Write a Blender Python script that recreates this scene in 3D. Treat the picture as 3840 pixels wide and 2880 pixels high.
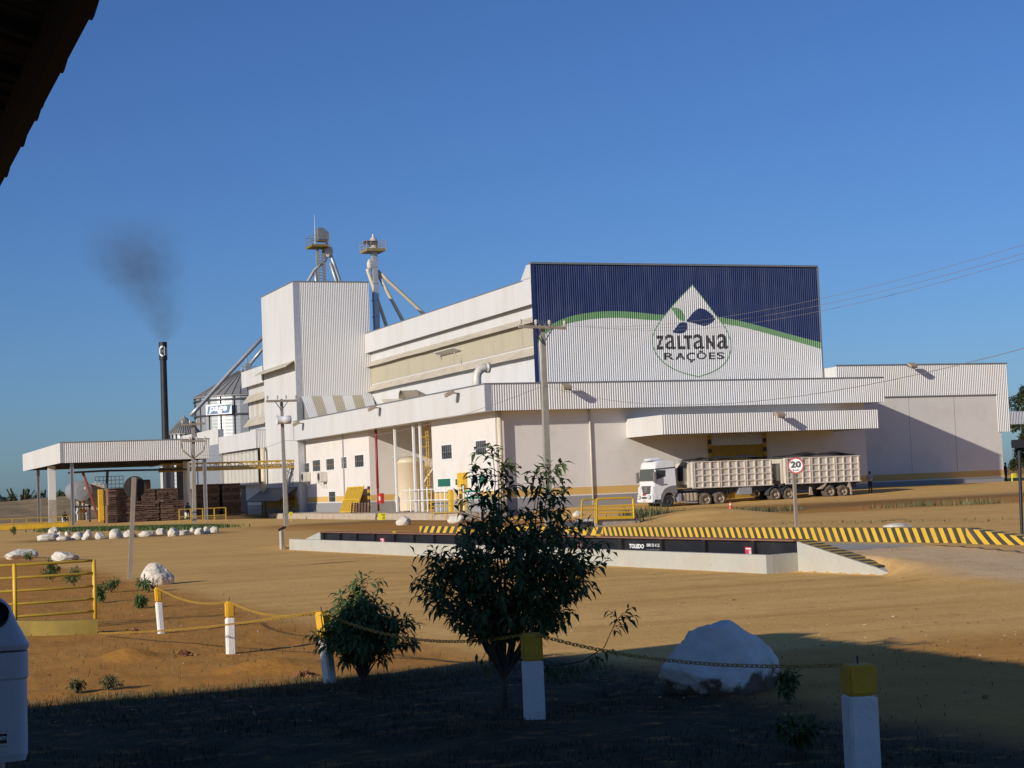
import bpy, bmesh, math, random
from mathutils import Vector, Matrix, noise as mnoise
random.seed(7)
R = math.radians
sc = bpy.context.scene
col = sc.collection
for o in list(bpy.data.objects): bpy.data.objects.remove(o)

# ------------------------------------------------------------------ camera
FPX, PITCH, ROLL, YAW, EYE = 6450.87, 0.0595862, -0.0400910, -0.38161, 1.85
_r = Vector((math.cos(YAW), math.sin(YAW), 0)); _f = Vector((-math.sin(YAW), math.cos(YAW), 0)); _u = Vector((0, 0, 1))
FW = _f*math.cos(PITCH) + _u*math.sin(PITCH); _u2 = _u*math.cos(PITCH) - _f*math.sin(PITCH)
RT = _r*math.cos(ROLL) + _u2*math.sin(ROLL); UP = _u2*math.cos(ROLL) - _r*math.sin(ROLL)
CAM = Vector((0, 0, EYE))
cd = bpy.data.cameras.new('camera'); cam = bpy.data.objects.new('camera', cd); col.objects.link(cam)
cd.sensor_fit = 'HORIZONTAL'; cd.sensor_width = 36.0; cd.lens = 36.0*FPX/3840.0
cd.clip_start = 0.05; cd.clip_end = 20000
cam.matrix_world = Matrix(((RT.x, UP.x, -FW.x, CAM.x), (RT.y, UP.y, -FW.y, CAM.y), (RT.z, UP.z, -FW.z, CAM.z), (0, 0, 0, 1)))
sc.camera = cam

# ------------------------------------------------------------------ light
SUN_AZ, SUN_EL = R(24.5), R(19.35)         # light travels towards (cos, sin) of SUN_AZ
world = bpy.data.worlds.new("World"); sc.world = world; world.use_nodes = True
wn = world.node_tree; bg = wn.nodes['Background']
sky = wn.nodes.new('ShaderNodeTexSky'); sky.sky_type = 'NISHITA'; sky.sun_disc = False
sky.sun_elevation = SUN_EL
sky.sun_rotation = math.atan2(-math.cos(SUN_AZ), -math.sin(SUN_AZ))
sky.altitude = 200; sky.air_density = 1.0; sky.dust_density = 0.6; sky.ozone_density = 2.5
tint = wn.nodes.new('ShaderNodeMixRGB'); tint.blend_type = 'MULTIPLY'; tint.inputs[0].default_value = 1.0; tint.inputs[2].default_value = (.325, .50, .83, 1)   # deep clear blue of this sky
wn.links.new(sky.outputs[0], tint.inputs[1]); wn.links.new(tint.outputs[0], bg.inputs[0]); bg.inputs[1].default_value = 0.115
sd = bpy.data.lights.new('sun', 'SUN'); sun = bpy.data.objects.new('sun', sd); col.objects.link(sun)
sd.energy = 4.3; sd.angle = R(0.55); sd.color = (1.0, 0.92, 0.80)
SDIR = Vector((math.cos(SUN_AZ)*math.cos(SUN_EL), math.sin(SUN_AZ)*math.cos(SUN_EL), -math.sin(SUN_EL)))
sun.rotation_euler = SDIR.to_track_quat('-Z', 'Y').to_euler(); sun.location = (-60, -30, 60)
sc.view_settings.view_transform = 'Standard'; sc.view_settings.look = 'None'
sc.view_settings.exposure = 0.0; sc.view_settings.gamma = 1.0; sc.view_settings.use_curve_mapping = False

# ------------------------------------------------------------------ survey: photo measurements onto real planes
def ray(u, v): return FW + RT*((u-1920)/FPX) - UP*((v-1440)/FPX)
def PX(u, v, x): d = ray(u, v); return CAM + d*(x/d.x)
def PY(u, v, y): d = ray(u, v); return CAM + d*(y/d.y)
def G0(u, v, z=0.0): d = ray(u, v); return CAM + d*((z-EYE)/d.z)
def sst(t): t = max(0.0, min(1.0, t)); return t*t*(3-2*t)
def lerp(a, b, t): return a+(b-a)*t
WBX, WBY, WAX, WAY, WLB, WCF = 17.40, 28.94, -.0732, .9973, 27.25, 3.1      # weighbridge: near corner, axis, length, width
def ramp_h(x, y):                        # earth and concrete ramps rising to both ends of the weighbridge
    dx, dy = x-WBX, y-WBY; a = dx*WAX+dy*WAY; c = dx*WAY-dy*WAX
    e = -a if a < WLB/2 else a-WLB
    if e < -.35 or e > 8.5 or c < -3 or c > WCF+4: return 0.0
    h = .345*(1-sst(e/7.8))*sst((e+.30)/.30)
    w = .28+2.8*sst((e-2.3)/3)
    lo = sst((c-(.02-2.3*sst((e-2.3)/3)))/w); hi = 1-sst((c-WCF-.1)/1.6) if e > 2.6 else (1.0 if c < WCF+.25 else 0.0)
    return h*lo*hi
def gz(x, y):
    z = -0.72*sst((y-72)/45)*sst((x-34)/8)*(1-sst((x-45.5)/7))*(1-0.8*sst((y-183)/15))
    z += sst((y-110)/14)*sst((x-50)/8)*(0.12+0.4*sst((x-60)/24))
    z -= 0.2*math.exp(-((x-57)/8)**2-((y-113)/5)**2)
    z -= 0.15*sst((y-140)/30)*(1-sst((y-195)/10))*(1-sst((x-36)/6))
    z += 0.55*math.exp(-((x-36.2)/3.4)**2-((y-67.5)/2.5)**2)
    if 10 < x < 30 and 14 < y < 72: z += ramp_h(x, y)
    z += 0.12*math.exp(-((x-4.4)/0.5)**2-((y-18.3)/0.35)**2) + 0.13*math.exp(-((x-3.3)/0.35)**2-((y-20.8)/0.3)**2)
    return z
def G(u, v):
    z = 0.0
    for _ in range(80):
        p = G0(u, v, min(z, 1.5)); z = z*0.7+0.3*gz(p.x, p.y)
    return Vector((p.x, p.y, gz(p.x, p.y)))
def ZAT(u, v, b):                        # height of a pixel on the vertical line through ground point b
    d = ray(u, v); k = math.hypot(b[0], b[1])/math.hypot(d.x, d.y); return EYE+d.z*k

# ------------------------------------------------------------------ mesh helpers
class MB:
    def __init__(s): s.v = []; s.f = []; s.m = []
    def add(s, vs, fs, m=0):
        k = len(s.v); s.v += [tuple(p) for p in vs]; s.f += [tuple(i+k for i in f) for f in fs]; s.m += [m]*len(fs)
    def quad(s, a, b, c, d, m=0): s.add([a, b, c, d], [(0, 1, 2, 3)], m)
    def box(s, x0, x1, y0, y1, z0, z1, m=0):
        s.add([(x0,y0,z0),(x1,y0,z0),(x1,y1,z0),(x0,y1,z0),(x0,y0,z1),(x1,y0,z1),(x1,y1,z1),(x0,y1,z1)],
              [(0,3,2,1),(4,5,6,7),(0,1,5,4),(1,2,6,5),(2,3,7,6),(3,0,4,7)], m)
    def obox(s, c, ax, ay, az, m=0):     # centre and three half-axis vectors
        c = Vector(c); ax = Vector(ax); ay = Vector(ay); az = Vector(az)
        P = [c+ax*i+ay*j+az*k for k in (-1,1) for j in (-1,1) for i in (-1,1)]
        s.add(P, [(0,2,3,1),(4,5,7,6),(0,1,5,4),(1,3,7,5),(3,2,6,7),(2,0,4,6)], m)
    def bar(s, p, q, w, h, m=0):         # rectangular bar from p to q
        p = Vector(p); q = Vector(q); d = (q-p); L = d.length; d.normalize()
        up = Vector((0,0,1)) if abs(d.z) < 0.95 else Vector((0,1,0))
        a = d.cross(up).normalized(); b = a.cross(d).normalized()
        s.obox((p+q)/2, d*L/2, a*w/2, b*h/2, m)
    def tube(s, pts, r, n=8, m=0, cap=True):
        pts = [Vector(p) for p in pts]; N = len(pts); rs = r if isinstance(r, (list, tuple)) else [r]*N
        k = len(s.v); prev = None
        for i, p in enumerate(pts):
            d = (pts[min(i+1, N-1)]-pts[max(i-1, 0)]).normalized()
            if prev is None:
                up = Vector((0,0,1)) if abs(d.z) < 0.9 else Vector((1,0,0)); a = d.cross(up).normalized()
            else: a = (prev-d*prev.dot(d)).normalized()
            prev = a; b = d.cross(a)
            for j in range(n):
                t = 2*math.pi*j/n; s.v.append(tuple(p+(a*math.cos(t)+b*math.sin(t))*rs[i]))
        for i in range(N-1):
            for j in range(n):
                j2 = (j+1) % n; s.f.append((k+i*n+j, k+i*n+j2, k+(i+1)*n+j2, k+(i+1)*n+j)); s.m.append(m)
        if cap:
            s.f.append(tuple(k+j for j in range(n))[::-1]); s.m.append(m)
            s.f.append(tuple(k+(N-1)*n+j for j in range(n))); s.m.append(m)
    def lathe(s, prof, c, ax=(0,0,1), n=24, m=0):   # prof: (radius, along)
        c = Vector(c); ax = Vector(ax).normalized(); up = Vector((0,0,1)) if abs(ax.z) < 0.9 else Vector((1,0,0))
        a = ax.cross(up).normalized(); b = ax.cross(a); k = len(s.v)
        for (r, h) in prof:
            for j in range(n):
                t = 2*math.pi*j/n; s.v.append(tuple(c+ax*h+(a*math.cos(t)+b*math.sin(t))*max(r, 1e-4)))
        for i in range(len(prof)-1):
            for j in range(n):
                j2 = (j+1) % n; s.f.append((k+i*n+j, k+i*n+j2, k+(i+1)*n+j2, k+(i+1)*n+j)); s.m.append(m)
    def prism(s, loop, ext, m=0):
        loop = [Vector(p) for p in loop]; e = Vector(ext); n = len(loop)
        s.add(loop+[p+e for p in loop], [tuple(range(n))[::-1], tuple(range(n, 2*n))]+[(i, (i+1) % n, n+(i+1) % n, n+i) for i in range(n)], m)
    def corr(s, axis, a0, a1, fixed, out, z0, z1, pitch=0.2, depth=0.04, m=0):   # corrugated sheet; z0,z1 numbers or functions
        f0 = z0 if callable(z0) else (lambda t: z0); f1 = z1 if callable(z1) else (lambda t: z1)
        k = len(s.v); xs = corr_breaks(a0, a1, pitch)
        for x in xs:
            y = fixed+out*depth*corr_prof(x, pitch)
            for z in (f0(x), f1(x)): s.v.append((x, y, z) if axis == 'x' else (y, x, z))
        for i in range(len(xs)-1):
            s.f.append((k+2*i, k+2*i+2, k+2*i+3, k+2*i+1)); s.m.append(m)
    def build(s, name, mats, parent=None, smooth=False, recalc=True, bevel=0.0):
        me = bpy.data.meshes.new(name); off = parent_loc(parent)
        me.from_pydata([(x-off[0], y-off[1], z-off[2]) for x, y, z in s.v], [], s.f)
        if not isinstance(mats, (list, tuple)): mats = [mats]
        for m in mats: me.materials.append(m)
        if len(mats) > 1: me.polygons.foreach_set('material_index', s.m)
        if recalc or bevel:
            bm = bmesh.new(); bm.from_mesh(me)
            if bevel:
                bmesh.ops.bevel(bm, geom=[e for e in bm.edges if len(e.link_faces) == 2 and e.calc_face_angle(0) > 0.5], offset=bevel, segments=2, affect='EDGES', clamp_overlap=True)
            bmesh.ops.recalc_face_normals(bm, faces=bm.faces); bm.to_mesh(me); bm.free()
        if smooth: me.polygons.foreach_set('use_smooth', [True]*len(me.polygons))
        me.update()
        o = bpy.data.objects.new(name, me); col.objects.link(o)
        if parent is not None: o.parent = parent
        return o
def parent_loc(p):
    L = Vector((0,0,0))
    while p is not None: L = L+p.location; p = p.parent
    return L
def corr_breaks(a0, a1, pitch):
    i0 = math.floor(a0/pitch)-1; i1 = math.ceil(a1/pitch)+1
    xs = [a0]+[(i+t)*pitch for i in range(i0, i1) for t in (0, .32, .5, .82) if a0+1e-4 < (i+t)*pitch < a1-1e-4]+[a1]
    return xs
def corr_prof(x, pitch):
    t = (x/pitch) % 1.0
    if t < .32: return 1.0
    if t < .5: return 1-(t-.32)/.18
    if t < .82: return 0.0
    return (t-.82)/.18
def tag(o, label=None, cat=None, group=None, kind=None):
    if label: o['label'] = label
    if cat: o['category'] = cat
    if group: o['group'] = group
    if kind: o['kind'] = kind
    return o
def thing(name, label, cat, loc=(0,0,0), group=None):
    o = bpy.data.objects.new(name, None); o.empty_display_size = 0.2; col.objects.link(o); o.location = loc
    return tag(o, label, cat, group)
def copy_tree(o, parent=None):
    c = o.copy(); col.objects.link(c)
    if parent is not None: c.parent = parent
    for ch in [x for x in bpy.data.objects if x.parent == o]: copy_tree(ch, c)
    return c
def text_mesh(s, bold=0.02, shear=0.0):
    cu = bpy.data.curves.new('lettering', 'FONT'); cu.body = s; cu.offset = bold; cu.shear = shear; cu.resolution_u = 3
    ob = bpy.data.objects.new('lettering', cu); col.objects.link(ob)
    me = bpy.data.meshes.new_from_object(ob.evaluated_get(bpy.context.evaluated_depsgraph_get()))
    V = [tuple(v.co) for v in me.vertices]; F = [tuple(p.vertices) for p in me.polygons]
    bpy.data.objects.remove(ob); bpy.data.curves.remove(cu); bpy.data.meshes.remove(me)
    x0 = min(v[0] for v in V); x1 = max(v[0] for v in V); y0 = min(v[1] for v in V); y1 = max(v[1] for v in V)
    return [((v[0]-x0)/(x1-x0), (v[1]-y0)/(y1-y0)) for v in V], F
def put_text(mb, s, origin, du, dv, bold=0.02, shear=0.0, m=0):   # text filling the parallelogram origin, du, dv
    V, F = text_mesh(s, bold, shear); o = Vector(origin); du = Vector(du); dv = Vector(dv)
    mb.add([o+du*a+dv*b for a, b in V], F, m)

# ------------------------------------------------------------------ materials
def M(name, c, rough=0.6, metal=0.0, var=0.12, scale=3.0, bump=0.0, bscale=40.0, dirt=None, dirt_amt=0.0, dscale=0.6, spec=0.5, stretch=None):
    m = bpy.data.materials.new(name); m.use_nodes = True; nt = m.node_tree; b = nt.nodes['Principled BSDF']
    b.inputs['Roughness'].default_value = rough; b.inputs['Metallic'].default_value = metal; b.inputs['Specular IOR Level'].default_value = spec
    tc = nt.nodes.new('ShaderNodeTexCoord'); src = tc.outputs['Object']
    if stretch:
        mp = nt.nodes.new('ShaderNodeMapping'); mp.inputs['Scale'].default_value = stretch; nt.links.new(src, mp.inputs[0]); src = mp.outputs[0]
    n = nt.nodes.new('ShaderNodeTexNoise'); n.inputs['Scale'].default_value = scale; n.inputs['Detail'].default_value = 6; n.inputs['Roughness'].default_value = 0.65
    nt.links.new(src, n.inputs['Vector'])
    rp = nt.nodes.new('ShaderNodeValToRGB'); rp.color_ramp.elements[0].position = 0.3; rp.color_ramp.elements[1].position = 0.7
    rp.color_ramp.elements[0].color = tuple(max(0, x*(1-var)) for x in c)+(1,); rp.color_ramp.elements[1].color = tuple(min(1, x*(1+var)) for x in c)+(1,)
    nt.links.new(n.outputs[0], rp.inputs[0]); out = rp.outputs[0]
    if dirt:
        n2 = nt.nodes.new('ShaderNodeTexNoise'); n2.inputs['Scale'].default_value = dscale; n2.inputs['Detail'].default_value = 8; n2.inputs['Roughness'].default_value = 0.7
        nt.links.new(src, n2.inputs['Vector'])
        r2 = nt.nodes.new('ShaderNodeMapRange'); r2.inputs[1].default_value = 0.48; r2.inputs[2].default_value = 0.75; r2.inputs[3].default_value = 0; r2.inputs[4].default_value = dirt_amt
        nt.links.new(n2.outputs[0], r2.inputs[0])
        mx = nt.nodes.new('ShaderNodeMixRGB'); nt.links.new(r2.outputs[0], mx.inputs[0]); nt.links.new(out, mx.inputs[1]); mx.inputs[2].default_value = tuple(dirt)+(1,)
        out = mx.outputs[0]
    nt.links.new(out, b.inputs['Base Color'])
    if bump > 0:
        n3 = nt.nodes.new('ShaderNodeTexNoise'); n3.inputs['Scale'].default_value = bscale; n3.inputs['Detail'].default_value = 5
        nt.links.new(src, n3.inputs['Vector'])
        bp = nt.nodes.new('ShaderNodeBump'); bp.inputs['Strength'].default_value = bump; bp.inputs['Distance'].default_value = 0.02
        nt.links.new(n3.outputs[0], bp.inputs['Height']); nt.links.new(bp.outputs[0], b.inputs['Normal'])
    return m
MT = {}
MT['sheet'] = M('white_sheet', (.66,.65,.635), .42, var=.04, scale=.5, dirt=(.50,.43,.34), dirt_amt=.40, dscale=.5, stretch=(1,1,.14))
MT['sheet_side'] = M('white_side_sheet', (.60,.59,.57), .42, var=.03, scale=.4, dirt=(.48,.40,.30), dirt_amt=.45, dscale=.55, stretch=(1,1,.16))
MT['zinc'] = M('zinc_sheet', (.52,.53,.55), .38, .55, var=.1, scale=2)
MT['darkzinc'] = M('weathered_zinc', (.20,.22,.24), .5, .3, var=.12, scale=2)
MT['trim'] = M('grey_trim', (.22,.23,.25), .5, .3, var=.1)
MT['blue'] = M('blue_paint', (.016,.034,.115), .6, spec=.25, var=.15, scale=1.2, stretch=(1,1,.15), dirt=(.10,.12,.19), dirt_amt=.5, dscale=1.1)
MT['green'] = M('green_paint', (.12,.28,.11), .4, var=.1, scale=1.2)
MT['ink'] = M('black_paint', (.022,.018,.022), .5, var=.1)
MT['poly'] = M('yellowed_translucent_sheet', (.43,.385,.28), .5, var=.14, scale=.8, dirt=(.30,.27,.15), dirt_amt=.5, dscale=.8, stretch=(1,1,.2))
MT['awning'] = M('dusty_awning_sheet', (.50,.44,.34), .6, var=.15, scale=1.5, stretch=(1,.3,1))
MT['beige'] = M('beige_paint', (.66,.56,.40), .5, var=.08, scale=1.2, dirt=(.4,.3,.18), dirt_amt=.3)
MT['duct'] = M('dusty_duct', (.62,.58,.50), .5, .1, var=.12, scale=2, dirt=(.35,.27,.18), dirt_amt=.5, dscale=1.5)
MT['concrete'] = M('concrete', (.36,.33,.29), .9, var=.2, scale=4, bump=.3, dirt=(.25,.18,.11), dirt_amt=.6, dscale=1.5)
MT['rampconc'] = M('dusty_ramp_concrete', (.42,.34,.24), .95, var=.12, scale=1.5, bump=.25, dirt=(.46,.28,.13), dirt_amt=.9, dscale=.5)
MT['kerb'] = M('kerb_concrete', (.42,.36,.28), .9, var=.2, scale=3, bump=.3, dirt=(.35,.20,.10), dirt_amt=.7, dscale=.8)
MT['pole'] = M('pole_concrete', (.30,.275,.235), .9, var=.16, scale=2, bump=.2)
MT['whitewash'] = M('whitewashed_concrete', (.44,.43,.37), .85, var=.07, scale=2, bump=.25, bscale=25, dirt=(.42,.34,.24), dirt_amt=.5, dscale=1.1)
MT['postwhite'] = M('post_white_paint', (.88,.84,.77), .75, var=.06, scale=6, bump=.35, bscale=60, dirt=(.45,.38,.30), dirt_amt=.55, dscale=4)
MT['postyellow'] = M('post_yellow_paint', (.72,.40,.02), .7, var=.1, scale=6, bump=.35, bscale=60, dirt=(.4,.24,.05), dirt_amt=.4, dscale=5)
MT['yellow'] = M('yellow_paint', (.68,.42,.025), .5, var=.12, scale=4, dirt=(.35,.2,.04), dirt_amt=.5, dscale=2)
MT['dullyellow'] = M('dusty_dull_yellow_paint', (.36,.25,.03), .65, var=.25, scale=3, dirt=(.2,.12,.04), dirt_amt=.6, dscale=1.5)
MT['curbyellow'] = M('grimy_shaded_yellow', (.21,.145,.018), .75, var=.2, scale=3, dirt=(.14,.09,.03), dirt_amt=.5, dscale=2)  # curb's shaded side put into the yellow, with grime; elevator platform shares it
MT['mudyellow'] = M('grimy_platform_paint', (.24,.19,.08), .7, var=.25, scale=3)
MT['oldyellow'] = M('faded_yellow_paint', (.50,.32,.03), .6, var=.2, scale=4, dirt=(.22,.14,.04), dirt_amt=.6, dscale=2)
MT['stripeblack'] = M('stripe_black', (.045,.04,.036), .7, var=.25, scale=3, dirt=(.2,.14,.08), dirt_amt=.35, dscale=2)
MT['blacksteel'] = M('black_steel', (.018,.018,.022), .5, .2, var=.25, scale=1.5, dirt=(.07,.055,.04), dirt_amt=.5, dscale=1)
MT['rust'] = M('rusty_edge', (.24,.11,.06), .8, var=.25, scale=4)
MT['steel'] = M('galvanised_steel', (.42,.43,.44), .45, .5, var=.12, scale=3)
MT['darksteel'] = M('dark_steel', (.07,.075,.085), .55, .3, var=.2, scale=3)
MT['chimney'] = M('soot_black_steel', (.022,.022,.026), .55, .3, var=.25, scale=1)
MT['red'] = M('red_paint', (.50,.035,.03), .5, var=.12)
MT['redpipe'] = M('dark_red_pipe', (.26,.03,.03), .5, var=.12)
MT['pink'] = M('faded_red_sign', (.62,.05,.10), .5, var=.05)
MT['orange'] = M('orange_plastic', (.72,.09,.03), .5, var=.08)
MT['rubber'] = M('dusty_rubber', (.10,.078,.058), .9, var=.3, scale=4, bump=.3, bscale=30, dirt=(.26,.18,.11), dirt_amt=.8, dscale=2)
MT['darkrubber'] = M('clean_rubber', (.028,.028,.028), .85, var=.2, scale=4)
MT['rim'] = M('dusty_rim', (.36,.29,.21), .7, var=.2, scale=5)
MT['glass'] = M('dark_glass', (.03,.036,.04), .08, var=.2, spec=.9)
MT['screen'] = M('windscreen_glass', (.045,.06,.055), .08, var=.25, scale=.8, spec=.9)
MT['greenglass'] = M('green_glass', (.02,.15,.10), .15, var=.12)
MT['cab'] = M('cab_white_paint', (.72,.73,.74), .3, var=.03, dirt=(.5,.38,.26), dirt_amt=.35, dscale=.7)
MT['cabgrey'] = M('cab_grey_plastic', (.17,.16,.155), .6, var=.15, dirt=(.3,.22,.15), dirt_amt=.4)
MT['body'] = M('cream_trailer_paint', (.56,.52,.43), .5, var=.07, scale=1.5, dirt=(.45,.32,.2), dirt_amt=.45, dscale=.8)
MT['rib'] = M('cream_rib_paint', (.68,.60,.52), .5, var=.1, scale=3, dirt=(.5,.32,.25), dirt_amt=.5, dscale=2)
MT['tarp'] = M('black_tarpaulin', (.016,.016,.018), .65, var=.3, scale=3, bump=.4, bscale=8)
MT['bark'] = M('bark', (.10,.075,.055), .9, var=.25, scale=12, bump=.5, bscale=60)
MT['rockwhite'] = M('limewashed_rock', (.66,.60,.50), .9, var=.14, scale=3, bump=.8, bscale=12, dirt=(.28,.18,.10), dirt_amt=.85, dscale=1.8)
MT['bin'] = M('white_plastic', (.62,.63,.65), .5, var=.04, scale=2, bump=.05, bscale=120)
MT['tile'] = M('clay_roof_tile', (.09,.06,.045), .85, var=.25, scale=4)
MT['soffit'] = M('dark_timber', (.045,.032,.024), .8, var=.25, scale=3, stretch=(1,.1,1))
MT['housewall'] = M('house_wall', (.40,.38,.34), .85, var=.06)
MT['wood'] = M('stacked_firewood', (.105,.064,.048), .9, var=.5, scale=5, bump=.6, bscale=12)
MT['woodend'] = M('cut_wood_ends', (.17,.105,.07), .9, var=.5, scale=8)
MT['berm'] = M('dry_grass_bank', (.24,.165,.075), .95, var=.4, scale=.35, bump=.3, bscale=2)
MT['skin'] = M('skin', (.14,.075,.05), .6, var=.1)
MT['clothblue'] = M('blue_cloth', (.06,.09,.16), .85, var=.15)
MT['clothdark'] = M('dark_cloth', (.022,.02,.022), .9, var=.15)
MT['clothwhite'] = M('pale_cloth', (.40,.43,.47), .9, var=.1)
MT['hair'] = M('dark_hair', (.012,.01,.01), .7, var=.1)
MT['signyellow'] = M('sign_yellow', (.72,.62,.02), .5, var=.06)
MT['signwhite'] = M('sign_white', (.78,.78,.76), .5, var=.03)
MT['signgreen'] = M('sign_green', (.02,.22,.13), .5, var=.05)
MT['signred'] = M('sign_red', (.36,.035,.03), .55, var=.15)
MT['signback'] = M('sign_back', (.03,.028,.022), .8, var=.2)
MT['signblue'] = M('sign_blue', (.05,.14,.36), .5, var=.1)
MT['postwood'] = M('weathered_post', (.30,.25,.20), .9, var=.25, scale=4, stretch=(1,1,.2))
MT['chain'] = M('yellow_plastic_chain', (.46,.27,.035), .55, var=.2, scale=10)
MT['wire'] = M('overhead_wire', (.22,.18,.17), .6)
MT['dirtclod'] = M('clod', (.28,.13,.06), .95, var=.3, scale=8, bump=.5)

def masonry(name, bands=True):           # painted block wall; horizontal paint bands by real height
    m = bpy.data.materials.new(name); m.use_nodes = True; nt = m.node_tree; b = nt.nodes['Principled BSDF']; b.inputs['Roughness'].default_value = .8
    ge = nt.nodes.new('ShaderNodeNewGeometry'); sx = nt.nodes.new('ShaderNodeSeparateXYZ'); nt.links.new(ge.outputs['Position'], sx.inputs[0])
    ad = nt.nodes.new('ShaderNodeMath'); ad.operation = 'ADD'; nt.links.new(sx.outputs[0], ad.inputs[0]); nt.links.new(sx.outputs[1], ad.inputs[1])
    cb = nt.nodes.new('ShaderNodeCombineXYZ'); nt.links.new(ad.outputs[0], cb.inputs[0]); nt.links.new(sx.outputs[2], cb.inputs[1])
    br = nt.nodes.new('ShaderNodeTexBrick'); br.inputs['Scale'].default_value = 1.0; br.inputs['Brick Width'].default_value = .4; br.inputs['Row Height'].default_value = .2; br.inputs['Mortar Size'].default_value = .012
    br.inputs[1].default_value = (.71,.67,.625,1); br.inputs[2].default_value = (.695,.655,.61,1); br.inputs[3].default_value = (.65,.61,.565,1)
    nt.links.new(cb.outputs[0], br.inputs[0]); out = br.outputs[0]
    n = nt.nodes.new('ShaderNodeTexNoise'); n.inputs['Scale'].default_value = .5; n.inputs['Detail'].default_value = 7; nt.links.new(ge.outputs['Position'], n.inputs['Vector'])
    mr = nt.nodes.new('ShaderNodeMapRange'); mr.inputs[1].default_value = .5; mr.inputs[2].default_value = .75; mr.inputs[3].default_value = 0; mr.inputs[4].default_value = .3; nt.links.new(n.outputs[0], mr.inputs[0])
    mx = nt.nodes.new('ShaderNodeMixRGB'); nt.links.new(mr.outputs[0], mx.inputs[0]); nt.links.new(out, mx.inputs[1]); mx.inputs[2].default_value = (.50,.43,.36,1); out = mx.outputs[0]
    if bands:
        for lim, cc in ((1.60, (.62,.40,.13,1)), (1.04, (.66,.64,.60,1)), (.94, (.27,.27,.275,1))):
            lt = nt.nodes.new('ShaderNodeMath'); lt.operation = 'LESS_THAN'; lt.inputs[1].default_value = lim; nt.links.new(sx.outputs[2], lt.inputs[0])
            mm = nt.nodes.new('ShaderNodeMixRGB'); nt.links.new(lt.outputs[0], mm.inputs[0]); nt.links.new(out, mm.inputs[1]); mm.inputs[2].default_value = cc; out = mm.outputs[0]
    nt.links.new(out, b.inputs['Base Color'])
    bp = nt.nodes.new('ShaderNodeBump'); bp.inputs['Strength'].default_value = .12; bp.inputs['Distance'].default_value = .01
    nt.links.new(br.outputs['Fac'], bp.inputs['Height']); bp.invert = True; nt.links.new(bp.outputs[0], b.inputs['Normal'])
    return m
MT['block'] = masonry('painted_block_wall'); MT['block_plain'] = masonry('plain_block_wall', False)

def leafmat(name, c1, c2, trans=.25):
    m = bpy.data.materials.new(name); m.use_nodes = True; nt = m.node_tree; b = nt.nodes['Principled BSDF']; b.inputs['Roughness'].default_value = .55
    ge = nt.nodes.new('ShaderNodeNewGeometry'); n = nt.nodes.new('ShaderNodeTexWhiteNoise'); n.noise_dimensions = '1D'
    nt.links.new(ge.outputs['Random Per Island'], n.inputs['W'])
    mx = nt.nodes.new('ShaderNodeMixRGB'); nt.links.new(n.outputs[0], mx.inputs[0]); mx.inputs[1].default_value = c1+(1,); mx.inputs[2].default_value = c2+(1,)
    nt.links.new(mx.outputs[0], b.inputs['Base Color'])
    tr = nt.nodes.new('ShaderNodeBsdfTranslucent'); nt.links.new(mx.outputs[0], tr.inputs[0])
    ms = nt.nodes.new('ShaderNodeMixShader'); ms.inputs[0].default_value = trans
    nt.links.new(b.outputs[0], ms.inputs[1]); nt.links.new(tr.outputs[0], ms.inputs[2]); nt.links.new(ms.outputs[0], nt.nodes['Material Output'].inputs[0])
    return m
MT['leaf'] = leafmat('tree_leaf', (.045,.09,.022), (.11,.155,.042))
MT['bushleaf'] = leafmat('bush_leaf', (.055,.12,.032), (.13,.20,.06))
MT['weed'] = leafmat('weed_blade', (.07,.10,.03), (.20,.17,.07))
MT['greengrass'] = leafmat('green_grass_blade', (.05,.10,.02), (.12,.15,.04))
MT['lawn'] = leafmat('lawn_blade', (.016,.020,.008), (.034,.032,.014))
MT['farleaf'] = leafmat('far_foliage', (.03,.055,.02), (.085,.11,.045))
MT['palmleaf'] = leafmat('palm_foliage', (.05,.065,.03), (.12,.12,.06))


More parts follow.
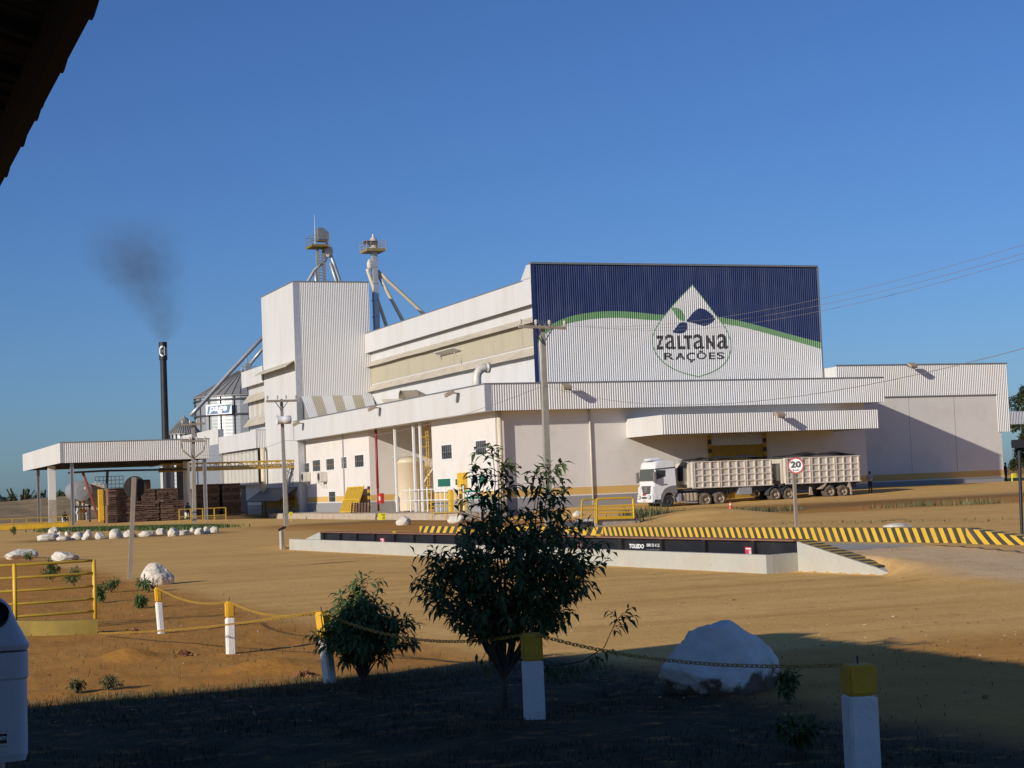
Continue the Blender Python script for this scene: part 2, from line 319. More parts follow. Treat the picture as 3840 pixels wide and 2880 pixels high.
# ================================================================== SETTING: ground, bank
def ground_material():
    m = bpy.data.materials.new('bare_earth'); m.use_nodes = True; nt = m.node_tree; b = nt.nodes['Principled BSDF']; b.inputs['Roughness'].default_value = .95
    b.inputs['Specular IOR Level'].default_value = .15
    N = nt.nodes.new; Lk = nt.links.new
    ge = N('ShaderNodeNewGeometry'); pos = ge.outputs['Position']
    def nz(sc_, det=8, st=None, rough=.65):
        src = pos
        if st:
            mp = N('ShaderNodeMapping'); mp.inputs['Scale'].default_value = st[:3]; mp.inputs['Rotation'].default_value = (0, 0, st[3]); Lk(pos, mp.inputs[0]); src = mp.outputs[0]
        n = N('ShaderNodeTexNoise'); n.inputs['Scale'].default_value = sc_; n.inputs['Detail'].default_value = det; n.inputs['Roughness'].default_value = rough; Lk(src, n.inputs['Vector']); return n.outputs[0]
    def ramp(f, a, b_, c1, c2):
        r = N('ShaderNodeValToRGB'); r.color_ramp.elements[0].position = a; r.color_ramp.elements[1].position = b_; r.color_ramp.elements[0].color = c1+(1,); r.color_ramp.elements[1].color = c2+(1,); Lk(f, r.inputs[0]); return r.outputs[0]
    def mix(f, a, b_):
        x = N('ShaderNodeMixRGB'); Lk(f, x.inputs[0]); Lk(a, x.inputs[1]) if not isinstance(a, tuple) else None
        if isinstance(b_, tuple): x.inputs[2].default_value = b_+(1,)
        else: Lk(b_, x.inputs[2])
        return x.outputs[0]
    def mr(f, a, b_, lo=0., hi=1.):
        r = N('ShaderNodeMapRange'); r.inputs[1].default_value = a; r.inputs[2].default_value = b_; r.inputs[3].default_value = lo; r.inputs[4].default_value = hi; Lk(f, r.inputs[0]); return r.outputs[0]
    at = N('ShaderNodeAttribute'); at.attribute_name = 'zone'; sp = N('ShaderNodeSeparateColor'); Lk(at.outputs['Color'], sp.inputs[0])
    road = ramp(nz(.35), .3, .7, (.61,.35,.10), (.76,.445,.137))
    tracks = nz(.8, 6, (.07, 1.6, 1, R(-8)))                    # wheel tracks along the road
    road = mix(mr(tracks, .5, .66, 0, .55), road, (.82,.51,.18))
    road = mix(mr(tracks, .46, .35, 0, .4), road, (.45,.24,.07))
    soil = ramp(nz(.9), .3, .7, (.41,.18,.032), (.56,.262,.05))
    soil = mix(mr(nz(6), .5, .75, 0, .45), soil, (.28,.12,.03))
    c = mix(mr(sp.outputs[0], .0, 1.), road, soil)
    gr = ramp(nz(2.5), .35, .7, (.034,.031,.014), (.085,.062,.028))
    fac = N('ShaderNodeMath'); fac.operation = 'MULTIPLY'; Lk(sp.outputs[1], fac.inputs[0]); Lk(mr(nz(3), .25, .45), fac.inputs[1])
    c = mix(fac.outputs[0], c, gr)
    cc = ramp(nz(1.2), .3, .7, (.56,.43,.29), (.69,.55,.39))
    c = mix(sp.outputs[2], c, cc)
    c = mix(mr(nz(1.6, 9, None, .8), .52, .66, 0, .4), c, (.34,.17,.05))
    c = mix(mr(nz(28, 4), .58, .70, 0, .5), c, (.20,.10,.04))  # pebbles
    c = mix(mr(nz(70, 3), .64, .72, 0, .4), c, (.62,.48,.30))
    Lk(c, b.inputs['Base Color'])
    hs = N('ShaderNodeMath'); hs.operation = 'ADD'; Lk(nz(9, 8), hs.inputs[0]); 
    h2 = N('ShaderNodeMath'); h2.operation = 'MULTIPLY'; h2.inputs[1].default_value = .5; Lk(tracks, h2.inputs[0]); Lk(h2.outputs[0], hs.inputs[1])
    bp = N('ShaderNodeBump'); bp.inputs['Strength'].default_value = .38; bp.inputs['Distance'].default_value = .05; Lk(hs.outputs[0], bp.inputs['Height']); Lk(bp.outputs[0], b.inputs['Normal'])
    return m
def near_bumps(x, y):
    d = math.hypot(x, y)
    if d > 75: return 0.0
    k = 0.030*(1-sst((d-12)/60)); soil = zone(x, y)[0]
    return (mnoise.noise((x*1.1, y*1.1, 0))*.5+mnoise.noise((x*3.1, y*3.1, 4))*.35+mnoise.noise((x*7, y*7, 9))*.2)*k*(.35+.9*soil)
def zone(x, y):
    w = mnoise.noise((x*.25, y*.25, 3))*1.2+mnoise.noise((x*.9, y*.9, 8))*.4
    soil = (1-sst((x-6.0+w*.5)/1.4))*sst((y-9)/3)*(1-sst((y-62+3*w)/6))
    if y < 17.5: soil = max(soil, .8*(1-sst((y-14.5+w)/3)))
    soil = max(soil, sst((y-69+2*w)/5)*sst((x-21+w)/5)*(1-sst((y-100+.22*(x-30)+2*w)/9))*.95)
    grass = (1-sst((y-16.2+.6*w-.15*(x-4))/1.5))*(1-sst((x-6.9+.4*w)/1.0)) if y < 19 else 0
    grass = max(grass, .55*math.exp(-((y-88-.35*(x-55)+w)/5.5)**2)*sst((x-34)/6))
    grass = max(grass, .8*math.exp(-((y-93+w)/3.4)**2)*sst((x-8)/3)*(1-sst((x-19)/3)))
    grass = max(grass, .5*math.exp(-((y-104+2*w)/5)**2)*sst((x-25)/4)*(1-sst((x-36)/4)))
    conc = .6*sst((x-17.0+.5*w)/1.4)*(1-sst((x-23.5+w)/2.5))*sst((y-20.5+w)/3)*(1-sst((y-30.5+.5*w)/2))
    return soil, grass, conc
def make_ground():
    fa = math.atan2(FW.y, FW.x); A = []
    n = 300
    for i in range(n+1): A.append(fa+R(-21)+R(42)*i/n)
    a = fa+R(21)
    k = 40
    for i in range(1, k): A.append(a+(2*math.pi-R(42))*i/k)
    rad = [0.3, 1, 2, 3.5, 5, 6.5]; r = 7.5
    while r < 60: rad.append(r); r *= 1.011
    while r < 260: rad.append(r); r *= 1.018
    while r < 9000: rad.append(r); r *= 1.25
    V = []; F = []; C = []
    na = len(A)
    for r in rad:
        for t in A:
            x = r*math.cos(t); y = r*math.sin(t)
            z = gz(x, y) if r < 400 else (gz(x, y) if r < 600 else 0.0)
            V.append((x, y, z+near_bumps(x, y))); C.append(zone(x, y) if r < 300 else (.6, .5, 0))
    k = len(V); V.append((0, 0, 0)); C.append((.5, .5, 0))
    for i in range(len(rad)-1):
        for j in range(na):
            j2 = (j+1) % na; F.append((i*na+j, (i+1)*na+j, (i+1)*na+j2, i*na+j2))
    for j in range(na): F.append((k, j, (j+1) % na))
    me = bpy.data.meshes.new('ground'); me.from_pydata(V, [], F); me.materials.append(ground_material())
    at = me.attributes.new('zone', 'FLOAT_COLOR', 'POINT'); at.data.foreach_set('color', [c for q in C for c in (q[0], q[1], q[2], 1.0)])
    me.polygons.foreach_set('use_smooth', [True]*len(me.polygons)); me.update()
    o = bpy.data.objects.new('ground', me); col.objects.link(o); tag(o, kind='structure')
make_ground()

# grassy earth bank on the left behind the yard
mb = MB()
pts_t = [PY(u, v, 236) for u, v in ((-900, 1945), (-300, 1902), (0, 1883), (60, 1878), (140, 1868), (240, 1860), (330, 1853), (500, 1846))]
rows = 10
for i in range(len(pts_t)-1):
    a, b = pts_t[i], pts_t[i+1]
    for s in range(rows):
        def P(p, t): return Vector((p.x, lerp(236, 205, t), lerp(p.z, .0, t)+.12*mnoise.noise((p.x*.4, t*9, 1))*(1 if 0 < t < 1 else 0)))
        t0, t1 = s/rows, (s+1)/rows
        mb.quad(P(a, t0), P(b, t0), P(b, t1), P(a, t1))
    mb.quad(a, b, Vector((b.x, 262, 0)), Vector((a.x, 262, 0)))
tag(mb.build('embankment', MT['berm'], smooth=True), kind='structure')

# ================================================================== FACTORY
AZ = 132.0
YP, YW, YB, YG = 122.0, 123.3, 132.0, 130.0
XF, XW = 46.71, 47.95                      # side fascia, side wall of the low block
XU = PY(1993, 1100, YB).x                  # side fascia plane of the main hall
XUW = XU+.55
BX1 = PY(3062, 1004, YB).x
ZB = PY(2500, 996, YB).z                   # top of the painted gable

# ---- production hall (painted front, stepped side)
hall = thing('production_hall', 'tall white metal hall with dark blue front and water drop emblem', 'building', (XU, YB, 0))
mb = MB(); mb.corr('x', XU+.02, BX1, YB, -1, 8.0, ZB, .2, .045); mb.build('front_cladding', MT['sheet'], hall, recalc=False)
def px_list(ofs, sc_, pts): return [PY(ofs[0]+x/sc_, ofs[1]+y/sc_, YB) for x, y in pts]
up_w = px_list((1950,950), 2.765, [(172,905),(205,840),(260,790),(350,720),(500,655),(700,615),(900,598),(1100,602),(1300,620),(1470,640)])+px_list((2350,1000), 2.765, [(700,490),(950,520),(1150,555),(1400,620),(1700,705),(2010,785)])
lo_w = px_list((1950,950), 2.765, [(172,945),(200,905),(260,835),(350,780),(480,730),(700,685),(900,668),(1100,670),(1420,700)])+px_list((2350,1000), 2.765, [(700,550),(1020,595),(1200,625),(1500,705),(1800,790),(2010,852)])
def interp(L, x):
    if x <= L[0].x: return L[0].z
    for a, b in zip(L, L[1:]):
        if x <= b.x:
            t = (x-a.x)/(b.x-a.x); return lerp(a.z, b.z, t)
    return L[-1].z
def smoothed(L):
    for _ in range(2):                       # Chaikin smoothing
        Q = [L[0]]
        for a, b in zip(L, L[1:]): Q += [a*.75+b*.25, a*.25+b*.75]
        L = Q+[L[-1]]
    return L
up_w = smoothed(up_w); lo_w = smoothed(lo_w)
mb = MB(); mb.corr('x', XU+.02, BX1, YB-.005, -1, lambda x: interp(up_w, x), ZB, .2, .045); mb.build('blue_band', MT['blue'], hall, recalc=False)
mb = MB(); mb.corr('x', XU+.02, BX1, YB-.005, -1, lambda x: interp(lo_w, x), lambda x: interp(up_w, x)-.002, .2, .045); mb.build('green_wave', MT['green'], hall, recalc=False)
def painted(name, polys, mat, layer, parent, smooth_it=False):
    """flat painted shape on the corrugated front: cut at every rib line and laid on the ribs"""
    bm = bmesh.new()
    for V, F in polys:
        vs = [bm.verts.new((x, 0, z)) for x, z in V]
        for f in F:
            try: bm.faces.new([vs[i] for i in f])
            except ValueError: pass
    x0 = min(v.co.x for v in bm.verts); x1 = max(v.co.x for v in bm.verts)
    for x in corr_breaks(x0, x1, .2)[1:-1]:
        bmesh.ops.bisect_plane(bm, geom=bm.verts[:]+bm.edges[:]+bm.faces[:], plane_co=(x, 0, 0), plane_no=(1, 0, 0), dist=1e-5)
    for v in bm.verts: v.co.y = YB-.045*corr_prof(v.co.x+1e-6, .2)-layer
    mb = MB(); bm.verts.index_update(); mb.add([v.co for v in bm.verts], [[v.index for v in f.verts] for f in bm.faces]); bm.free()
    return mb.build(name, mat, parent, recalc=False)
def loop_poly(P3, closed=True):
    P = [(p.x, p.z) for p in P3]
    for _ in range(2):
        Q = []
        for a, b in zip(P, P[1:]+P[:1]): Q += [(a[0]*.75+b[0]*.25, a[1]*.75+b[1]*.25), (a[0]*.25+b[0]*.75, a[1]*.25+b[1]*.75)]
        P = Q
    return P
def fan(P): # triangulated polygon by tessellation
    from mathutils.geometry import tessellate_polygon
    return (P, [tuple(t) for t in tessellate_polygon([[Vector((x, z, 0)) for x, z in P]])])
C6 = ((2350, 1000), 2.765)
tip = [(680,190)]
drop_px = [(680,185),(681,188),(740,262),(800,335),(920,500),(1000,595),(1050,680),(1085,790),(1080,890),(1040,985),(960,1060),(860,1110),(746,1146),(744,1146),(620,1120),(470,1065),(350,980),(275,870),(252,760),(285,650),(360,540),(470,405),(580,285),(679,188)]
D = px_list(*C6, drop_px); DP = loop_poly(D)
cx = sum(p[0] for p in DP)/len(DP); cz = sum(p[1] for p in DP)/len(DP)
em = painted('drop_emblem', [fan(DP)], MT['sheet'], .010, hall)
inn = [(cx+(x-cx)*.975, cz+(z-cz)*.978) for x, z in DP]
n = len(DP); painted('drop_outline', [(DP+inn, [(i, (i+1) % n, n+(i+1) % n, n+i) for i in range(n)])], MT['green'], .014, em)
for nm, pts, mt in (('leaf_mark', [(450,423),(500,424),(545,432),(582,470),(598,520),(600,570),(560,558),(515,530),(495,480)], 'green'),
                    ('leaf_mark', [(606,572),(640,535),(690,470),(735,436),(770,430),(830,450),(925,538),(880,585),(830,612),(790,617),(740,600),(680,582)], 'blue'),
                    ('leaf_mark', [(465,682),(505,640),(535,592),(565,578),(600,577),(632,590),(628,640),(610,675),(580,692),(530,694)], 'blue')):
    painted(nm, [fan(loop_poly(px_list(*C6, pts)))], MT[mt], .015, em)
def letters(items, bold):
    polys = []
    for ch, x0, x1, y0, y1, sk in items:
        V, F = text_mesh(ch, bold); Q = []
        for a, b in V:
            p = PY(2350+(x0+(x1-x0)*a+sk*b)/2.765, 1000+(y1+(y0-y1)*b)/2.765, YB); Q.append((p.x, p.z))
        polys.append((Q, F))
    return polys
painted('lettering', letters([('Z',303,388,715,860,-5),('L',525,606,714,858,-5),('T',592,684,712,858,-8),('N',822,917,712,856,-5)], .045)+letters([('a',402,508,703,859,-5),('a',688,802,700,857,-5),('a',938,1050,697,855,-5)], .008), MT['ink'], .015, em)
painted('lettering', letters([('R',390,492,893,966,-2),('A',503,607,892,965,-2),('Ç',618,712,890,996,-2),('Õ',722,826,868,962,-2),('E',848,915,889,961,-2),('S',928,1015,887,960,-2)], .022), MT['ink'], .015, em)
# frame of the painted front
mb = MB(); mb.box(XU-.03, BX1+.03, YB-.14, YB+.3, ZB, ZB+.16); mb.box(BX1, BX1+.12, YB-.12, YB+.3, 8, ZB); mb.build('front_edge_trim', MT['trim'], hall)
mb = MB(); mb.box(XU-.02, XU+.33, YB-.075, YB-.05, 8, ZB-.05); mb.build('corner_trim', MT['blue'], hall)
# body behind and side
yt = PX(1393, 1400, XUW).y                  # front face of the tower
ZF0, ZF1 = PX(1600, 1257, XU).z, PX(1950, 1058.5, XU).z
mb = MB()
mb.box(XUW+.06, BX1-.1, YB+.12, yt+30, 0, ZF1-.5)
mb.prism([(XU, YB+.02, ZF1+.1), (XU, YB+.02, ZB), (XU, YB+.9, ZB), (XU, YB+2.3, ZF1+.1)], (.05, 0, 0))
mb.prism([(XU+.05, YB+.12, ZF1-.4), (XU+.05, YB+.12, ZB), (XU+.05, YB+.9, ZB), (XU+.05, YB+2.3, ZF1-.4)], (BX1-XU-.2, 0, 0))
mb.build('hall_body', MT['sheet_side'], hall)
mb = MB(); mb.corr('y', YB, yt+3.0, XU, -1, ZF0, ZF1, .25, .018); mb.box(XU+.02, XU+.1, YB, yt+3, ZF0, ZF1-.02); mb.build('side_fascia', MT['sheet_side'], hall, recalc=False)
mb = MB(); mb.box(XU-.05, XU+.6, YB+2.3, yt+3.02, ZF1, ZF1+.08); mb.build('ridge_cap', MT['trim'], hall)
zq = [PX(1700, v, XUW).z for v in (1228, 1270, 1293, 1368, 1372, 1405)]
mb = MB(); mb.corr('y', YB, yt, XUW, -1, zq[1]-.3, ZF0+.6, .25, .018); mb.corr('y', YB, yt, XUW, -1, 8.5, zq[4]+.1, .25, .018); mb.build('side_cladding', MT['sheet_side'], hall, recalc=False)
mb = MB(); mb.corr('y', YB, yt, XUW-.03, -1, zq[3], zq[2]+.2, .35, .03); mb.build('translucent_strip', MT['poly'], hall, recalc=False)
for zt, zb, out in ((zq[1], zq[2]+.02, .55), (zq[4]-.02, zq[5]+.1, .6)):
    mb = MB(); ys = [YB+(yt-YB)*i/16 for i in range(17)]
    for a, b in zip(ys, ys[1:]):
        s0 = .04*mnoise.noise((a*.13, zt, 0)); s1 = .04*mnoise.noise((b*.13, zt, 0))
        mb.prism([(XUW, a, zt), (XUW-out, a, zb+s0), (XUW-out, a, zb-.05+s0), (XUW, a, zt-.08)], (0, b-a, 0))
    mb.build('louvre_awning', MT['awning'], hall)
# small folded vent hanging on the strip
mb = MB(); p0 = PX(1660, 1330, XUW); p1 = PX(1735, 1328, XUW)
mb.prism([(p0.x, p0.y, p0.z+.1), (p0.x-.9, p0.y+.2, p0.z+.25), (p0.x-.9, p0.y+.2, p0.z+.15), (p0.x, p0.y, p0.z-.1)], (0, p1.y-p0.y, 0)); 
mb.tube([(p1.x-.85, p1.y, p1.z+.2), (p1.x-.05, p1.y+.2, p1.z-1.1)], .06); mb.tube([(p0.x-.8, p0.y, p0.z+.2), (p0.x-.05, p0.y, p0.z-.6)], .05); mb.build('vent_flap', MT['duct'], hall)

# ---- process tower
XT = PY(1105, 1270, yt).x
tw = thing('process_tower', 'tall white corrugated tower with steel mast behind its roof', 'building', (XT, yt, 0))
tz = PY(1240, 1058.5, yt).z; tlo = PY(1260, 1486, yt).z; xr = XUW-.01
yl = PX(980, 1120.8, XT).y
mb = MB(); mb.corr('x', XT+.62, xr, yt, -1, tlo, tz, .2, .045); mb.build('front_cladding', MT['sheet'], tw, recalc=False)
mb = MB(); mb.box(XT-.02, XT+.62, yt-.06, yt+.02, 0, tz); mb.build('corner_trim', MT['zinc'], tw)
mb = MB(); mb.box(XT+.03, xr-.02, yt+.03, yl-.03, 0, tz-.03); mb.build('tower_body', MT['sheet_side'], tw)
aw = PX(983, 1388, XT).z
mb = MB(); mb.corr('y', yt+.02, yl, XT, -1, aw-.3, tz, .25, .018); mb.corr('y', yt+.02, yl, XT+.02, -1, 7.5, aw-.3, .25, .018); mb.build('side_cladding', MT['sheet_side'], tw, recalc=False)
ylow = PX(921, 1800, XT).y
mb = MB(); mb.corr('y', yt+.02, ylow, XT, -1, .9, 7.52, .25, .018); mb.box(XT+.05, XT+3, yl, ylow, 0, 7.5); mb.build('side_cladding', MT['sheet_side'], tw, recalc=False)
mb = MB(); mb.box(XT-.03, XT+.04, yt+.62, ylow, -.3, .9); mb.build('base_band', MT['concrete'], tw)
mb = MB(); mb.box(XT-.06, xr+.03, yt-.08, yl+.05, tz, tz+.12); mb.build('roof_trim', MT['trim'], tw)
z0 = PX(1045, 1375, XT).z
mb = MB(); mb.prism([(XT, yt+.4, z0+.15), (XT-1.1, yt-.2, z0-.5), (XT-1.1, yt-.2, z0-.58), (XT, yt+.4, z0+.05)], (0, yl-yt+.6, 0)); mb.build('vent_awning', MT['awning'], tw)
# lean-to roof under the tower front
mb = MB(); x0 = PY(1129, 1487, yt).x
nseg = 7; LL = PY(1166, 1592, yt-6); LR = PY(1422, 1540, yt-6)
for i in range(nseg):
    a = lerp(x0, xr, i/nseg); b = lerp(x0, xr, (i+1)/nseg)
    xs = corr_breaks(a, b, .2); k = len(mb.v)
    for x in xs:
        q = .04*corr_prof(x, .2)
        mb.v.append((x, yt-.02, tlo+.05+q)); mb.v.append((lerp(LL.x, LR.x, (x-x0)/(xr-x0)), yt-6, LL.z+q))
    for j in range(len(xs)-1): mb.f.append((k+2*j, k+2*j+2, k+2*j+3, k+2*j+1)); mb.m.append(i % 2)
mb.build('lean_to_roof', [MT['sheet'], MT['poly']], tw, recalc=False)

# ---- elevator heads behind the tower
def pole_z(u, v, y): return PY(u, v, y)
YE = yt+12
el = thing('bucket_elevator', 'steel bucket elevator head with yellow platform, antenna and hood above white tower', 'elevator', (PY(1205, 1000, YE).x, YE, 0))
def P3(u, v): return PY(u, v, YE)
mb = MB()
for u in (1189, 1213):
    a = P3(u+4, 1075); b = P3(u, 930); mb.bar((a.x, YE, 20), b, .3, .3)
mb.build('leg_casing', MT['steel'], el)
mb = MB()
for i in range(12):
    v = 935+i*11; a = P3(1191+i*.3, v); b = P3(1211+i*.3, v); mb.tube([a+Vector((0,-.3,0)), b+Vector((0,-.3,0))], .035, 5)
for u in (1191, 1211): mb.tube([P3(u+3, 1070)+Vector((0,-.3,0)), P3(u, 930)+Vector((0,-.3,0))], .04, 5)
mb.build('ladder', MT['mudyellow'], el)
a = P3(1159, 928); b = P3(1220, 920)
mb = MB(); mb.box(a.x, b.x, YE-1.3, YE+1.3, a.z-.05, a.z+.22); mb.build('platform', MT['curbyellow'], el)
mb = MB()
for x in (a.x, lerp(a.x, b.x, .33), b.x):
    for y in (YE-1.3, YE+1.3): mb.tube([(x, y, a.z), (x, y, a.z+1.25)], .035, 6)
for z in (.6, 1.25): mb.tube([(a.x, YE-1.3, a.z+z), (b.x, YE-1.3, a.z+z)], .03, 6); mb.tube([(a.x, YE-1.3, a.z+z), (a.x, YE+1.3, a.z+z)], .03, 6)
mb.tube([(b.x, YE-1.3, a.z+1.25), (b.x, YE+1.3, a.z+1.25), (a.x, YE+1.3, a.z+1.25)], .03, 6); mb.build('guard_rail', MT['mudyellow'], el)
h0, h1, h2 = P3(1186, 857), P3(1208, 858), P3(1226, 875); zb_ = P3(1200, 905).z
mb = MB(); mb.prism([(h0.x, YE-.8, zb_), (h0.x, YE-.8, h0.z), (h1.x, YE-.8, h1.z), (h2.x, YE-.8, h2.z), (h2.x, YE-.8, zb_)], (0, 1.6, 0)); mb.build('head_hood', MT['darkzinc'], el)
mb = MB(); mb.tube([P3(1182, 915), P3(1179, 806)], [.06, .02], 6); mb.build('antenna', MT['steel'], el)
mb = MB(); mb.tube([P3(1224, 905), P3(1232, 945)], .14, 8); mb.lathe([(.3, -.5), (.55, 0), (.5, .5), (.2, .9)], P3(1231, 948), (0,0,1), 10); mb.build('distributor', MT['duct'], el)
for pts in ([(1228,950),(1220,975),(1178,1015),(1152,1060)], [(1237,950),(1256,1000),(1276,1060)], [(1238,985),(1262,1058)], [(1182,1020),(1186,1060)]):
    mb = MB(); q = [P3(*p) for p in pts]; q.append(q[-1]+(q[-1]-q[-2]).normalized()*2.5); mb.tube(q, .2, 10); mb.build('spout_pipe', MT['steel'], el, smooth=True)
YE = yt+4; 
el2 = thing('bucket_elevator', 'slender steel elevator shaft with square railed platform right of the tower', 'elevator', (PY(1400, 1000, YE).x, YE, 0))
mb = MB(); a = P3(1412, 1250); b = P3(1402, 940); mb.bar((a.x+.05, YE, 15), b, .55, .8); mb.build('leg_casing', MT['zinc'], el2)
for t in (.2, .4, .6, .8):
    c = Vector((a.x, YE, a.z)).lerp(b, t); mb = MB(); mb.box(c.x-.33, c.x+.33, YE-.45, YE+.45, c.z-.05, c.z+.05); mb.build('flange', MT['steel'], el2)
c0, c1 = P3(1364, 942), P3(1433, 942)
mb = MB(); mb.box(c0.x, c1.x, YE-1.3, YE+1.3, c0.z-.12, c0.z+.2); mb.build('platform', MT['mudyellow'], el2)
mb = MB(); zt_ = P3(1400, 907).z
for x in (c0.x, lerp(c0.x, c1.x, .22), lerp(c0.x, c1.x, .78), c1.x):
    for y in (YE-1.3, YE+1.3): mb.tube([(x, y, c0.z), (x, y, zt_)], .035, 6)
for t in (.35, .68, 1):
    z = lerp(c0.z, zt_, t)
    mb.tube([(c0.x, YE-1.3, z), (c1.x, YE-1.3, z), (c1.x, YE+1.3, z), (c0.x, YE+1.3, z), (c0.x, YE-1.3, z)], .028, 5)
mb.build('guard_rail', MT['rim'], el2)
hp = P3(1401, 935); ht = P3(1401, 886)
mb = MB(); mb.lathe([(.5, 0), (.52, (ht.z-hp.z)*.55), (.36, (ht.z-hp.z)*.8), (.14, ht.z-hp.z-.1), (.1, ht.z-hp.z+.25)], hp, (0,0,1), 12); mb.build('head_hood', MT['duct'], el2, smooth=True)
mb = MB(); q = P3(1372, 912); mb.box(q.x-.3, q.x+1.2, YE-.6, YE, q.z-.15, q.z+.2); mb.build('drive_motor', MT['darksteel'], el2)
mb = MB(); mb.lathe([(.1, -.6), (.28, -.35), (.32, 0), (.25, .35), (.1, .6)], P3(1386, 992), (0,0,1), 10); mb.build('distributor', MT['duct'], el2)
for pts in ([(1378,1008),(1380,1018),(1418,1130),(1449,1222)], [(1419,1030),(1450,1090),(1512,1205)], [(1416,1016),(1450,1048),(1520,1112),(1590,1178)]):
    mb = MB(); q = [P3(*p) for p in pts]; q.append(q[-1]+(q[-1]-q[-2]).normalized()*2.5); mb.tube(q, .2, 10); mb.build('spout_pipe', MT['beige'], el2, smooth=True)

# ---- front block with fascia: masonry, bay, windows
ZP0, ZP1 = 7.68, 9.70
ax1 = PY(3312, 1440, YP).x; wx1 = ax1-1.15
ye = PX(1102, 1584, XF).y
y_b0, y_b1 = 138.3, 156.5                   # open bay in the side wall
ann = thing('intake_block', 'low white masonry block with deep corrugated fascia, barred windows and open tank bay', 'building', (XF, YP, 0))
mb = MB()
mb.box(XW, wx1, YW, YW+.3, -.4, 8.2); mb.box(wx1-.3, wx1, YW+.3, YG, -.4, 8.2)          # front, right end
mb.box(XW, XW+.3, YW+.3, y_b0, -.4, 8.2); mb.box(XW+.3, 56.5, y_b0-.3, y_b0, -1, 8.2)  # side wall before the bay
mb.box(XW, XW+.3, y_b1, ye, -.4, 8.2); mb.box(XW+.3, 56.5, y_b1, y_b1+.3, -1, 8.2); mb.box(56.5, 56.8, y_b0-.3, y_b1+.3, -1, 8.2)
mb.build('wall', MT['block'], ann)
mb = MB(); mb.box(XF+.12, ax1-.12, YP+.12, YB-.2, 8.2, 8.5); mb.box(XF+.12, XUW, YB-.2, ye-.05, 8.2, 8.5); mb.build('roof', MT['zinc'], ann)
mb = MB(); mb.corr('x', XF+.45, ax1, YP, -1, ZP0, ZP1, .2, .045); mb.build('front_fascia', MT['sheet'], ann, recalc=False)
mb = MB(); mb.corr('y', YP+.05, ye, XF, -1, ZP0, ZP1, .25, .015); mb.build('side_fascia', MT['sheet_side'], ann, recalc=False)
mb = MB(); mb.corr('y', YP+.05, YG, ax1, 1, ZP0, ZP1, .25, .015); mb.build('side_fascia', MT['sheet_side'], ann, recalc=False)
mb = MB(); mb.box(XF+.03, ax1-.03, YP+.03, YP+.12, ZP0+.01, ZP1-.02); mb.box(XF+.03, XF+.12, YP+.12, ye-.03, ZP0+.01, ZP1-.02); mb.box(ax1-.12, ax1-.03, YP+.12, YG, ZP0+.01, ZP1-.02)
mb.box(XF+.12, XW, YP+.12, ye-.05, ZP0+.02, ZP0+.1); mb.box(XW, ax1-.12, YP+.12, YW, ZP0+.02, ZP0+.1); mb.box(wx1, ax1-.12, YW, YG, ZP0+.02, ZP0+.1); mb.build('fascia_backing', MT['zinc'], ann)
mb = MB(); mb.box(XF-.03, XF+.45, YP-.06, YP, ZP0, ZP1); mb.box(XF-.035, XF-.005, YP, YP+.02, ZP0, ZP1); mb.build('corner_trim', MT['zinc'], ann)
mb = MB(); mb.box(XF-.06, ax1+.06, YP-.08, YP+.2, ZP1, ZP1+.1); mb.box(XF-.06, XF+.2, YP+.2, ye, ZP1, ZP1+.1); mb.box(ax1-.2, ax1+.06, YP+.2, YG, ZP1, ZP1+.1); mb.build('coping', MT['trim'], ann)
mb = MB(); mb.box(XF-.01, XF+.6, ye, ye+.3, ZP0, ZP1); mb.build('end_trim', MT['zinc'], ann)
def window(u0, v0, u1, v1, mat='glass', bars=5, frame='signwhite', par=ann, x=XW):  # white frame colour paints in the sunlit jamb of each opening
    a = PX(u0, v0, x); b = PX(u1, v1, x); y0, y1 = min(a.y, b.y), max(a.y, b.y); z0, z1 = min(a.z, b.z), max(a.z, b.z)
    m = MB(); t = .07
    m.box(x-.03, x+.04, y0, y1, z1-t, z1); m.box(x-.03, x+.04, y0, y1, z0, z0+t); m.box(x-.03, x+.04, y0, y0+t, z0+t, z1-t); m.box(x-.03, x+.04, y1-t, y1, z0+t, z1-t)
    w = m.build('window', MT[frame], par)
    m = MB(); m.box(x-.012, x-.004, y0+t, y1-t, z0+t, z1-t); m.build('pane', MT[mat], w)
    if bars:
        m = MB()
        for i in range(1, bars): y = lerp(y0, y1, i/bars); m.box(x-.028, x-.014, y-.018, y+.018, z0+t, z1-t)
        m.box(x-.027, x-.015, y0+t, y1-t, (z0+z1)/2-.015, (z0+z1)/2+.015)
        m.build('bars', MT['steel'], w)
for q in ((1137,1736,1162,1772),(1172,1725,1203,1768),(1223,1720,1255,1763),(1280,1713,1302,1758),(1330,1706,1366,1752),(1655,1668,1697,1722),(1783,1652,1826,1706),(1233,1842,1260,1884),(1330,1838,1362,1880)): window(*q)
window(1641,1794,1692,1827,'greenglass',0); window(1795,1783,1832,1815,'greenglass',0)
window(1707,1794,1722,1822,'glass',3); window(1766,1790,1780,1817,'glass',3)
# yellow service door on the side wall
a = PX(1728, 1773, XW); b = PX(1757, 1912, XW)
mb = MB(); mb.box(XW-.35, XW-.004, b.y, a.y, .02, a.z); d_ = mb.build('service_door', MT['yellow'], ann, bevel=.03)
a2 = PX(1747, 1815, XW); b2 = PX(1756, 1842, XW); mb = MB(); mb.box(XW-.42, XW-.352, b2.y, a2.y, b2.z, a2.z); mb.build('control_box', MT['darksteel'], d_)
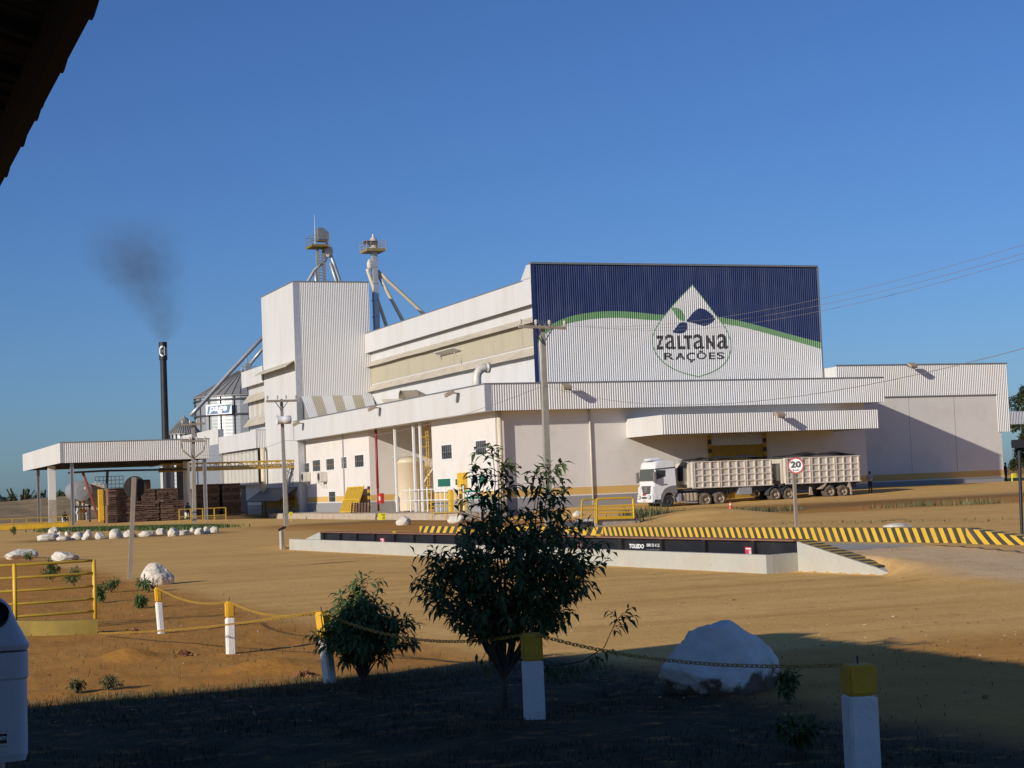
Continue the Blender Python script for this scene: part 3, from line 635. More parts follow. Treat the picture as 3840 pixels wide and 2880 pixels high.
# front wall: dock door, downpipes, pilaster lines
a = PY(2657, 1632, YW); b = PY(2863, 1620, YW); zs = PY(2760, 1668, YW).z
mb = MB(); mb.box(a.x, b.x, YW-.05, YW-.004, .1, zs); dd = mb.build('dock_door', MT['dullyellow'], ann)
mb = MB(); mb.corr('x', a.x, b.x, YW-.02, -1, zs, a.z, .2, .03); mb.build('shutter', MT['zinc'], dd, recalc=False)
for x in (a.x, b.x):
    mb = MB(); nS = 14
    for i in range(nS): mb.box(x-.14, x+.14, YW-.16, YW-.06, lerp(.3, a.z, i/nS), lerp(.3, a.z, (i+1)/nS), i % 2)
    mb.build('striped_jamb', [MT['stripeblack'], MT['oldyellow']], dd)
xp = PY(1873, 1600, YW-.45).x
mb = MB(); mb.tube([(xp, YW-.45, ZP0+.1), (xp, YW-.45, 0)], .185, 14); mb.build('downpipe', MT['beige'], ann, smooth=True)
xp = PY(2212, 1600, YW-.1).x
mb = MB(); mb.tube([(xp, YW-.12, ZP0+.1), (xp, YW-.12, 0)], .075, 8); mb.build('downpipe', MT['duct'], ann, smooth=True)
for u in (1290,):
    a = PX(u, 1780, XW-.05); mb = MB(); mb.tube([(XW-.08, a.y, ZP0+.05), (XW-.08, a.y, 0)], .07, 8); mb.build('downpipe', MT['steel'], ann)
# canopy over the dock
XC = 59.08; YC = 116.83; cx1 = PY(3291, 1570, YC).x; zc0, zc1 = 5.35, 6.83
can = thing('dock_canopy', 'white corrugated canopy over the yellow dock door', 'canopy', (XC, YC, 0))
mb = MB(); mb.corr('x', XC+.03, cx1, YC, -1, zc0, zc1, .2, .045); mb.build('front_fascia', MT['sheet'], can, recalc=False)
mb = MB(); mb.corr('y', YC+.02, YW-.01, XC, -1, zc0, zc1, .25, .015); mb.build('side_fascia', MT['sheet_side'], can, recalc=False); mb = MB(); mb.corr('y', YC+.02, YW-.01, cx1, 1, zc0, zc1, .25, .015); mb.build('side_fascia', MT['sheet_side'], can, recalc=False)
mb = MB(); mb.box(XC+.03, cx1-.03, YC+.04, YW-.01, zc1-.3, zc1-.2); mb.box(XC+.03, cx1-.03, YC+.04, YC+.1, zc0+.01, zc1-.02)
for i in range(7): x = lerp(XC+.3, cx1-.3, i/6); mb.box(x-.06, x+.06, YC+.1, YW-.01, zc0+.1, zc1-.31)
mb.build('roof_frame', MT['zinc'], can)
# elbow duct and roof scoops on the low roof
yd = YP+3.0
mb = MB(); P3 = lambda u, v, yy=129.0: PY(u, v, yy)
q = [P3(1788,1445)+Vector((0,0,-1.5)), P3(1788,1420), P3(1790,1402), P3(1799,1387), P3(1814,1380), P3(1834,1379)]
mb.tube(q, .36, 16); mb.tube([q[-1]-Vector((.25,0,0)), q[-1]+Vector((.02,0,0))], .42, 16)
du = mb.build('exhaust_duct', MT['duct'], None, smooth=True); tag(du, 'beige elbow exhaust duct rising from the low roof beside the painted front', 'duct')
mb = MB()
for yy, s in ((158, 1.0),):
    P3 = lambda u, v: PX(u, v, 49.5)
    Q0, Q1, Q2 = PY(1503,1490,152), PY(1560,1487,152), PY(1605,1505,152)
    mb.tube([Q0, Q1, Q2, Q2+Vector((.4,0,-1))], [.62,.62,.55,.5], 18, cap=False); mb.tube([Q0, Q0+Vector((.08,0,0))], .66, 18, cap=False); mb.tube([Q1, Q1+Vector((.08,0,0))], .65, 18, cap=False)
o = mb.build('roof_hood_duct', MT['rim'], None); tag(o, 'large dusty hood lying above the low roof edge', 'hood')
mb = MB(); A = [P3(1427,1497), P3(1440,1513), P3(1520,1497)]
mb.prism([(p.x, p.y, p.z) for p in A], (1.2, 0, 0)); o = mb.build('roof_scoop', MT['awning'], None, bevel=.03); tag(o, 'small flat pale vent flap left of the large dusty hood', 'vent')
# floodlights on fascias
def floodlight(p, axis, label):
    t = thing('floodlight', label, 'floodlight', p, 'floodlights on the fascias')
    out = Vector((0,-1,0)) if axis == 'y' else Vector((-1,0,0)); side = Vector((1,0,0)) if axis == 'y' else Vector((0,1,0))
    p = Vector(p)
    m = MB(); m.bar(p, p+out*.75+Vector((0,0,.05)), .08, .08); m.build('bracket', MT['darksteel'], t)
    m = MB(); c = p+out*.85; m.obox(c, side*.36, (out*.30+Vector((0,0,-.14))), Vector((0,0,.12))+out*.05); h = m.build('lamp_head', MT['rim'], t, bevel=.03)
    m = MB(); c2 = c+Vector((0,0,-.16))+out*.04; m.obox(c2, side*.3, (out*.26+Vector((0,0,-.12))), Vector((0,0,.012))); m.build('lens', MT['glass'], h)
floodlight(PX(1723,1475,XF), 'x', 'floodlight on the side fascia nearest the building corner')
floodlight(PX(1429,1530,XF), 'x', 'floodlight on the side fascia below the small vent flap')
floodlight(PX(1140,1588,XF), 'x', 'floodlight at the far left end of the side fascia')
floodlight(PY(2108,1452,YP-.04), 'y', 'floodlight on the front fascia right of the tall utility pole')
floodlight(PY(2903,1555,YC-.04), 'y', 'floodlight on the canopy fascia over the truck')

# ---- right wing
wg = thing('storage_wing', 'long white wing at the right with corrugated upper band and angled shadow', 'building', (BX1, YG, 0))
gx1 = PY(3763, 1750, YG).x; gt = PY(3400, 1370, YG).z; ex1 = PY(3775, 1400, YG).x; zb1 = PY(3400, 1485, YG).z; zn = PY(3787, 1618, YG).z; nx = PY(3735, 1500, YG).x
mb = MB(); mb.box(ax1-1.0, gx1, YG, YG+30, -.4, zb1+.6); mb.build('wall', MT['block'], wg)
mb = MB(); mb.corr('x', BX1+.12, ex1, YG-.06, -1, zb1, gt, .2, .045); mb.corr('x', nx, ex1, YG-.06, -1, zn, zb1-.004, .2, .045); mb.build('front_cladding', MT['sheet'], wg, recalc=False)
mb = MB(); mb.box(BX1+.2, ex1-.03, YG+.0, YG+30, zb1+.62, gt-.05); mb.box(gx1+.02, ex1-.03, YG-.03, YG+30, zn+.02, zb1+.6); mb.build('upper_body', MT['sheet_side'], wg)
mb = MB(); mb.box(BX1+.15, ex1+.04, YG-.13, YG+.2, gt, gt+.12); mb.box(ax1+.1, nx, YG-.1, YG-.06, zb1-.1, zb1); mb.build('trim', MT['trim'], wg)
for u in (3412, 3582):
    x = PY(u, 1600, YG).x; mb = MB(); mb.box(x-.02, x+.02, YG-.008, YG-.002, 1.7, zb1-.12); mb.build('wall_joint', MT['concrete'], wg)
floodlight(PY(3402,1372,YG-.1), 'y', 'floodlight on the top edge of the right wing')
gs = thing('grey_shed', 'small grey shed roof seen past the right end of the wing', 'building', (PY(3790,1560,185).x, 185, 0))
a = PY(3740,1545,185); b = PY(3980,1600,185); mb = MB(); mb.corr('x', a.x, b.x, 185, -1, b.z+.5, a.z, .25, .04); mb.build('fascia', MT['zinc'], gs, recalc=False)
mb = MB(); mb.box(a.x+.05, b.x-.05, 185.06, 196, a.z-.3, a.z-.1); mb.build('roof', MT['zinc'], gs)
for x in (b.x-.5, a.x+.3):
    mb = MB(); mb.box(x-.15, x+.15, 185.2, 185.5, 0, a.z-.31); mb.build('column', MT['concrete'], gs)

# ---- loading kerb along the side wall
mb = MB(); ys = [121.5+i*3.5 for i in range(18)]
for a, b in zip(ys, ys[1:]):
    mb.box(44.0, 47.9, a, b-.02, -1.3, .02+.015*math.sin(a*3))
tag(mb.build('loading_kerb', MT['kerb']), 'long stained concrete kerb at the foot of the windowed side wall', 'kerb')

# ---- things along the side wall
# white fence with the bay columns
fz = lambda u, v, x=47.2: PX(u, v, x)
fe = thing('bay_fence', 'white tube fence across the open tank bay', 'fence', (47.2, 147, 0))
y0, y1 = fz(1740, 1900).y, fz(1510, 1900).y
for z in (1.0, 1.9):
    mb = MB(); mb.tube([(47.2, y0, z), (47.2, y1, z)], .035, 6); mb.build('rail', MT['signwhite'], fe)
for i in range(15):
    y = lerp(y0, y1, i/14); mb = MB(); mb.tube([(47.2, y, .02), (47.2, y, 2.0+.1*(i % 4 == 0))], .028 if i % 4 else .05, 6); mb.build('post', MT['signwhite'], fe)
for u, lab in ((1483, 'leftmost tall white steel column of the tank bay'), (1553, 'middle tall white steel column, in front of the beige tank'), (1578, 'right tall white steel column beside the yellow caged ladder')):
    c = PX(u, 1700, 47.55); mb = MB(); mb.box(47.44, 47.66, c.y-.11, c.y+.11, 0, ZP0); tag(mb.build('bay_column', MT['signwhite'], None, bevel=.03), lab, 'column', 'white columns of the tank bay')
c = PX(1412, 1700, 47.7); mb = MB(); mb.tube([(47.7, c.y, ZP0), (47.7, c.y, 2.2)], .12, 10); mb.tube([(47.7, c.y, 2.2), (47.7, c.y, .1)], .10, 10)
tag(mb.build('fire_pipe', MT['redpipe'], None, smooth=True), 'dark red standpipe at the left edge of the tank bay', 'pipe')
a = PX(1421, 1850, 47.0); b = PX(1435, 1888, 47.0); hb = thing('hose_cabinet', 'red fire hose cabinet below the dark red standpipe', 'cabinet', (47.0, b.y, b.z))
mb = MB(); mb.box(46.9, 47.15, b.y, a.y, b.z, a.z); mb.build('box', MT['red'], hb, bevel=.02)
mb = MB(); mb.box(46.885, 46.897, lerp(b.y,a.y,.35), lerp(b.y,a.y,.7), lerp(b.z,a.z,.3), lerp(b.z,a.z,.7)); mb.build('front_mark', MT['signwhite'], hb)
# beige tank
ty = 147.5; tr = PX(1590,1850,51.0).x
c = PX(1540, 1850, 51.3); tk = thing('storage_tank', 'beige upright tank with domed top inside the open bay', 'tank', (51.3, c.y, 0))
rt = 1.42; zt = PX(1540, 1735, 51.3).z
mb = MB(); mb.lathe([(rt, 0), (rt, zt), (rt*1.02, zt+.02), (rt*.8, zt+.35), (rt*.35, zt+.55), (.05, zt+.62)], (51.3, c.y, 0), n=32); mb.build('shell', MT['beige'], tk, smooth=True)
mb = MB(); mb.tube([(51.3-rt+.2, c.y+1.6, zt+.5), (51.3-rt+.1, c.y-.4, zt+.75), (51.3, c.y-.8, zt+.7)], .07, 8); mb.build('top_pipe', MT['duct'], tk)
mb = MB(); mb.lathe([(.38, 0), (.38, .12), (.25, .12), (.25, .02), (.38, .0)], (51.3-rt-.02, c.y-.3, 1.1), (-1, 0, 0), 18); mb.build('manhole', MT['signwhite'], tk)
# caged ladder
c = PX(1604, 1700, 48.6); lad = thing('caged_ladder', 'yellow ladder with safety hoops at the right side of the tank bay', 'ladder', (48.6, c.y, 0))
ztl = PX(1604, 1605, 48.6).z
for dy in (-.28, .28): mb = MB(); mb.tube([(48.6, c.y+dy, .1), (48.6, c.y+dy, 7.9)], .035, 6); mb.build('stile', MT['yellow'], lad)
mb = MB(); 
for i in range(24): z = .4+i*.31; mb.tube([(48.6, c.y-.28, z), (48.6, c.y+.28, z)], .022, 5)
tag(mb.build('rungs', MT['yellow'], lad))
for i in range(7):
    z = 2.2+i*.85; q = [(48.6-.75*math.sin(t), c.y+.38*math.cos(t)*1.05, z) for t in [math.pi*k/8 for k in range(9)]]
    mb = MB(); mb.tube(q, .028, 5); mb.build('hoop', MT['yellow'], lad)
# inclined stair/brace in bay
st = thing('steel_stair', 'pale steel stair behind the yellow caged ladder', 'stair', (49.6, 141, 0))
mb = MB(); a = Vector((49.6, 145.5, 2.6)); b = Vector((49.6, 139.2, 5.4)); mb.bar(a, b, .08, .22); mb.bar(a+Vector((.9,0,0)), b+Vector((.9,0,0)), .08, .22); mb.build('stringer', MT['beige'], st)
mb = MB()
for i in range(12): p = a.lerp(b, (i+.5)/12); mb.box(p.x+.04, p.x+.86, p.y-.14, p.y+.14, p.z, p.z+.04)
mb.build('treads', MT['beige'], st)
mb = MB(); mb.tube([a+Vector((0,0,1)), b+Vector((0,0,1)), b+Vector((0,-.4,1))], .03, 6); mb.build('handrail', MT['beige'], st)
# yellow grid panel leaning
a = PX(1272, 1930, 46.3); b = PX(1330, 1930, 46.3); t0 = PX(1290, 1845, 47.5)
gp = thing('leaning_gate_panel', 'yellow steel grid panel leaning against the white side wall', 'gate panel', (46.3, b.y, 0))
zt = 2.45; sl = .9
def GP(y, z): return (46.4+sl*z/zt, y, .02+z)
mb = MB()
for y in (b.y, a.y): mb.bar(GP(y, 0), GP(y-.0, zt), .12, .12)
for z in (.06, zt*.5, zt-.06): mb.bar(GP(b.y, z), GP(a.y, z), .1, .1)
mb.build('frame', MT['yellow'], gp)
for i in range(1, 9):
    y = lerp(b.y, a.y, i/9); mb = MB(); mb.bar(GP(y, .1), GP(y, zt-.1), .07, .03); mb.build('slat', MT['yellow'], gp)
mb = MB(); k = [GP(b.y+.1, .1), GP(a.y-.1, .1), GP(a.y-.1, zt-.1), GP(b.y+.1, zt-.1)]; mb.quad(*[(p[0]+.05, p[1], p[2]) for p in k]); mb.build('mesh_backing', MT['oldyellow'], gp)
# pallets
pl = thing('wooden_pallet', 'brown wooden pallet standing on edge below the yellow grid panel, leftmost', 'pallet', (0,0,0), 'pallets stacked by the kerb')
mb = MB()
for i in range(6): mb.box(-.6, .6, .06, .10, .02+i*.2, .14+i*.2)
mb.build('deck_boards', MT['woodend'], pl)
for x in (-.55, 0, .55): mb = MB(); mb.box(x-.05, x+.05, -.06, .055, .0, 1.16); mb.build('stringer', MT['wood'], pl)
for i, (u, lab) in enumerate(((1330, None), (1350, 'brown wooden pallet standing on edge, middle of three'), (1372, 'brown wooden pallet standing on edge, rightmost, beside the striped post'))):
    o = pl if i == 0 else copy_tree(pl)
    p = PX(u, 1932, 45.6); o.location = (p.x, p.y, .02); o.rotation_euler = (R(-8), 0, R(-62)); o.scale = (.75, 1, .8)
    if lab: o['label'] = lab
# striped post and yellow bollard
p = PX(1386, 1930, 46.6); mb = MB()
for i in range(8): mb.box(46.5, 46.7, p.y-.12, p.y+.12, .02+i*.3, .02+(i+1)*.3, i % 2)
tag(mb.build('striped_post', [MT['yellow'], MT['stripeblack']]), 'yellow and black post at the left corner of the tank bay', 'post')
p = PX(1693, 1915, 46.6); z1 = PX(1693, 1836, 46.6).z
mb = MB(); mb.box(46.45, 46.75, p.y-.3, p.y+.3, .0, z1); tag(mb.build('guard_post', MT['yellow'], None, bevel=.04), 'plain yellow guard post left of the yellow service door', 'post')
# green and white notice board
nb = thing('notice_board', 'green and white notice board beside the yellow service door', 'sign', (45.0, PX(1775,1860,45.0).y, 0))
a = PX(1744, 1838, 45.0); b = PX(1800, 1872, 45.0); mb = MB(); mb.box(44.97, 45.03, b.y, a.y, b.z, a.z); mb.build('board', MT['signwhite'], nb)
h = a.z-b.z; mb = MB(); mb.box(44.955, 44.968, b.y+.03, a.y-.03, a.z-h*.25, a.z-.02); mb.box(44.955, 44.968, b.y+.03, a.y-.03, b.z+.02, b.z+h*.3); mb.build('green_panel', MT['signgreen'], nb)
for y in (b.y+.2, a.y-.2): mb = MB(); mb.tube([(45.05, y, -.5), (45.05, y, a.z)], .04, 6); mb.build('leg', MT['steel'], nb)
# yellow handrail at the kerb
hr = thing('kerb_handrail', 'low yellow handrail on the kerb right of the tank bay', 'railing', (43.6, 130, 0))
a = PX(1620, 1940, 43.8); b = PX(1725, 1930, 43.8)
for z in (.25, .75, 1.1): mb = MB(); mb.tube([(43.8, a.y, z-.2), (43.8, b.y, z-.1)], .04, 6); mb.build('rail', MT['oldyellow'], hr)
for t in (0, .5, 1): y = lerp(a.y, b.y, t); mb = MB(); mb.tube([(43.8, y, -.8), (43.8, y, 1.0)], .045, 6); mb.build('post', MT['oldyellow'], hr)
# air conditioners and wall brackets
ac = thing('air_conditioner', 'grey wall air conditioner with fan grille, leftmost of the row under the windows', 'air conditioner', (0,0,0), 'air conditioners on the side wall')
mb = MB(); mb.box(-.75, -.02, -.62, .62, 0, 1.0); mb.build('casing', MT['duct'], ac, bevel=.03)
mb = MB(); mb.lathe([(.42, 0), (.42, .03), (.36, .03), (.36, .01), (.1, .02), (.02, .03)], (-.752, 0, .5), (-1,0,0), 16); mb.build('fan_grille', MT['darksteel'], ac)
mb = MB(); mb.bar((-.75, -.5, -.04), (0, -.5, -.04), .05, .05); mb.bar((-.75, .5, -.04), (0, .5, -.04), .05, .05); mb.bar((-.7, .5, -.06), (0, .5, -.7), .04, .04); mb.bar((-.7, -.5, -.06), (0, -.5, -.7), .04, .04); mb.build('bracket', MT['steel'], ac)
for i, (u, v, lab) in enumerate(((1130,1808,None),(1160,1806,'large grey air conditioner below the second barred window'),(1222,1806,'air conditioner on a wide bracket below the middle windows'))):
    o = ac if i == 0 else copy_tree(ac); p = PX(u, v, XW-.01); o.location = (XW-.01, p.y, p.z)
    if lab: o['label'] = lab
# awning shelter at the far end of the side wall
sh = thing('grey_awning', 'dark grey awning sheet on the tower wall beyond the side wall', 'awning', (XT, 184, 0))
a = PX(990, 1842, XT); b = PX(1116, 1835, XT)
mb = MB(); mb.prism([(XT-.02, a.y, a.z+.3), (XT-2.2, a.y, a.z-1.1), (XT-2.2, a.y, a.z-1.2), (XT-.02, a.y, a.z+.2)], (0, b.y-a.y, 0)); mb.build('awning_sheet', MT['darksteel'], sh)
for y in (a.y-.2, (a.y+b.y)/2, b.y+.3): mb = MB(); mb.tube([(XT-2.1, y, a.z-1.2), (XT-2.1, y, -.3)], .06, 8); mb.build('post', MT['darksteel'], sh)
mb = MB(); mb.box(XT-.06, XT-.04, b.y, a.y, .4, 1.7); mb.build('back_panel', MT['oldyellow'], sh)

# ================================================================== LEFT YARD
# low annexe and upper gallery behind the tower
XA = XT-1.15
an2 = thing('rear_annexe', 'low white annexe with fascia behind the yellow truss bridge', 'building', (XA, 210, 0))
ya0 = PX(960, 1613, XA).y; ya1 = PX(820, 1645, XA).y; za1 = PX(960, 1613, XA).z; za0 = PX(960, 1680, XA).z
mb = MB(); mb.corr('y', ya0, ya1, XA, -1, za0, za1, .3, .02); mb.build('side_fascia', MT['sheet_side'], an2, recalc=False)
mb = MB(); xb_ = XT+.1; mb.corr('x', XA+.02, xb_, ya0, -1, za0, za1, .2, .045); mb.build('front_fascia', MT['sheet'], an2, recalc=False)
ysh = ya1; xb_ = XT+.1; mb = MB(); mb.box(XA+.05, xb_-.02, ya0+.05, ysh, za0+.05, za1-.05); mb.box(XA-.05, xb_+.02, ya0-.06, ya0+.1, za1, za1+.1); mb.build('roof', MT['zinc'], an2)
for i in range(9):
    y = lerp(ya0+2, ysh, i/9); y2 = lerp(ya0+2, ysh, (i+1)/9)
    mb = MB(); mb.box(XA+.5, XA+.6, y, lerp(y, y2, .6), 3.3, za0); mb.build('wall_sheet', MT['sheet_side'], an2)
    mb = MB(); mb.box(XA+.5, XA+.6, lerp(y, y2, .6), y2, 3.3, za0); mb.build('wall_sheet', MT['awning'], an2)
bk = thing('rear_building', 'white rear building with a dark doorway beyond the plank stacks', 'building', (XT, ylow, 0))
mb = MB(); mb.box(XT+.6, XT+8, ylow+.3, ylow+60, 0, 7); mb.build('body', MT['sheet_side'], bk)
a = PX(886, 1790, XT+.5); b = PX(921, 1790, XT+.5); mb = MB(); mb.box(XT+.5, XT+.59, b.y, a.y, 0, 5.6); mb.build('doorway', MT['darksteel'], bk)
c = PX(985, 1700, XA+.6); mb = MB(); mb.tube([(XA+.6, c.y, za0), (XA+.6, c.y, -.3)], .27, 14); mb.build('column', MT['beige'], an2, smooth=True)
mb = MB(); a = PX(845, 1790, XT+.5); b = PX(885, 1790, XT+.5); mb.box(XT+.4, XT+.59, b.y, a.y, 3.4, 6.0); mb.build('white_panel', MT['sheet_side'], bk)
# step of higher fascia at far end
an3 = thing('far_annexe', 'farthest stepped piece of white fascia beside the silos', 'building', (XA, ya1, 0))
a = PX(760, 1620, XA); b = PX(823, 1605, XA); c = PX(823, 1665, XA)
mb = MB(); mb.corr('y', ya1+.2, max(a.y, ya1+24), XA, -1, c.z, b.z, .4, .03); mb.build('side_fascia', MT['sheet_side'], an3, recalc=False)
mb = MB(); mb.box(XA+.05, XA+.7, ya1+.2, max(a.y, ya1+24), 3.3, b.z-.1); mb.build('body', MT['zinc'], an3)
for k in range(4): y = lerp(ya1+.5, ya1+23, k/3); mb = MB(); mb.box(XA+.2, XA+.5, y, y+.3, -.4, 3.3); mb.build('column', MT['steel'], an3)
ug = thing('upper_gallery', 'white upper storey with sloping louvres behind the tower', 'building', (XT+.4, yl, 0))
XG = XT+.55
yg1 = PX(930, 1470, XG).y; zt = PX(980, 1378, XG).z; zt0 = PX(980, 1440, XG).z; yg2 = PX(905, 1400, XG-.6).y
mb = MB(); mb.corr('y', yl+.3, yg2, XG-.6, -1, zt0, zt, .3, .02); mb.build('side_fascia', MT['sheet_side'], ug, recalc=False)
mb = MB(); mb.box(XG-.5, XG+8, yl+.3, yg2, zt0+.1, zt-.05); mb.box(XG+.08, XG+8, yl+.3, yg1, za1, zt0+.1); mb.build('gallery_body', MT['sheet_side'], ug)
zz = [PX(955, v, XG).z for v in (1480, 1500, 1512, 1563, 1570, 1590)]
for i in range(8):
    y = lerp(yl+.3, yg1, i/8); y2 = lerp(yl+.3, yg1, (i+1)/8); mb = MB(); mb.box(XG+.03, XG+.07, y, y2, zz[3], zz[1]); mb.build('wall_strip', MT['sheet_side'] if i % 2 else MT['awning'], ug)
for k in (0, 4):
    mb = MB(); mb.prism([(XG+.05, yl, zz[k]+.1), (XG-.7, yl, zz[k+1]-.2), (XG-.7, yl, zz[k+1]-.28), (XG+.05, yl, zz[k])], (0, yg1-yl, 0)); mb.build('louvre_awning', MT['awning'], ug)
# silos
def silo(lab, cx_u, half_u, v_eave, v_apex, Y, steps):
    c = PY(cx_u, 1800, Y); r = abs(PY(cx_u+half_u, 1800, Y).x-c.x)*.95; ze = PY(cx_u, v_eave, Y).z; zap = PY(cx_u, v_apex, Y).z
    t = thing('grain_silo', lab, 'silo', (c.x, Y, 0), 'corrugated grain silos')
    m = MB(); prof = []
    nr = int(ze/.28)
    for i in range(nr+1): z = ze*i/nr; prof.append((r+(.008 if i % 2 else 0), z))
    m.lathe(prof, (c.x, Y, 0), n=40); m.build('shell', MT['silo'], t)
    m = MB(); n = 40; k0 = []
    m.lathe([(r*1.03, ze-.1), (r*1.03, ze+.05), (r*.12, zap), (.05, zap+.4)], (c.x, Y, 0), n=n); m.build('cone_roof', MT['siloroof'], t)
    m = MB()
    for i in range(n):
        a = 2*math.pi*i/n; m.bar((c.x+r*1.03*math.cos(a), Y+r*1.03*math.sin(a), ze+.1), (c.x+r*.12*math.cos(a), Y+r*.12*math.sin(a), zap+.06), .09, .14)
    m.build('roof_ribs', MT['siloroof'], t)
    for i in range(22):
        a = 2*math.pi*i/22; px_, py_ = c.x+(r+.07)*math.cos(a), Y+(r+.07)*math.sin(a); m = MB(); m.box(px_-.08, px_+.08, py_-.08, py_+.08, 0, ze); m.build('stiffener', MT['darksteel'], t)
    return c, r, ze, zap, t
MT['silo'] = M('silo_steel', (.42,.43,.43), .42, .55, var=.08, scale=1)
MT['siloroof'] = M('silo_roof_steel', (.30,.29,.27), .55, .3, var=.12, scale=1)
c, r, ze, zap, s1 = silo('large grain silo carrying the white and blue sign', 925, 188, 1490, 1393, 290, 0)
for v in (1506, 1562):
    z = PY(800, v, 290).z; m = MB(); m.lathe([(r+.3, z-.12), (r+.3, z+.12), (r+.02, z+.12), (r+.02, z-.12)], (c.x, 290, 0), n=40); m.build('ring_beam', MT['darksteel'], s1)
# sign on the silo
sg = thing('silo_sign', 'white and blue page sign on the large silo', 'sign', (0,0,0))
def on_silo(u, v):
    y = 290-r
    for _ in range(30): p = PY(u, v, y); y = 290-math.sqrt(max(0, (r+.8)**2-(p.x-c.x)**2))
    return PY(u, v, y)
A = on_silo(771, 1518); B = on_silo(868, 1512); C_ = on_silo(771, 1557); B.z = A.z+(B.z-A.z)*.6
ex = (B-A); ez = Vector((0,0,C_.z-A.z)); outn = Vector((-(B-A).y, (B-A).x, 0)).normalized(); outn = -outn if outn.y > 0 else outn
sg.location = A
m = MB(); m.prism([A, B, B+ez, A+ez], -outn*.12); m.build('board', MT['signwhite'], sg)
def SP(a, b, d=.02): return A+ex*a+ez*b+outn*d
m = MB(); m.add([SP(.10,.18), SP(.86,.10), SP(.97,.12), SP(.90,.88), SP(.05,.94)], [(0,1,2,3,4)]); m.build('blue_field', MT['signblue'], sg)
m = MB(); m.add([SP(.86,.08,.03), SP(.98,.05,.03), SP(.97,.28,.03)], [(0,1,2)]); m.build('green_corner', MT['green'], sg)
m = MB(); put_text(m, 'page', SP(.13,.90,.04), ex*.70, -ez*.70, .035, .22); m.build('lettering', MT['signwhite'], sg)
# small silo over the boiler shed roof
silo('small grain silo behind the boiler shed roof', 697, 63, 1628, 1568, 240, 0)
# conveyor tubes running down to the silos
Yc = 238
for pts, rr, lab in (([(1010,1240),(984,1266),(860,1398),(742,1530),(715,1558)], .29, 'long grey conveyor tube sloping down left to the silos'), ([(1005,1285),(985,1308),(938,1365)], .25, 'short grey conveyor tube beside the long one')):
    m = MB(); m.tube([PY(u, v, Yc) for u, v in pts], rr, 10); tag(m.build('conveyor_tube', MT['steel'], None, smooth=True), lab, 'conveyor', 'conveyor tubes')
ch = thing('transfer_machine', 'small steel transfer machine with rails above the upper gallery', 'machine', PY(930, 1385, 270))
q = PY(930, 1390, 270); m = MB(); m.box(q.x-.5, q.x+.5, 269.5, 270.5, q.z-.8, q.z+1.2); m.build('casing', MT['steel'], ch, bevel=.05)
m = MB(); m.tube([q+Vector((-.2,0,1.2)), q+Vector((-.2,0,2.2))], .12, 8); m.build('vent', MT['steel'], ch)
m = MB(); m.tube([q+Vector((-1.2,-.5,.6)), q+Vector((1.4,-.5,.6))], .05, 6); m.tube([q+Vector((-1.2,-.5,-.8)), q+Vector((-1.2,-.5,.6))], .05, 6); m.build('rail', MT['steel'], ch)

# yellow truss bridge
Yt2 = 181.5
tb = thing('pipe_bridge', 'yellow steel truss bridge crossing from the annexe to the shed', 'truss', (30, Yt2, 0))
T0, T1 = PY(1108, 1726, Yt2), PY(600, 1752, Yt2); B0 = PY(1112, 1751, Yt2); hgt = T0.z-B0.z; T1.z = T0.z
for dy in (0, 1.0):
    for dz in (0, -hgt): m = MB(); m.bar((T0.x, Yt2+dy, T0.z+dz), (T1.x, Yt2+dy, T0.z+dz), .16, .16); m.build('chord', MT['oldyellow'], tb)
nb_ = 22
m = MB()
for i in range(nb_):
    xa, xb = lerp(T0.x, T1.x, i/nb_), lerp(T0.x, T1.x, (i+1)/nb_)
    m.bar((xa, Yt2, T0.z), (xa, Yt2, T0.z-hgt), .08, .08)
    if i % 2: m.bar((xa, Yt2, T0.z), (xb, Yt2, T0.z-hgt), .08, .08)
    else: m.bar((xa, Yt2, T0.z-hgt), (xb, Yt2, T0.z), .08, .08)
m.build('web_bracing', MT['oldyellow'], tb)
m = MB(); m.tube([(T0.x, Yt2+.5, T0.z-hgt+.2), (T1.x, Yt2+.5, T0.z-hgt+.2)], .2, 8); m.build('carried_pipe', MT['duct'], tb)
lt_ = thing('lattice_post', 'dark lattice post under the right end of the yellow truss', 'post', (T0.x-.6, Yt2, 0))
m = MB(); 
for dx in (-.35, .35): m.bar((T0.x-.5+dx, Yt2+.5, 0), (T0.x-.5+dx, Yt2+.5, T0.z-hgt), .08, .08)
m.build('leg', MT['steel'], lt_); m = MB()
for i in range(12): z = i*(T0.z-hgt)/12; s = 1 if i % 2 else -1; m.bar((T0.x-.5-.35*s, Yt2+.5, z), (T0.x-.5+.35*s, Yt2+.5, z+(T0.z-hgt)/12), .05, .05)
m.build('lacing', MT['darksteel'], lt_)

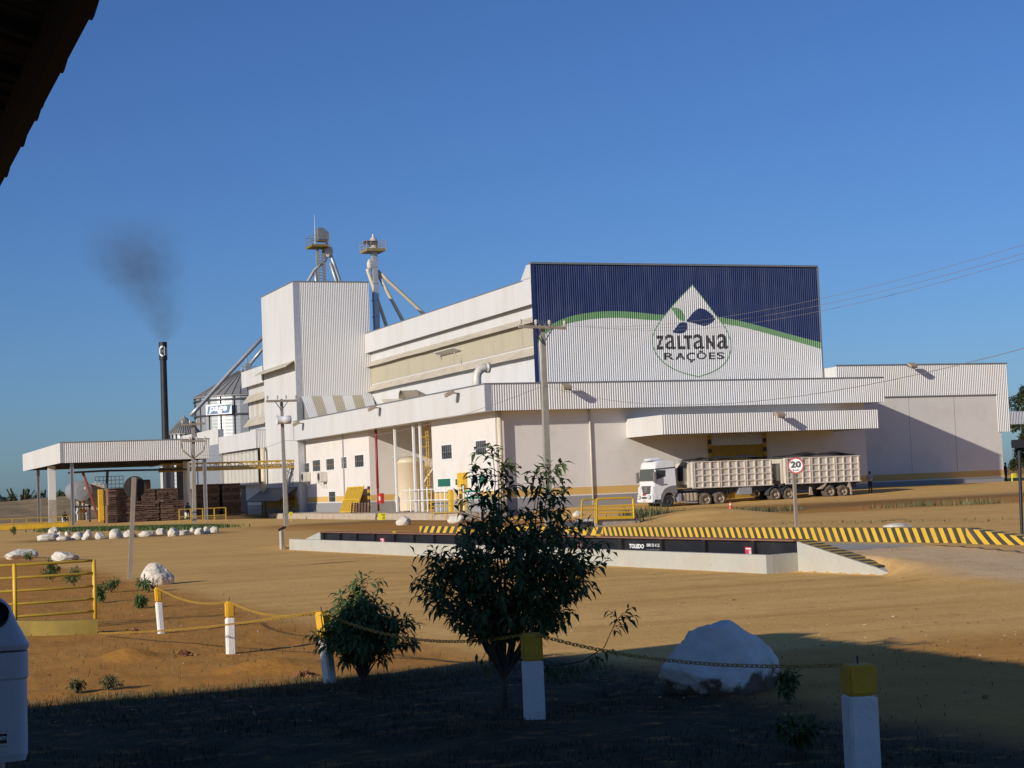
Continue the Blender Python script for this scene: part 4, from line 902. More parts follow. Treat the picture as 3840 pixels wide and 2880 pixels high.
# boiler shed
YS = 170.0; A = PY(225, 1662, YS); B = PY(785, 1645, YS); zs1 = A.z+.02; zs0 = PY(400, 1731, YS).z; ysr = PX(85, 1698, A.x).y
bs = thing('boiler_shed', 'open shed with white corrugated fascia on grey steel columns', 'shed', (A.x, YS, 0))
m = MB(); m.corr('x', A.x+.25, B.x, YS, -1, zs0, zs1, .2, .045); m.build('front_fascia', MT['sheet'], bs, recalc=False)
m = MB(); m.corr('y', YS+.02, ysr, A.x, -1, zs0, zs1, .25, .015); m.build('side_fascia', MT['sheet_side'], bs, recalc=False)
m = MB(); m.box(A.x-.02, A.x+.25, YS-.06, YS, zs0, zs1); m.build('corner_trim', MT['zinc'], bs)
m = MB(); m.box(A.x+.03, B.x, YS+.03, ysr, zs1-.5, zs1-.4); m.box(A.x+.03, B.x, YS+.03, YS+.1, zs0+.02, zs1-.02); m.box(A.x+.03, A.x+.1, YS+.1, ysr, zs0+.02, zs1-.02); m.box(B.x-.1, B.x-.02, YS+.1, ysr, zs0, zs1-.02); m.build('roof', MT['darksteel'], bs)
m = MB()
for i in range(6): y = lerp(YS+.3, ysr-.3, i/5); m.box(A.x+.1, B.x-.1, y-.08, y+.08, zs0+.05, zs0+.5)
m.build('roof_beams', MT['darksteel'], bs)
m = MB(); m.box(A.x-.04, B.x+.04, YS-.08, YS+.1, zs1, zs1+.09); m.build('coping', MT['trim'], bs)
for u, yy in ((272, YS+.6), (145, ysr-.8), (650, ysr-3), (770, YS+.5)):
    p = PY(u, 1850, yy); g = gz(p.x, yy)
    m = MB(); m.box(p.x-.16, p.x+.16, yy-.04, yy+.04, g-.3, zs0+.05); m.box(p.x-.16, p.x-.13, yy-.16, yy+.16, g-.3, zs0+.05); m.box(p.x+.13, p.x+.16, yy-.16, yy+.16, g-.3, zs0+.05); m.build('column', MT['steel'], bs)
p = PY(195, 1850, 184); m = MB(); m.box(p.x-.38, p.x+.38, 183.7, 184.3, -.3, 2.4, 0); m.box(p.x-.36, p.x+.36, 183.72, 184.28, 2.4, zs0+.05, 1); m.build('concrete_pillar', [MT['concrete'], MT['sheet']], bs)
# chimney
Yk = 226; kb = PY(626, 1800, Yk); kt = PY(612, 1283, Yk); kx = PY(618, 1550, Yk).x; rk = abs(PY(626, 1550, Yk).x-PY(601, 1550, Yk).x)*.5
ck = thing('chimney', 'tall black steel chimney behind the boiler shed, smoking', 'chimney', (kx, Yk, 0))
m = MB(); m.lathe([(rk*1.1, 0), (rk*1.08, kt.z*.3), (rk*.97, kt.z-2.4), (rk*1.22, kt.z-2.35), (rk*1.22, kt.z), (rk*1.0, kt.z), (rk*.98, kt.z-1)], (kx, Yk, 0), n=28); m.build('stack', MT['chimney'], ck, smooth=False)
def curved(shape_pts, zc, hh, rr):
    out = []
    for a, b in shape_pts: t = a/rr; out.append((kx+rr*math.sin(t), Yk-rr*math.cos(t), zc+b))
    return out
rr = rk*1.22+.012; zc = kt.z-1.22; hw = .62
m = MB(); n = 24
o_ = [(-.12+hw*math.cos(R(90+180*i/n)), hw*1.15*math.sin(R(90+180*i/n))) for i in range(n+1)]; i_ = [(-.12+hw*.72*math.cos(R(90+180*i/n)), hw*.85*math.sin(R(90+180*i/n))) for i in range(n+1)]
P_ = curved(o_+i_, zc, 1, rr); m.add(P_, [(i, i+1, n+2+i, n+1+i) for i in range(n)])
P_ = curved([(-.55, -.12), (-.10, -.12), (-.10, .12), (-.55, .12)], zc, 1, rr); m.add(P_, [(0,1,2,3)])
P_ = curved([(0, -.6), (.13, -.6), (.13, .6), (0, .6)], zc, 1, rr); m.add(P_, [(0,1,2,3)])
P_ = curved([(.3, -.55), (.42, -.5), (.42, .5), (.3, .55)], zc, 1, rr); m.add(P_, [(0,1,2,3)])
m.build('emblem', MT['signwhite'], ck)
# smoke
def make_smoke():
    top = PY(470, 800, Yk); W = 7.2
    m = MB(); c = PY(520, 1040, Yk); x0 = PY(240, 1000, Yk).x; x1 = PY(760, 1000, Yk).x
    m.box(x0, x1, Yk-8, Yk+8, kt.z-.2, top.z)
    o = m.build('smoke_plume', []); 
    mt = bpy.data.materials.new('smoke'); mt.use_nodes = True; nt = mt.node_tree
    for n in list(nt.nodes): 
        if n.type == 'BSDF_PRINCIPLED': nt.nodes.remove(n)
    N = nt.nodes.new; Lk = nt.links.new
    def mth(op, a, b=None, clamp=False):
        n = N('ShaderNodeMath'); n.operation = op; n.use_clamp = clamp
        for i, v in enumerate((a, b)):
            if v is None: continue
            if isinstance(v, (int, float)): n.inputs[i].default_value = v
            else: Lk(v, n.inputs[i])
        return n.outputs[0]
    ge = N('ShaderNodeNewGeometry'); sx = N('ShaderNodeSeparateXYZ'); Lk(ge.outputs['Position'], sx.inputs[0])
    H_ = top.z-kt.z
    t = mth('DIVIDE', mth('SUBTRACT', sx.outputs[2], kt.z-.1), H_, True)
    cu = N('ShaderNodeFloatCurve'); Lk(t, cu.inputs['Value'])
    keys = [(0,612),(.12,612),(.25,590),(.42,545),(.6,510),(.78,500),(1,490)]
    xk = [(a, (PY(u, 1283-(1283-800)*a, Yk).x-kx)) for a, u in keys]
    crv = cu.mapping.curves[0]; pts = [(a, .5+x/10) for a, x in xk]
    while len(crv.points) < len(pts): crv.points.new(.5, .5)
    for p, (a, b) in zip(crv.points, pts): p.location = (a, b)
    cu.mapping.update()
    xc = mth('ADD', mth('MULTIPLY', mth('SUBTRACT', cu.outputs[0], .5), 10), kx)
    wob = N('ShaderNodeTexNoise'); wob.inputs['Scale'].default_value = .45; wob.inputs['Detail'].default_value = 3; Lk(ge.outputs['Position'], wob.inputs[0])
    xc = mth('ADD', xc, mth('MULTIPLY', mth('SUBTRACT', wob.outputs[0], .5), mth('MULTIPLY', t, 6)))
    dx = mth('SUBTRACT', sx.outputs[0], xc); dy = mth('SUBTRACT', sx.outputs[1], Yk)
    rad = mth('ADD', .55, mth('MULTIPLY', mth('MINIMUM', mth('POWER', t, .7), .74), 9.4))
    r = mth('DIVIDE', mth('SQRT', mth('ADD', mth('MULTIPLY', dx, dx), mth('MULTIPLY', dy, dy))), rad)
    fall = mth('POWER', mth('SUBTRACT', 1, r, True), 1.2)
    no = N('ShaderNodeTexNoise'); no.inputs['Scale'].default_value = .55; no.inputs['Detail'].default_value = 5; no.inputs['Roughness'].default_value = .6; Lk(ge.outputs['Position'], no.inputs[0])
    mr = N('ShaderNodeMapRange'); mr.inputs[1].default_value = .38; mr.inputs[2].default_value = .68; Lk(no.outputs[0], mr.inputs[0])
    hf = N('ShaderNodeFloatCurve'); Lk(t, hf.inputs['Value']); cc = hf.mapping.curves[0]
    kk = [(0,1.0),(.08,.95),(.16,.66),(.35,.5),(.55,.62),(.75,.35),(.9,.16),(1,0)]
    while len(cc.points) < len(kk): cc.points.new(.5, .5)
    for p, (a, b) in zip(cc.points, kk): p.location = (a, b)
    hf.mapping.update()
    dens = mth('MULTIPLY', mth('MULTIPLY', mth('MULTIPLY', fall, hf.outputs[0]), mth('ADD', mr.outputs[0], .45)), .20)
    pv = N('ShaderNodeVolumePrincipled'); pv.inputs['Color'].default_value = (.26,.23,.16,1); Lk(dens, pv.inputs['Density']); pv.inputs['Anisotropy'].default_value = .2
    out = [n for n in nt.nodes if n.type == 'OUTPUT_MATERIAL'][0]; Lk(pv.outputs[0], out.inputs['Volume'])
    o.data.materials.append(mt); tag(o, 'thin dark grey smoke drifting up left from the chimney', 'smoke', kind='stuff')
make_smoke()
sc.cycles.volume_step_rate = 2.0; sc.cycles.volume_bounces = 0

MT['fadedred'] = M('faded_red_oxide', (.27,.06,.045), .7, var=.2, scale=3)
MT['drum'] = M('grey_drum_paint', (.26,.28,.30), .5, var=.12, scale=1.5)
# boiler equipment under the shed
def hcyl(name, lab, cat, u, v, rpx, Y, L, mat, group=None):
    c = PY(u, v, Y); r = rpx*Y*1.08/FPX
    t = thing(name, lab, cat, (c.x, Y, c.z-r), group)
    m = MB(); m.lathe([(.02, -.12), (r*.6, -.10), (r, 0), (r, L), (.02, L)], c, (0,1,0), 32); m.build('shell', mat, t, smooth=False)
    return t, c, r
t_, c_, r_ = hcyl('horizontal_tank', 'grey horizontal tank with round end on a dark frame under the shed', 'tank', 307, 1840, 35, 178, 5, MT['drum'])
m = MB(); m.box(c_.x+r_*.2, c_.x+r_*.35, 177.86, 177.88, c_.z+.1, c_.z+.35); m.build('label_plate', MT['signwhite'], t_)
fr = thing('tank_frame', 'dark steel frame carrying the grey horizontal tank', 'frame', (c_.x, 178, 0))
for dx in (-.75, .75): m = MB(); m.bar((c_.x+dx, 178.2, 0), (c_.x+dx, 178.2, c_.z-r_*.7), .2, .2); m.build('leg', MT['darksteel'], fr)
for i in range(4): m = MB(); m.bar((c_.x-.75+.5*i, 178.2, c_.z-r_*1.5), (c_.x-.75+.5*i, 178.2, c_.z-r_*.75), .12, .12); m.build('strut', MT['darksteel'], fr)
m = MB(); m.bar((c_.x-.9, 178.2, c_.z-r_*1.55), (c_.x+.9, 178.2, c_.z-r_*1.55), .2, .2); m.build('beam', MT['darksteel'], fr)
pv = thing('pump_valves', 'small valves and pipes standing below the grey tank', 'pump', (c_.x, 178.6, 0))
for dx, cc, h in ((-.4,'signwhite',1.7),(-.05,'oldyellow',2.1),(.25,'redpipe',1.9),(.5,'steel',1.4)):
    m = MB(); m.tube([(c_.x+dx, 178.6, .2), (c_.x+dx, 178.6, h)], .07, 8); m.lathe([(.14,0),(.2,.15),(.14,.3)], (c_.x+dx, 178.6, h*.5), n=10); m.build('pipe', MT[cc], pv)
t_, c2, r2 = hcyl('boiler', 'round dusty boiler end beside the red conveyor under the shed', 'boiler', 358, 1862, 46, 180, 6, MT['duct'])
cl = MB(); a = PY(312, 1772, 176.5); b = PY(372, 1962, 176.5); cl.bar(a, (b.x, 176.5, .05), .2, .25); tag(cl.build('feed_conveyor', MT['fadedred'], None, bevel=.03), 'red sloping feed conveyor beside the boiler', 'conveyor')
m = MB(); a = PY(380, 1835, 175); b = PY(384, 1962, 175); m.box(a.x-.3, a.x+.15, 174.8, 175.5, .0, a.z); m.box(a.x-.25, a.x+.2, 174.74, 174.79, .1, a.z*.5)
tag(m.build('yellow_casing', MT['yellow'], None, bevel=.04), 'yellow machine casing at the left end of the log pile', 'machine')
cg = thing('boiler_platform_rail', 'grey railing cage on top of the boiler', 'railing', (c2.x, 179, 0))
a = PY(358, 1832, 179); b = PY(462, 1785, 179)
for i in range(8): x = lerp(a.x, b.x, i/7); m = MB(); m.tube([(x, 179, a.z), (x, 179, b.z)], .04, 6); m.build('post', MT['steel'], cg)
for i in range(4): z = lerp(a.z, b.z, i/3); m = MB(); m.tube([(a.x, 179, z), (b.x, 179, z)], .035, 6); m.build('rail', MT['steel'], cg)
m = MB(); a = PY(255, 1773, 177); b = PY(700, 1760, 177); e = PY(403, 1765, 177); f_ = PY(400, 1832, 177)
m.tube([a, e, b], .1, 8); m.tube([e, f_], .14, 8); m.tube([a+Vector((1.4,0,0)), PY(313,1790,177)], .07, 8)
tag(m.build('steam_pipe', MT['darksteel']), 'dark steam pipe running under the shed roof', 'pipe')
ds = thing('flue_duct', 'dark dusty flue box behind the log pile', 'duct', (PY(560,1820,182).x, 182, 0))
a = PY(520, 1800, 182); b = PY(565, 1840, 182); m = MB(); m.box(a.x, b.x, 182, 185, b.z-1.4, a.z); m.build('box', MT['darksteel'], ds, bevel=.05)
m = MB(); m.lathe([(.6,0),(.6,1.5)], (a.x-.3, 182.4, lerp(a.z,b.z,.5)), (1,0,0), 16); m.build('drum', MT['rust'], ds)
# white and dark columns at the right end of the shed
wc = MB(); p = PY(702, 1850, 180); wc.lathe([(.33,-.2),(.33,zs0)], (p.x, 180, 0), n=20); tag(wc.build('round_column', MT['sheet'], None, smooth=False), 'thick white round column at the right end of the boiler shed', 'column')
wc = MB(); p = PY(677, 1850, 182); wc.box(p.x-.3, p.x+.3, 181.8, 182.4, -.2, zs0); tag(wc.build('dark_column', MT['darksteel'], None, bevel=.02), 'dark square column beside the thick white round column', 'column')

# log piles: every bundle is a stacked block of split logs
def log_bundle(mb, x0, x1, y0, y1, z0, z1):
    mb.box(x0+.05, x1-.05, y0+.12, y1, z0, z1-.05, 1)
    rows_ = max(3, int((z1-z0)/.085))
    for i in range(rows_):
        z = lerp(z0, z1, (i+.5)/rows_); x = x0
        while x < x1-.1:
            L = random.uniform(.5, 1.6); L = min(L, x1-x); h = (z1-z0)/rows_*random.uniform(.3, .55)
            mb.obox((x+L/2, y0+.1+random.uniform(-.12,.10), z+random.uniform(-.02,.02)), (L/2*.96, 0, random.uniform(-.02,.02)), (0,.14,0), (random.uniform(-.01,.01),0,h), random.choice((0,0,0,0,0,1)))
            x += L
yw = 173.0
def bundle(lab, u0, u1, v0, v1, Y, depth, mat0='wood', grp='stacked log bundles'):
    a = PY(u0, v0, Y); b = PY(u1, v1, Y); g = b.z
    m = MB(); log_bundle(m, a.x, b.x, Y, Y+depth, b.z, a.z)
    tag(m.build('log_bundle', [MT[mat0], MT['woodend'] if mat0 == 'wood' else MT['wood']], None), lab, 'firewood', grp)
bundle('brown log bundle at the left end of the pile, lower row', 402, 490, 1895, 1964, yw, 3)
bundle('brown log bundle at the left end of the pile, upper row', 404, 490, 1832, 1894, yw, 3)
bundle('brown log bundle low in the middle of the pile', 492, 598, 1922, 1962, yw, 3)
bundle('brown log bundle in the middle row of the pile', 492, 598, 1880, 1921, yw, 3)
bundle('brown log bundle at the right end, bottom row', 601, 692, 1922, 1962, yw, 3)
bundle('brown log bundle at the right end, middle row', 601, 692, 1878, 1921, yw, 3)
bundle('brown log bundle on top of the pile, left of centre', 530, 583, 1834, 1876, yw+.2, 2.6)
bundle('brown log bundle on top of the pile, right of centre', 586, 668, 1832, 1876, yw+.2, 2.6)
def plank_stack(lab, u0, u1, v0, v1, Y):
    a = PY(u0, v0, Y); b = PY(u1, v1, Y); m = MB(); k = 14; m.box(a.x+.1, b.x-.1, Y+.15, Y+2.9, b.z, a.z-.05)
    for i in range(k):
        z0 = lerp(b.z, a.z, i/k); z1 = lerp(b.z, a.z, (i+1)/k)
        if i % 4 == 3:
            for x in (.02, .45, .9): m.box(lerp(a.x,b.x,x), lerp(a.x,b.x,x+.09), Y, Y+3, z0, z1, 1)
        else: m.box(a.x+random.uniform(-.05,.1), b.x+random.uniform(-.1,.05), Y+random.uniform(-.05,.05), Y+3, z0, z1-.02, 0 if i % 3 else 1)
    tag(m.build('plank_stack', [MT['wood'], MT['woodend']]), lab, 'timber', 'stacks of dark planks')
plank_stack('stack of dark planks left of the open doorway, left half', 746, 826, 1816, 1935, 187)
plank_stack('stack of dark planks left of the open doorway, right half', 832, 906, 1813, 1932, 187)

# utility poles
def utility_pole(lab, ub, vb, ut, vt, arms, braces, w0, w1, round_=False):
    b = G(ub, vb); d = ray(ut, vt); k = math.hypot(b.x, b.y)/math.hypot(d.x, d.y); T = CAM+d*k
    t = thing('utility_pole', lab, 'utility pole', b, 'concrete utility poles')
    m = MB(); n = 4
    a = Vector((1,0,0)); c = Vector((0,1,0)); k0 = []
    for p, w in ((b-Vector((0,0,.5)), w0), (T, w1)):
        for s, q in ((-1,-1),(1,-1),(1,1),(-1,1)): k0.append(p+a*s*w/2+c*q*w*.4)
    m.add(k0, [(0,1,2,3)[::-1], (4,5,6,7), (0,1,5,4), (1,2,6,5), (2,3,7,6), (3,0,4,7)]); m.build('shaft', MT['pole'], t)
    ends = []
    for (u0, v0, u1, v1) in arms:
        def onp(u, v): dd = ray(u, v); return CAM+dd*((b.y-.25)/dd.y)
        p, q = onp(u0, v0), onp(u1, v1)
        m = MB(); m.bar(p, q, .12, .14); m.build('crossarm', MT['postwood'], t)
        for f in (.04, .36, .64, .96)[::1]:
            s = p.lerp(q, f); m = MB(); m.lathe([(.03,0),(.03,.1),(.08,.1),(.08,.14),(.05,.16),(.08,.2),(.08,.24),(.04,.3)], s+Vector((0,0,.05)), n=8); m.build('insulator', MT['duct'], t); ends.append(s+Vector((0,0,.33)))
        mid = p.lerp(q, .5)
        for f in ((.28, .72) if braces else ()):
            m = MB(); m.bar(p.lerp(q, f), (mid.x, b.y-.2, mid.z-braces), .04, .04); m.build('brace', MT['darksteel'], t)
    return t, b, T, ends
P1 = utility_pole('tall concrete utility pole in front of the low block corner', 2058, 1968, 2034, 1216, [(1945,1224,2125,1230)], .8, .34, .22)
P2 = utility_pole('thin utility pole with horn speaker in front of the white tower', 1074, 1972, 1055, 1497, [(998,1505,1113,1502)], .6, .26, .17)
P3_ = utility_pole('utility pole with two crossarms at the right end of the boiler shed', 728, 1962, 724, 1580, [(680,1594,770,1588),(677,1654,772,1654)], 0, .32, .24)
m = MB(); tt, bb, TT, _ = P3_
for s in (-1, 1):
    q = [PY(724+s*46, 1660, bb.y-.3), PY(724+s*38, 1690, bb.y-.3), PY(724+s*6, 1716, bb.y-.3)]; m.tube(q, .06, 6)
m.build('bracket', MT['postwood'], tt)
# siren / horn speaker on the thin pole
tt, bb, TT, _ = P2
q = PY(1058, 1575, bb.y-.35); hs = thing('horn_speaker', 'white drum shaped horn speaker on the thin utility pole', 'speaker', q)
m = MB(); m.lathe([(.30,-.42),(.22,-.1),(.26,0),(.26,.42),(.2,.46)], q+Vector((.1,0,0)), (1,-.1,0), 18); m.build('horn', MT['signwhite'], hs, smooth=True)
m = MB(); m.bar(q+Vector((0,.35,0)), q, .06, .06); m.build('bracket', MT['steel'], hs)
# wires
def wire(lab, p, q, sag, r=.012, grp='overhead wires'):
    m = MB(); p = Vector(p); q = Vector(q); m.tube([p.lerp(q, i/24)-Vector((0,0,sag*4*(i/24)*(1-i/24))) for i in range(25)], r, 5); tag(m.build('overhead_wire', MT['wire']), lab, 'wire', grp)
E1 = P1[3]
for e, (u, v), lab in zip((E1[0], E1[1], E1[3]), ((3880, 906), (3880, 938), (3880, 958)), ('upper of three thin wires running right from the tall pole', 'middle of three thin wires running right from the tall pole', 'lowest of three thin wires running right from the tall pole')):
    d = ray(u, v); wire(lab, e, CAM+d*34, .9, .0048)
d = ray(3900, 1290); p = Vector((P1[1].x, P1[1].y-.2, ZAT(2040, 1445, P1[1]))); wire('single dark cable running right above the wing roof', p, CAM+d*36, 1.1, .008)
p2 = Vector((P2[1].x, P2[1].y-.2, ZAT(1066, 1652, P2[1]))); wire('thin cable between the thin pole and the tall pole', p2, p, .8, .012)
wire('thin cable from the thin pole to the shed pole', p2, Vector((P3_[1].x, P3_[1].y-.2, ZAT(726, 1700, P3_[1]))), .5, .012)

# ================================================================== TRUCK
YTK = 115.0
def TK(u, v): return PY(u, v, YTK)
FX = TK(2453, 1850).x; ZT = gz(58, YTK)-.02; WID = 2.5
ZT = TK(2507, 1902).z
tr = thing('truck', 'white cab truck with two cream tipper trailers parked along the front wall', 'truck', (FX, YTK, ZT))
# cab
prof = [(2453,1886),(2453,1845),(2452.5,1803),(2456,1757),(2459,1736),(2466,1730),(2478,1727),(2529,1729),(2533,1760),(2538,1816),(2539,1822),(2512,1826),(2492,1838),(2482,1858),(2480,1886)]
L_ = [TK(u, v) for u, v in prof]
m = MB(); m.prism(L_, (0, WID, 0)); cab = m.build('cab', MT['cab'], tr, bevel=.06)
zc = lambda v: TK(2453, v).z
def front(name, y0, y1, z0, z1, mat, d=.03, lean=0.0, par=cab, x=None):
    """piece on the front face; y measured from the near side"""
    x = FX if x is None else x
    m = MB(); m.prism([(x-d, YTK+y0, z0), (x-d, YTK+y1, z0), (x-d+lean, YTK+y1, z1), (x-d+lean, YTK+y0, z1)], (d+.06, 0, 0)); return m.build(name, MT[mat], par)
zw0, zw1 = zc(1803), zc(1758)
front('windscreen', .12, WID-.12, zw0, zw1, 'screen', .03, TK(2456,1757).x-TK(2452.5,1803).x)
gw = zc(1822); gl = zc(1857)
m = MB(); m.prism([(FX-.03, YTK+.45, gw), (FX-.03, YTK+WID-.45, gw), (FX-.03, YTK+WID-.7, gl), (FX-.03, YTK+.7, gl)], (.06, 0, 0)); gr_ = m.build('grille', MT['darksteel'], cab)
m = MB()
for i in range(5):
    z = lerp(gl+.08, gw-.08, i/4); m.box(FX-.05, FX-.031, YTK+.62, YTK+WID-.62, z-.02, z+.02)
m.build('slats', MT['cabgrey'], gr_)
m = MB(); m.lathe([(.17,0),(.17,.03),(.13,.03),(.13,0)], (FX-.035, YTK+WID/2, lerp(gl,gw,.6)), (-1,0,0), 16)
for k in range(3):
    a = R(90+120*k); m.bar((FX-.05, YTK+WID/2, lerp(gl,gw,.6)), (FX-.05, YTK+WID/2+.14*math.cos(a), lerp(gl,gw,.6)+.14*math.sin(a)), .03, .02)
m.build('emblem', MT['steel'], gr_)
bz0, bz1 = zc(1888), zc(1853)
m = MB(); m.prism([(FX-.22, YTK-.02, bz0+.08), (FX-.22, YTK+WID+.02, bz0+.08), (FX-.18, YTK+WID+.02, bz1), (FX-.18, YTK-.02, bz1)], (.45, 0, 0)); bu = m.build('bumper', MT['cab'], cab, bevel=.05)
for y0 in (.18, WID-.62):
    m = MB(); m.box(FX-.245, FX-.2, YTK+y0, YTK+y0+.44, bz0+.32, bz0+.60); h = m.build('headlight', MT['cabgrey'], bu, bevel=.02)
    m = MB(); m.lathe([(.11,0),(.10,.02),(.02,.035)], (FX-.246, YTK+y0+.22, bz0+.46), (-1,0,0), 14); m.build('lens', MT['signwhite'], h, smooth=True)
m = MB(); m.box(FX-.235, FX-.2, YTK+.85, YTK+1.65, bz0+.36, bz0+.50); m.build('air_intake', MT['darksteel'], bu)
m = MB(); m.box(FX-.24, FX-.2, YTK+1.05, YTK+1.5, bz0+.60, bz0+.72); m.build('front_plate', MT['signred'], bu)
m = MB(); m.box(FX-.24, FX-.2, YTK+1.02, YTK+1.5, bz0+.16, bz0+.29); m.build('number_plate', MT['duct'], bu)
for y0, y1 in ((-.01, .4), (WID-.4, WID+.01)):
    m = MB(); m.box(FX-.1, FX+.2, YTK+y0, YTK+y1, bz1+.0, gw-.05); m.build('corner_panel', MT['cab'], cab, bevel=.04)
# side window, door, visor line, lower grey, handle
W_ = [TK(2459,1763), TK(2495,1763), TK(2495,1786), TK(2459,1800)]
m = MB(); m.prism([p-Vector((0,.012,0)) for p in W_], (0, .01, 0)); m.build('side_window', MT['glass'], cab)
m = MB(); a = TK(2455,1760); b = TK(2532,1752); m.bar(a-Vector((0,.015,0)), b-Vector((0,.015,0)), .02, .09); m.build('roof_line', MT['darksteel'], cab)
m = MB(); p = TK(2489,1816); m.box(p.x-.0, p.x+.26, YTK-.035, YTK-.003, p.z-.06, p.z+.03); m.build('door_handle', MT['cabgrey'], cab)
m = MB(); q = [TK(2536,1822), TK(2512,1823), TK(2492,1833), TK(2481,1852), TK(2480,1886), TK(2485,1886), TK(2489,1864), TK(2498,1850), TK(2510,1846), TK(2522,1850), TK(2530,1860), TK(2540,1845)]
m.prism([p-Vector((0,.03,0)) for p in q], (0, .5, 0)); m.build('wheel_arch', MT['cabgrey'], cab)
m = MB(); a = TK(2455,1856); b = TK(2480,1889); m.box(a.x-.02, b.x, YTK-.02, YTK+.3, b.z, a.z-.35); m.build('step', MT['darksteel'], cab)
for yy, s in ((YTK-.22, -1), (YTK+WID+.22, 1)):
    m = MB(); p = TK(2450,1772); m.box(p.x-.1, p.x+.08, yy-.14, yy+.14, p.z-.75, p.z+.05); mi = m.build('wing_mirror', MT['cabgrey'], cab, bevel=.03)
    m = MB(); m.bar((p.x, yy, p.z), (p.x+.2, yy-s*.3, p.z+.05), .04, .04); m.build('mirror_arm', MT['darksteel'], mi)
p = TK(2470,1729); m = MB(); m.prism([(p.x-.45,YTK+.7,p.z+.05),(p.x-.3,YTK+.7,p.z+.22),(p.x+.3,YTK+.7,p.z+.28),(p.x+.75,YTK+.7,p.z+.08)], (0, 1.1, 0)); m.build('roof_cooler', MT['cab'], cab, bevel=.04)
# chassis
zch = TK(2600,1846).z
m = MB()
for y in (.75, 1.65): m.box(FX+.4, TK(2740,1850).x, YTK+y, YTK+y+.12, zch-.15, zch+.1)
m.box(TK(2560,1846).x, TK(2632,1846).x, YTK+.35, YTK+2.1, zch+.1, zch+.28); m.build('chassis', MT['darksteel'], tr)
m = MB(); a = TK(2541,1850); b = TK(2559,1884); m.box(a.x, b.x, YTK+.02, YTK+.6, b.z, a.z); m.build('fuel_tank', MT['steel'], tr, bevel=.06)
m = MB(); a = TK(2563,1852); b = TK(2616,1880)
for i in range(4): x = lerp(a.x, b.x, i/3.6); m.lathe([(.26,0),(.28,.05),(.28,.5),(.2,.6)], (x+.2, YTK+.45, b.z+.05), n=12)
m.build('air_tanks', MT['rim'], tr)
m = MB(); a = TK(2570,1884); b = TK(2618,1884); m.tube([(a.x, YTK+.15, a.z), (b.x, YTK+.15, b.z)], .07, 8); m.build('side_guard', MT['steel'], tr)
def wheel(u, v, dual, tyre='rubber', par=tr):
    c = TK(u, v); r = .5
    for side in (0, 1):
        y = YTK+.02 if side == 0 else YTK+WID-.02; s = 1 if side == 0 else -1
        w = .6 if dual else .32
        m = MB(); prof = [(r*.58,.0),(r*.72,-.015),(r*.93,.01),(r,.06),(r,w*.42),(r*.97,w*.5),(r,w*.58),(r,w-.06),(r*.93,w-.01),(r*.6,w)]
        m.lathe(prof, (c.x, y, c.z), (0, s, 0), 28); wt = m.build('wheel', MT[tyre], par, smooth=True)
        m = MB(); m.lathe([(r*.6,.0),(r*.56,.03),(r*.5,.16 if dual else .05),(r*.28,.16 if dual else .03),(r*.22,.02),(.02,.0)], (c.x, y, c.z), (0, s, 0), 24); m.build('rim', MT['rim'] if tyre == 'rubber' else MT['darkrubber'], wt, smooth=False)
wheel(2506.6, 1880, False, 'darkrubber'); wheel(2649.4, 1873, True); wheel(2702.8, 1869.5, True)
for u, v in ((2910,1855),(2960.4,1853),(3115,1844),(3164,1842)): wheel(u, v, True)
# trailer boxes
def trailer(u0, vt0, u1, vt1, vb0, vb1, groups, lowered):
    a, b, c, d = TK(u0, vt0), TK(u1, vt1), TK(u1, vb1), TK(u0, vb0)
    zt = (a.z+b.z)/2; zb = (c.z+d.z)/2
    m = MB(); m.box(a.x, b.x, YTK+.06, YTK+WID, zb, zt); bx = m.build('trailer_box', MT['body'], tr)
    m = MB(); x0, x1 = a.x, b.x; n = 0
    xs = []
    for g in range(groups):
        g0, g1 = lerp(x0+.2, x1, g/groups), lerp(x0+.2, x1, (g+1)/groups)-.16
        for i in range(4): xs.append(lerp(g0, g1, i/3))
    for i, x in enumerate([x0+.05]+xs):
        m = MB(); m.box(x-.045, x+.045, YTK-.05, YTK+.058, zb-.06, zt+.01); m.build('upright', MT['rib'], bx)
    for f in (.2, .47, .72):
        m = MB(); z = lerp(zb, zt, f); m.box(x0+.1, x1-.02, YTK-.025, YTK+.055, z-.045, z+.045); m.build('rail', MT['rib'], bx)
    m = MB(); m.box(x0, x1+.02, YTK-.02, YTK+.14, zt, zt+.06); m.box(x0, x1+.02, YTK-.02, YTK+.06, zb-.1, zb-.002); m.build('edge_rail', MT['rib'], bx)
    # tarpaulin lumps
    m = MB(); nx, ny = 34, 8; k = 0
    for i in range(nx+1):
        for j in range(ny+1):
            x = lerp(x0+.15, x1-.2, i/nx); y = lerp(YTK+.1, YTK+WID-.05, j/ny); e = min(1, 5*min(i/nx, 1-i/nx)+.1, 3.0*min(j/ny, 1-j/ny)+.45)
            m.v.append((x, y, zt+.12+e*(.26+.07*math.sin(x*2.6)+.10*mnoise.noise((x*.8, y*.8, u0)))))
    for i in range(nx):
        for j in range(ny): q = i*(ny+1)+j; m.f.append((q, q+ny+1, q+ny+2, q+1)); m.m.append(0)
    m.build('tarpaulin', MT['tarp'], tr, smooth=True)
    return a.x, b.x, zb, zt
t1 = trailer(2593.4, 1737, 2895, 1722, 1829, 1813, 3, 0)
t2 = trailer(2941.5, 1722, 3224, 1709, 1813, 1799, 3, 0)
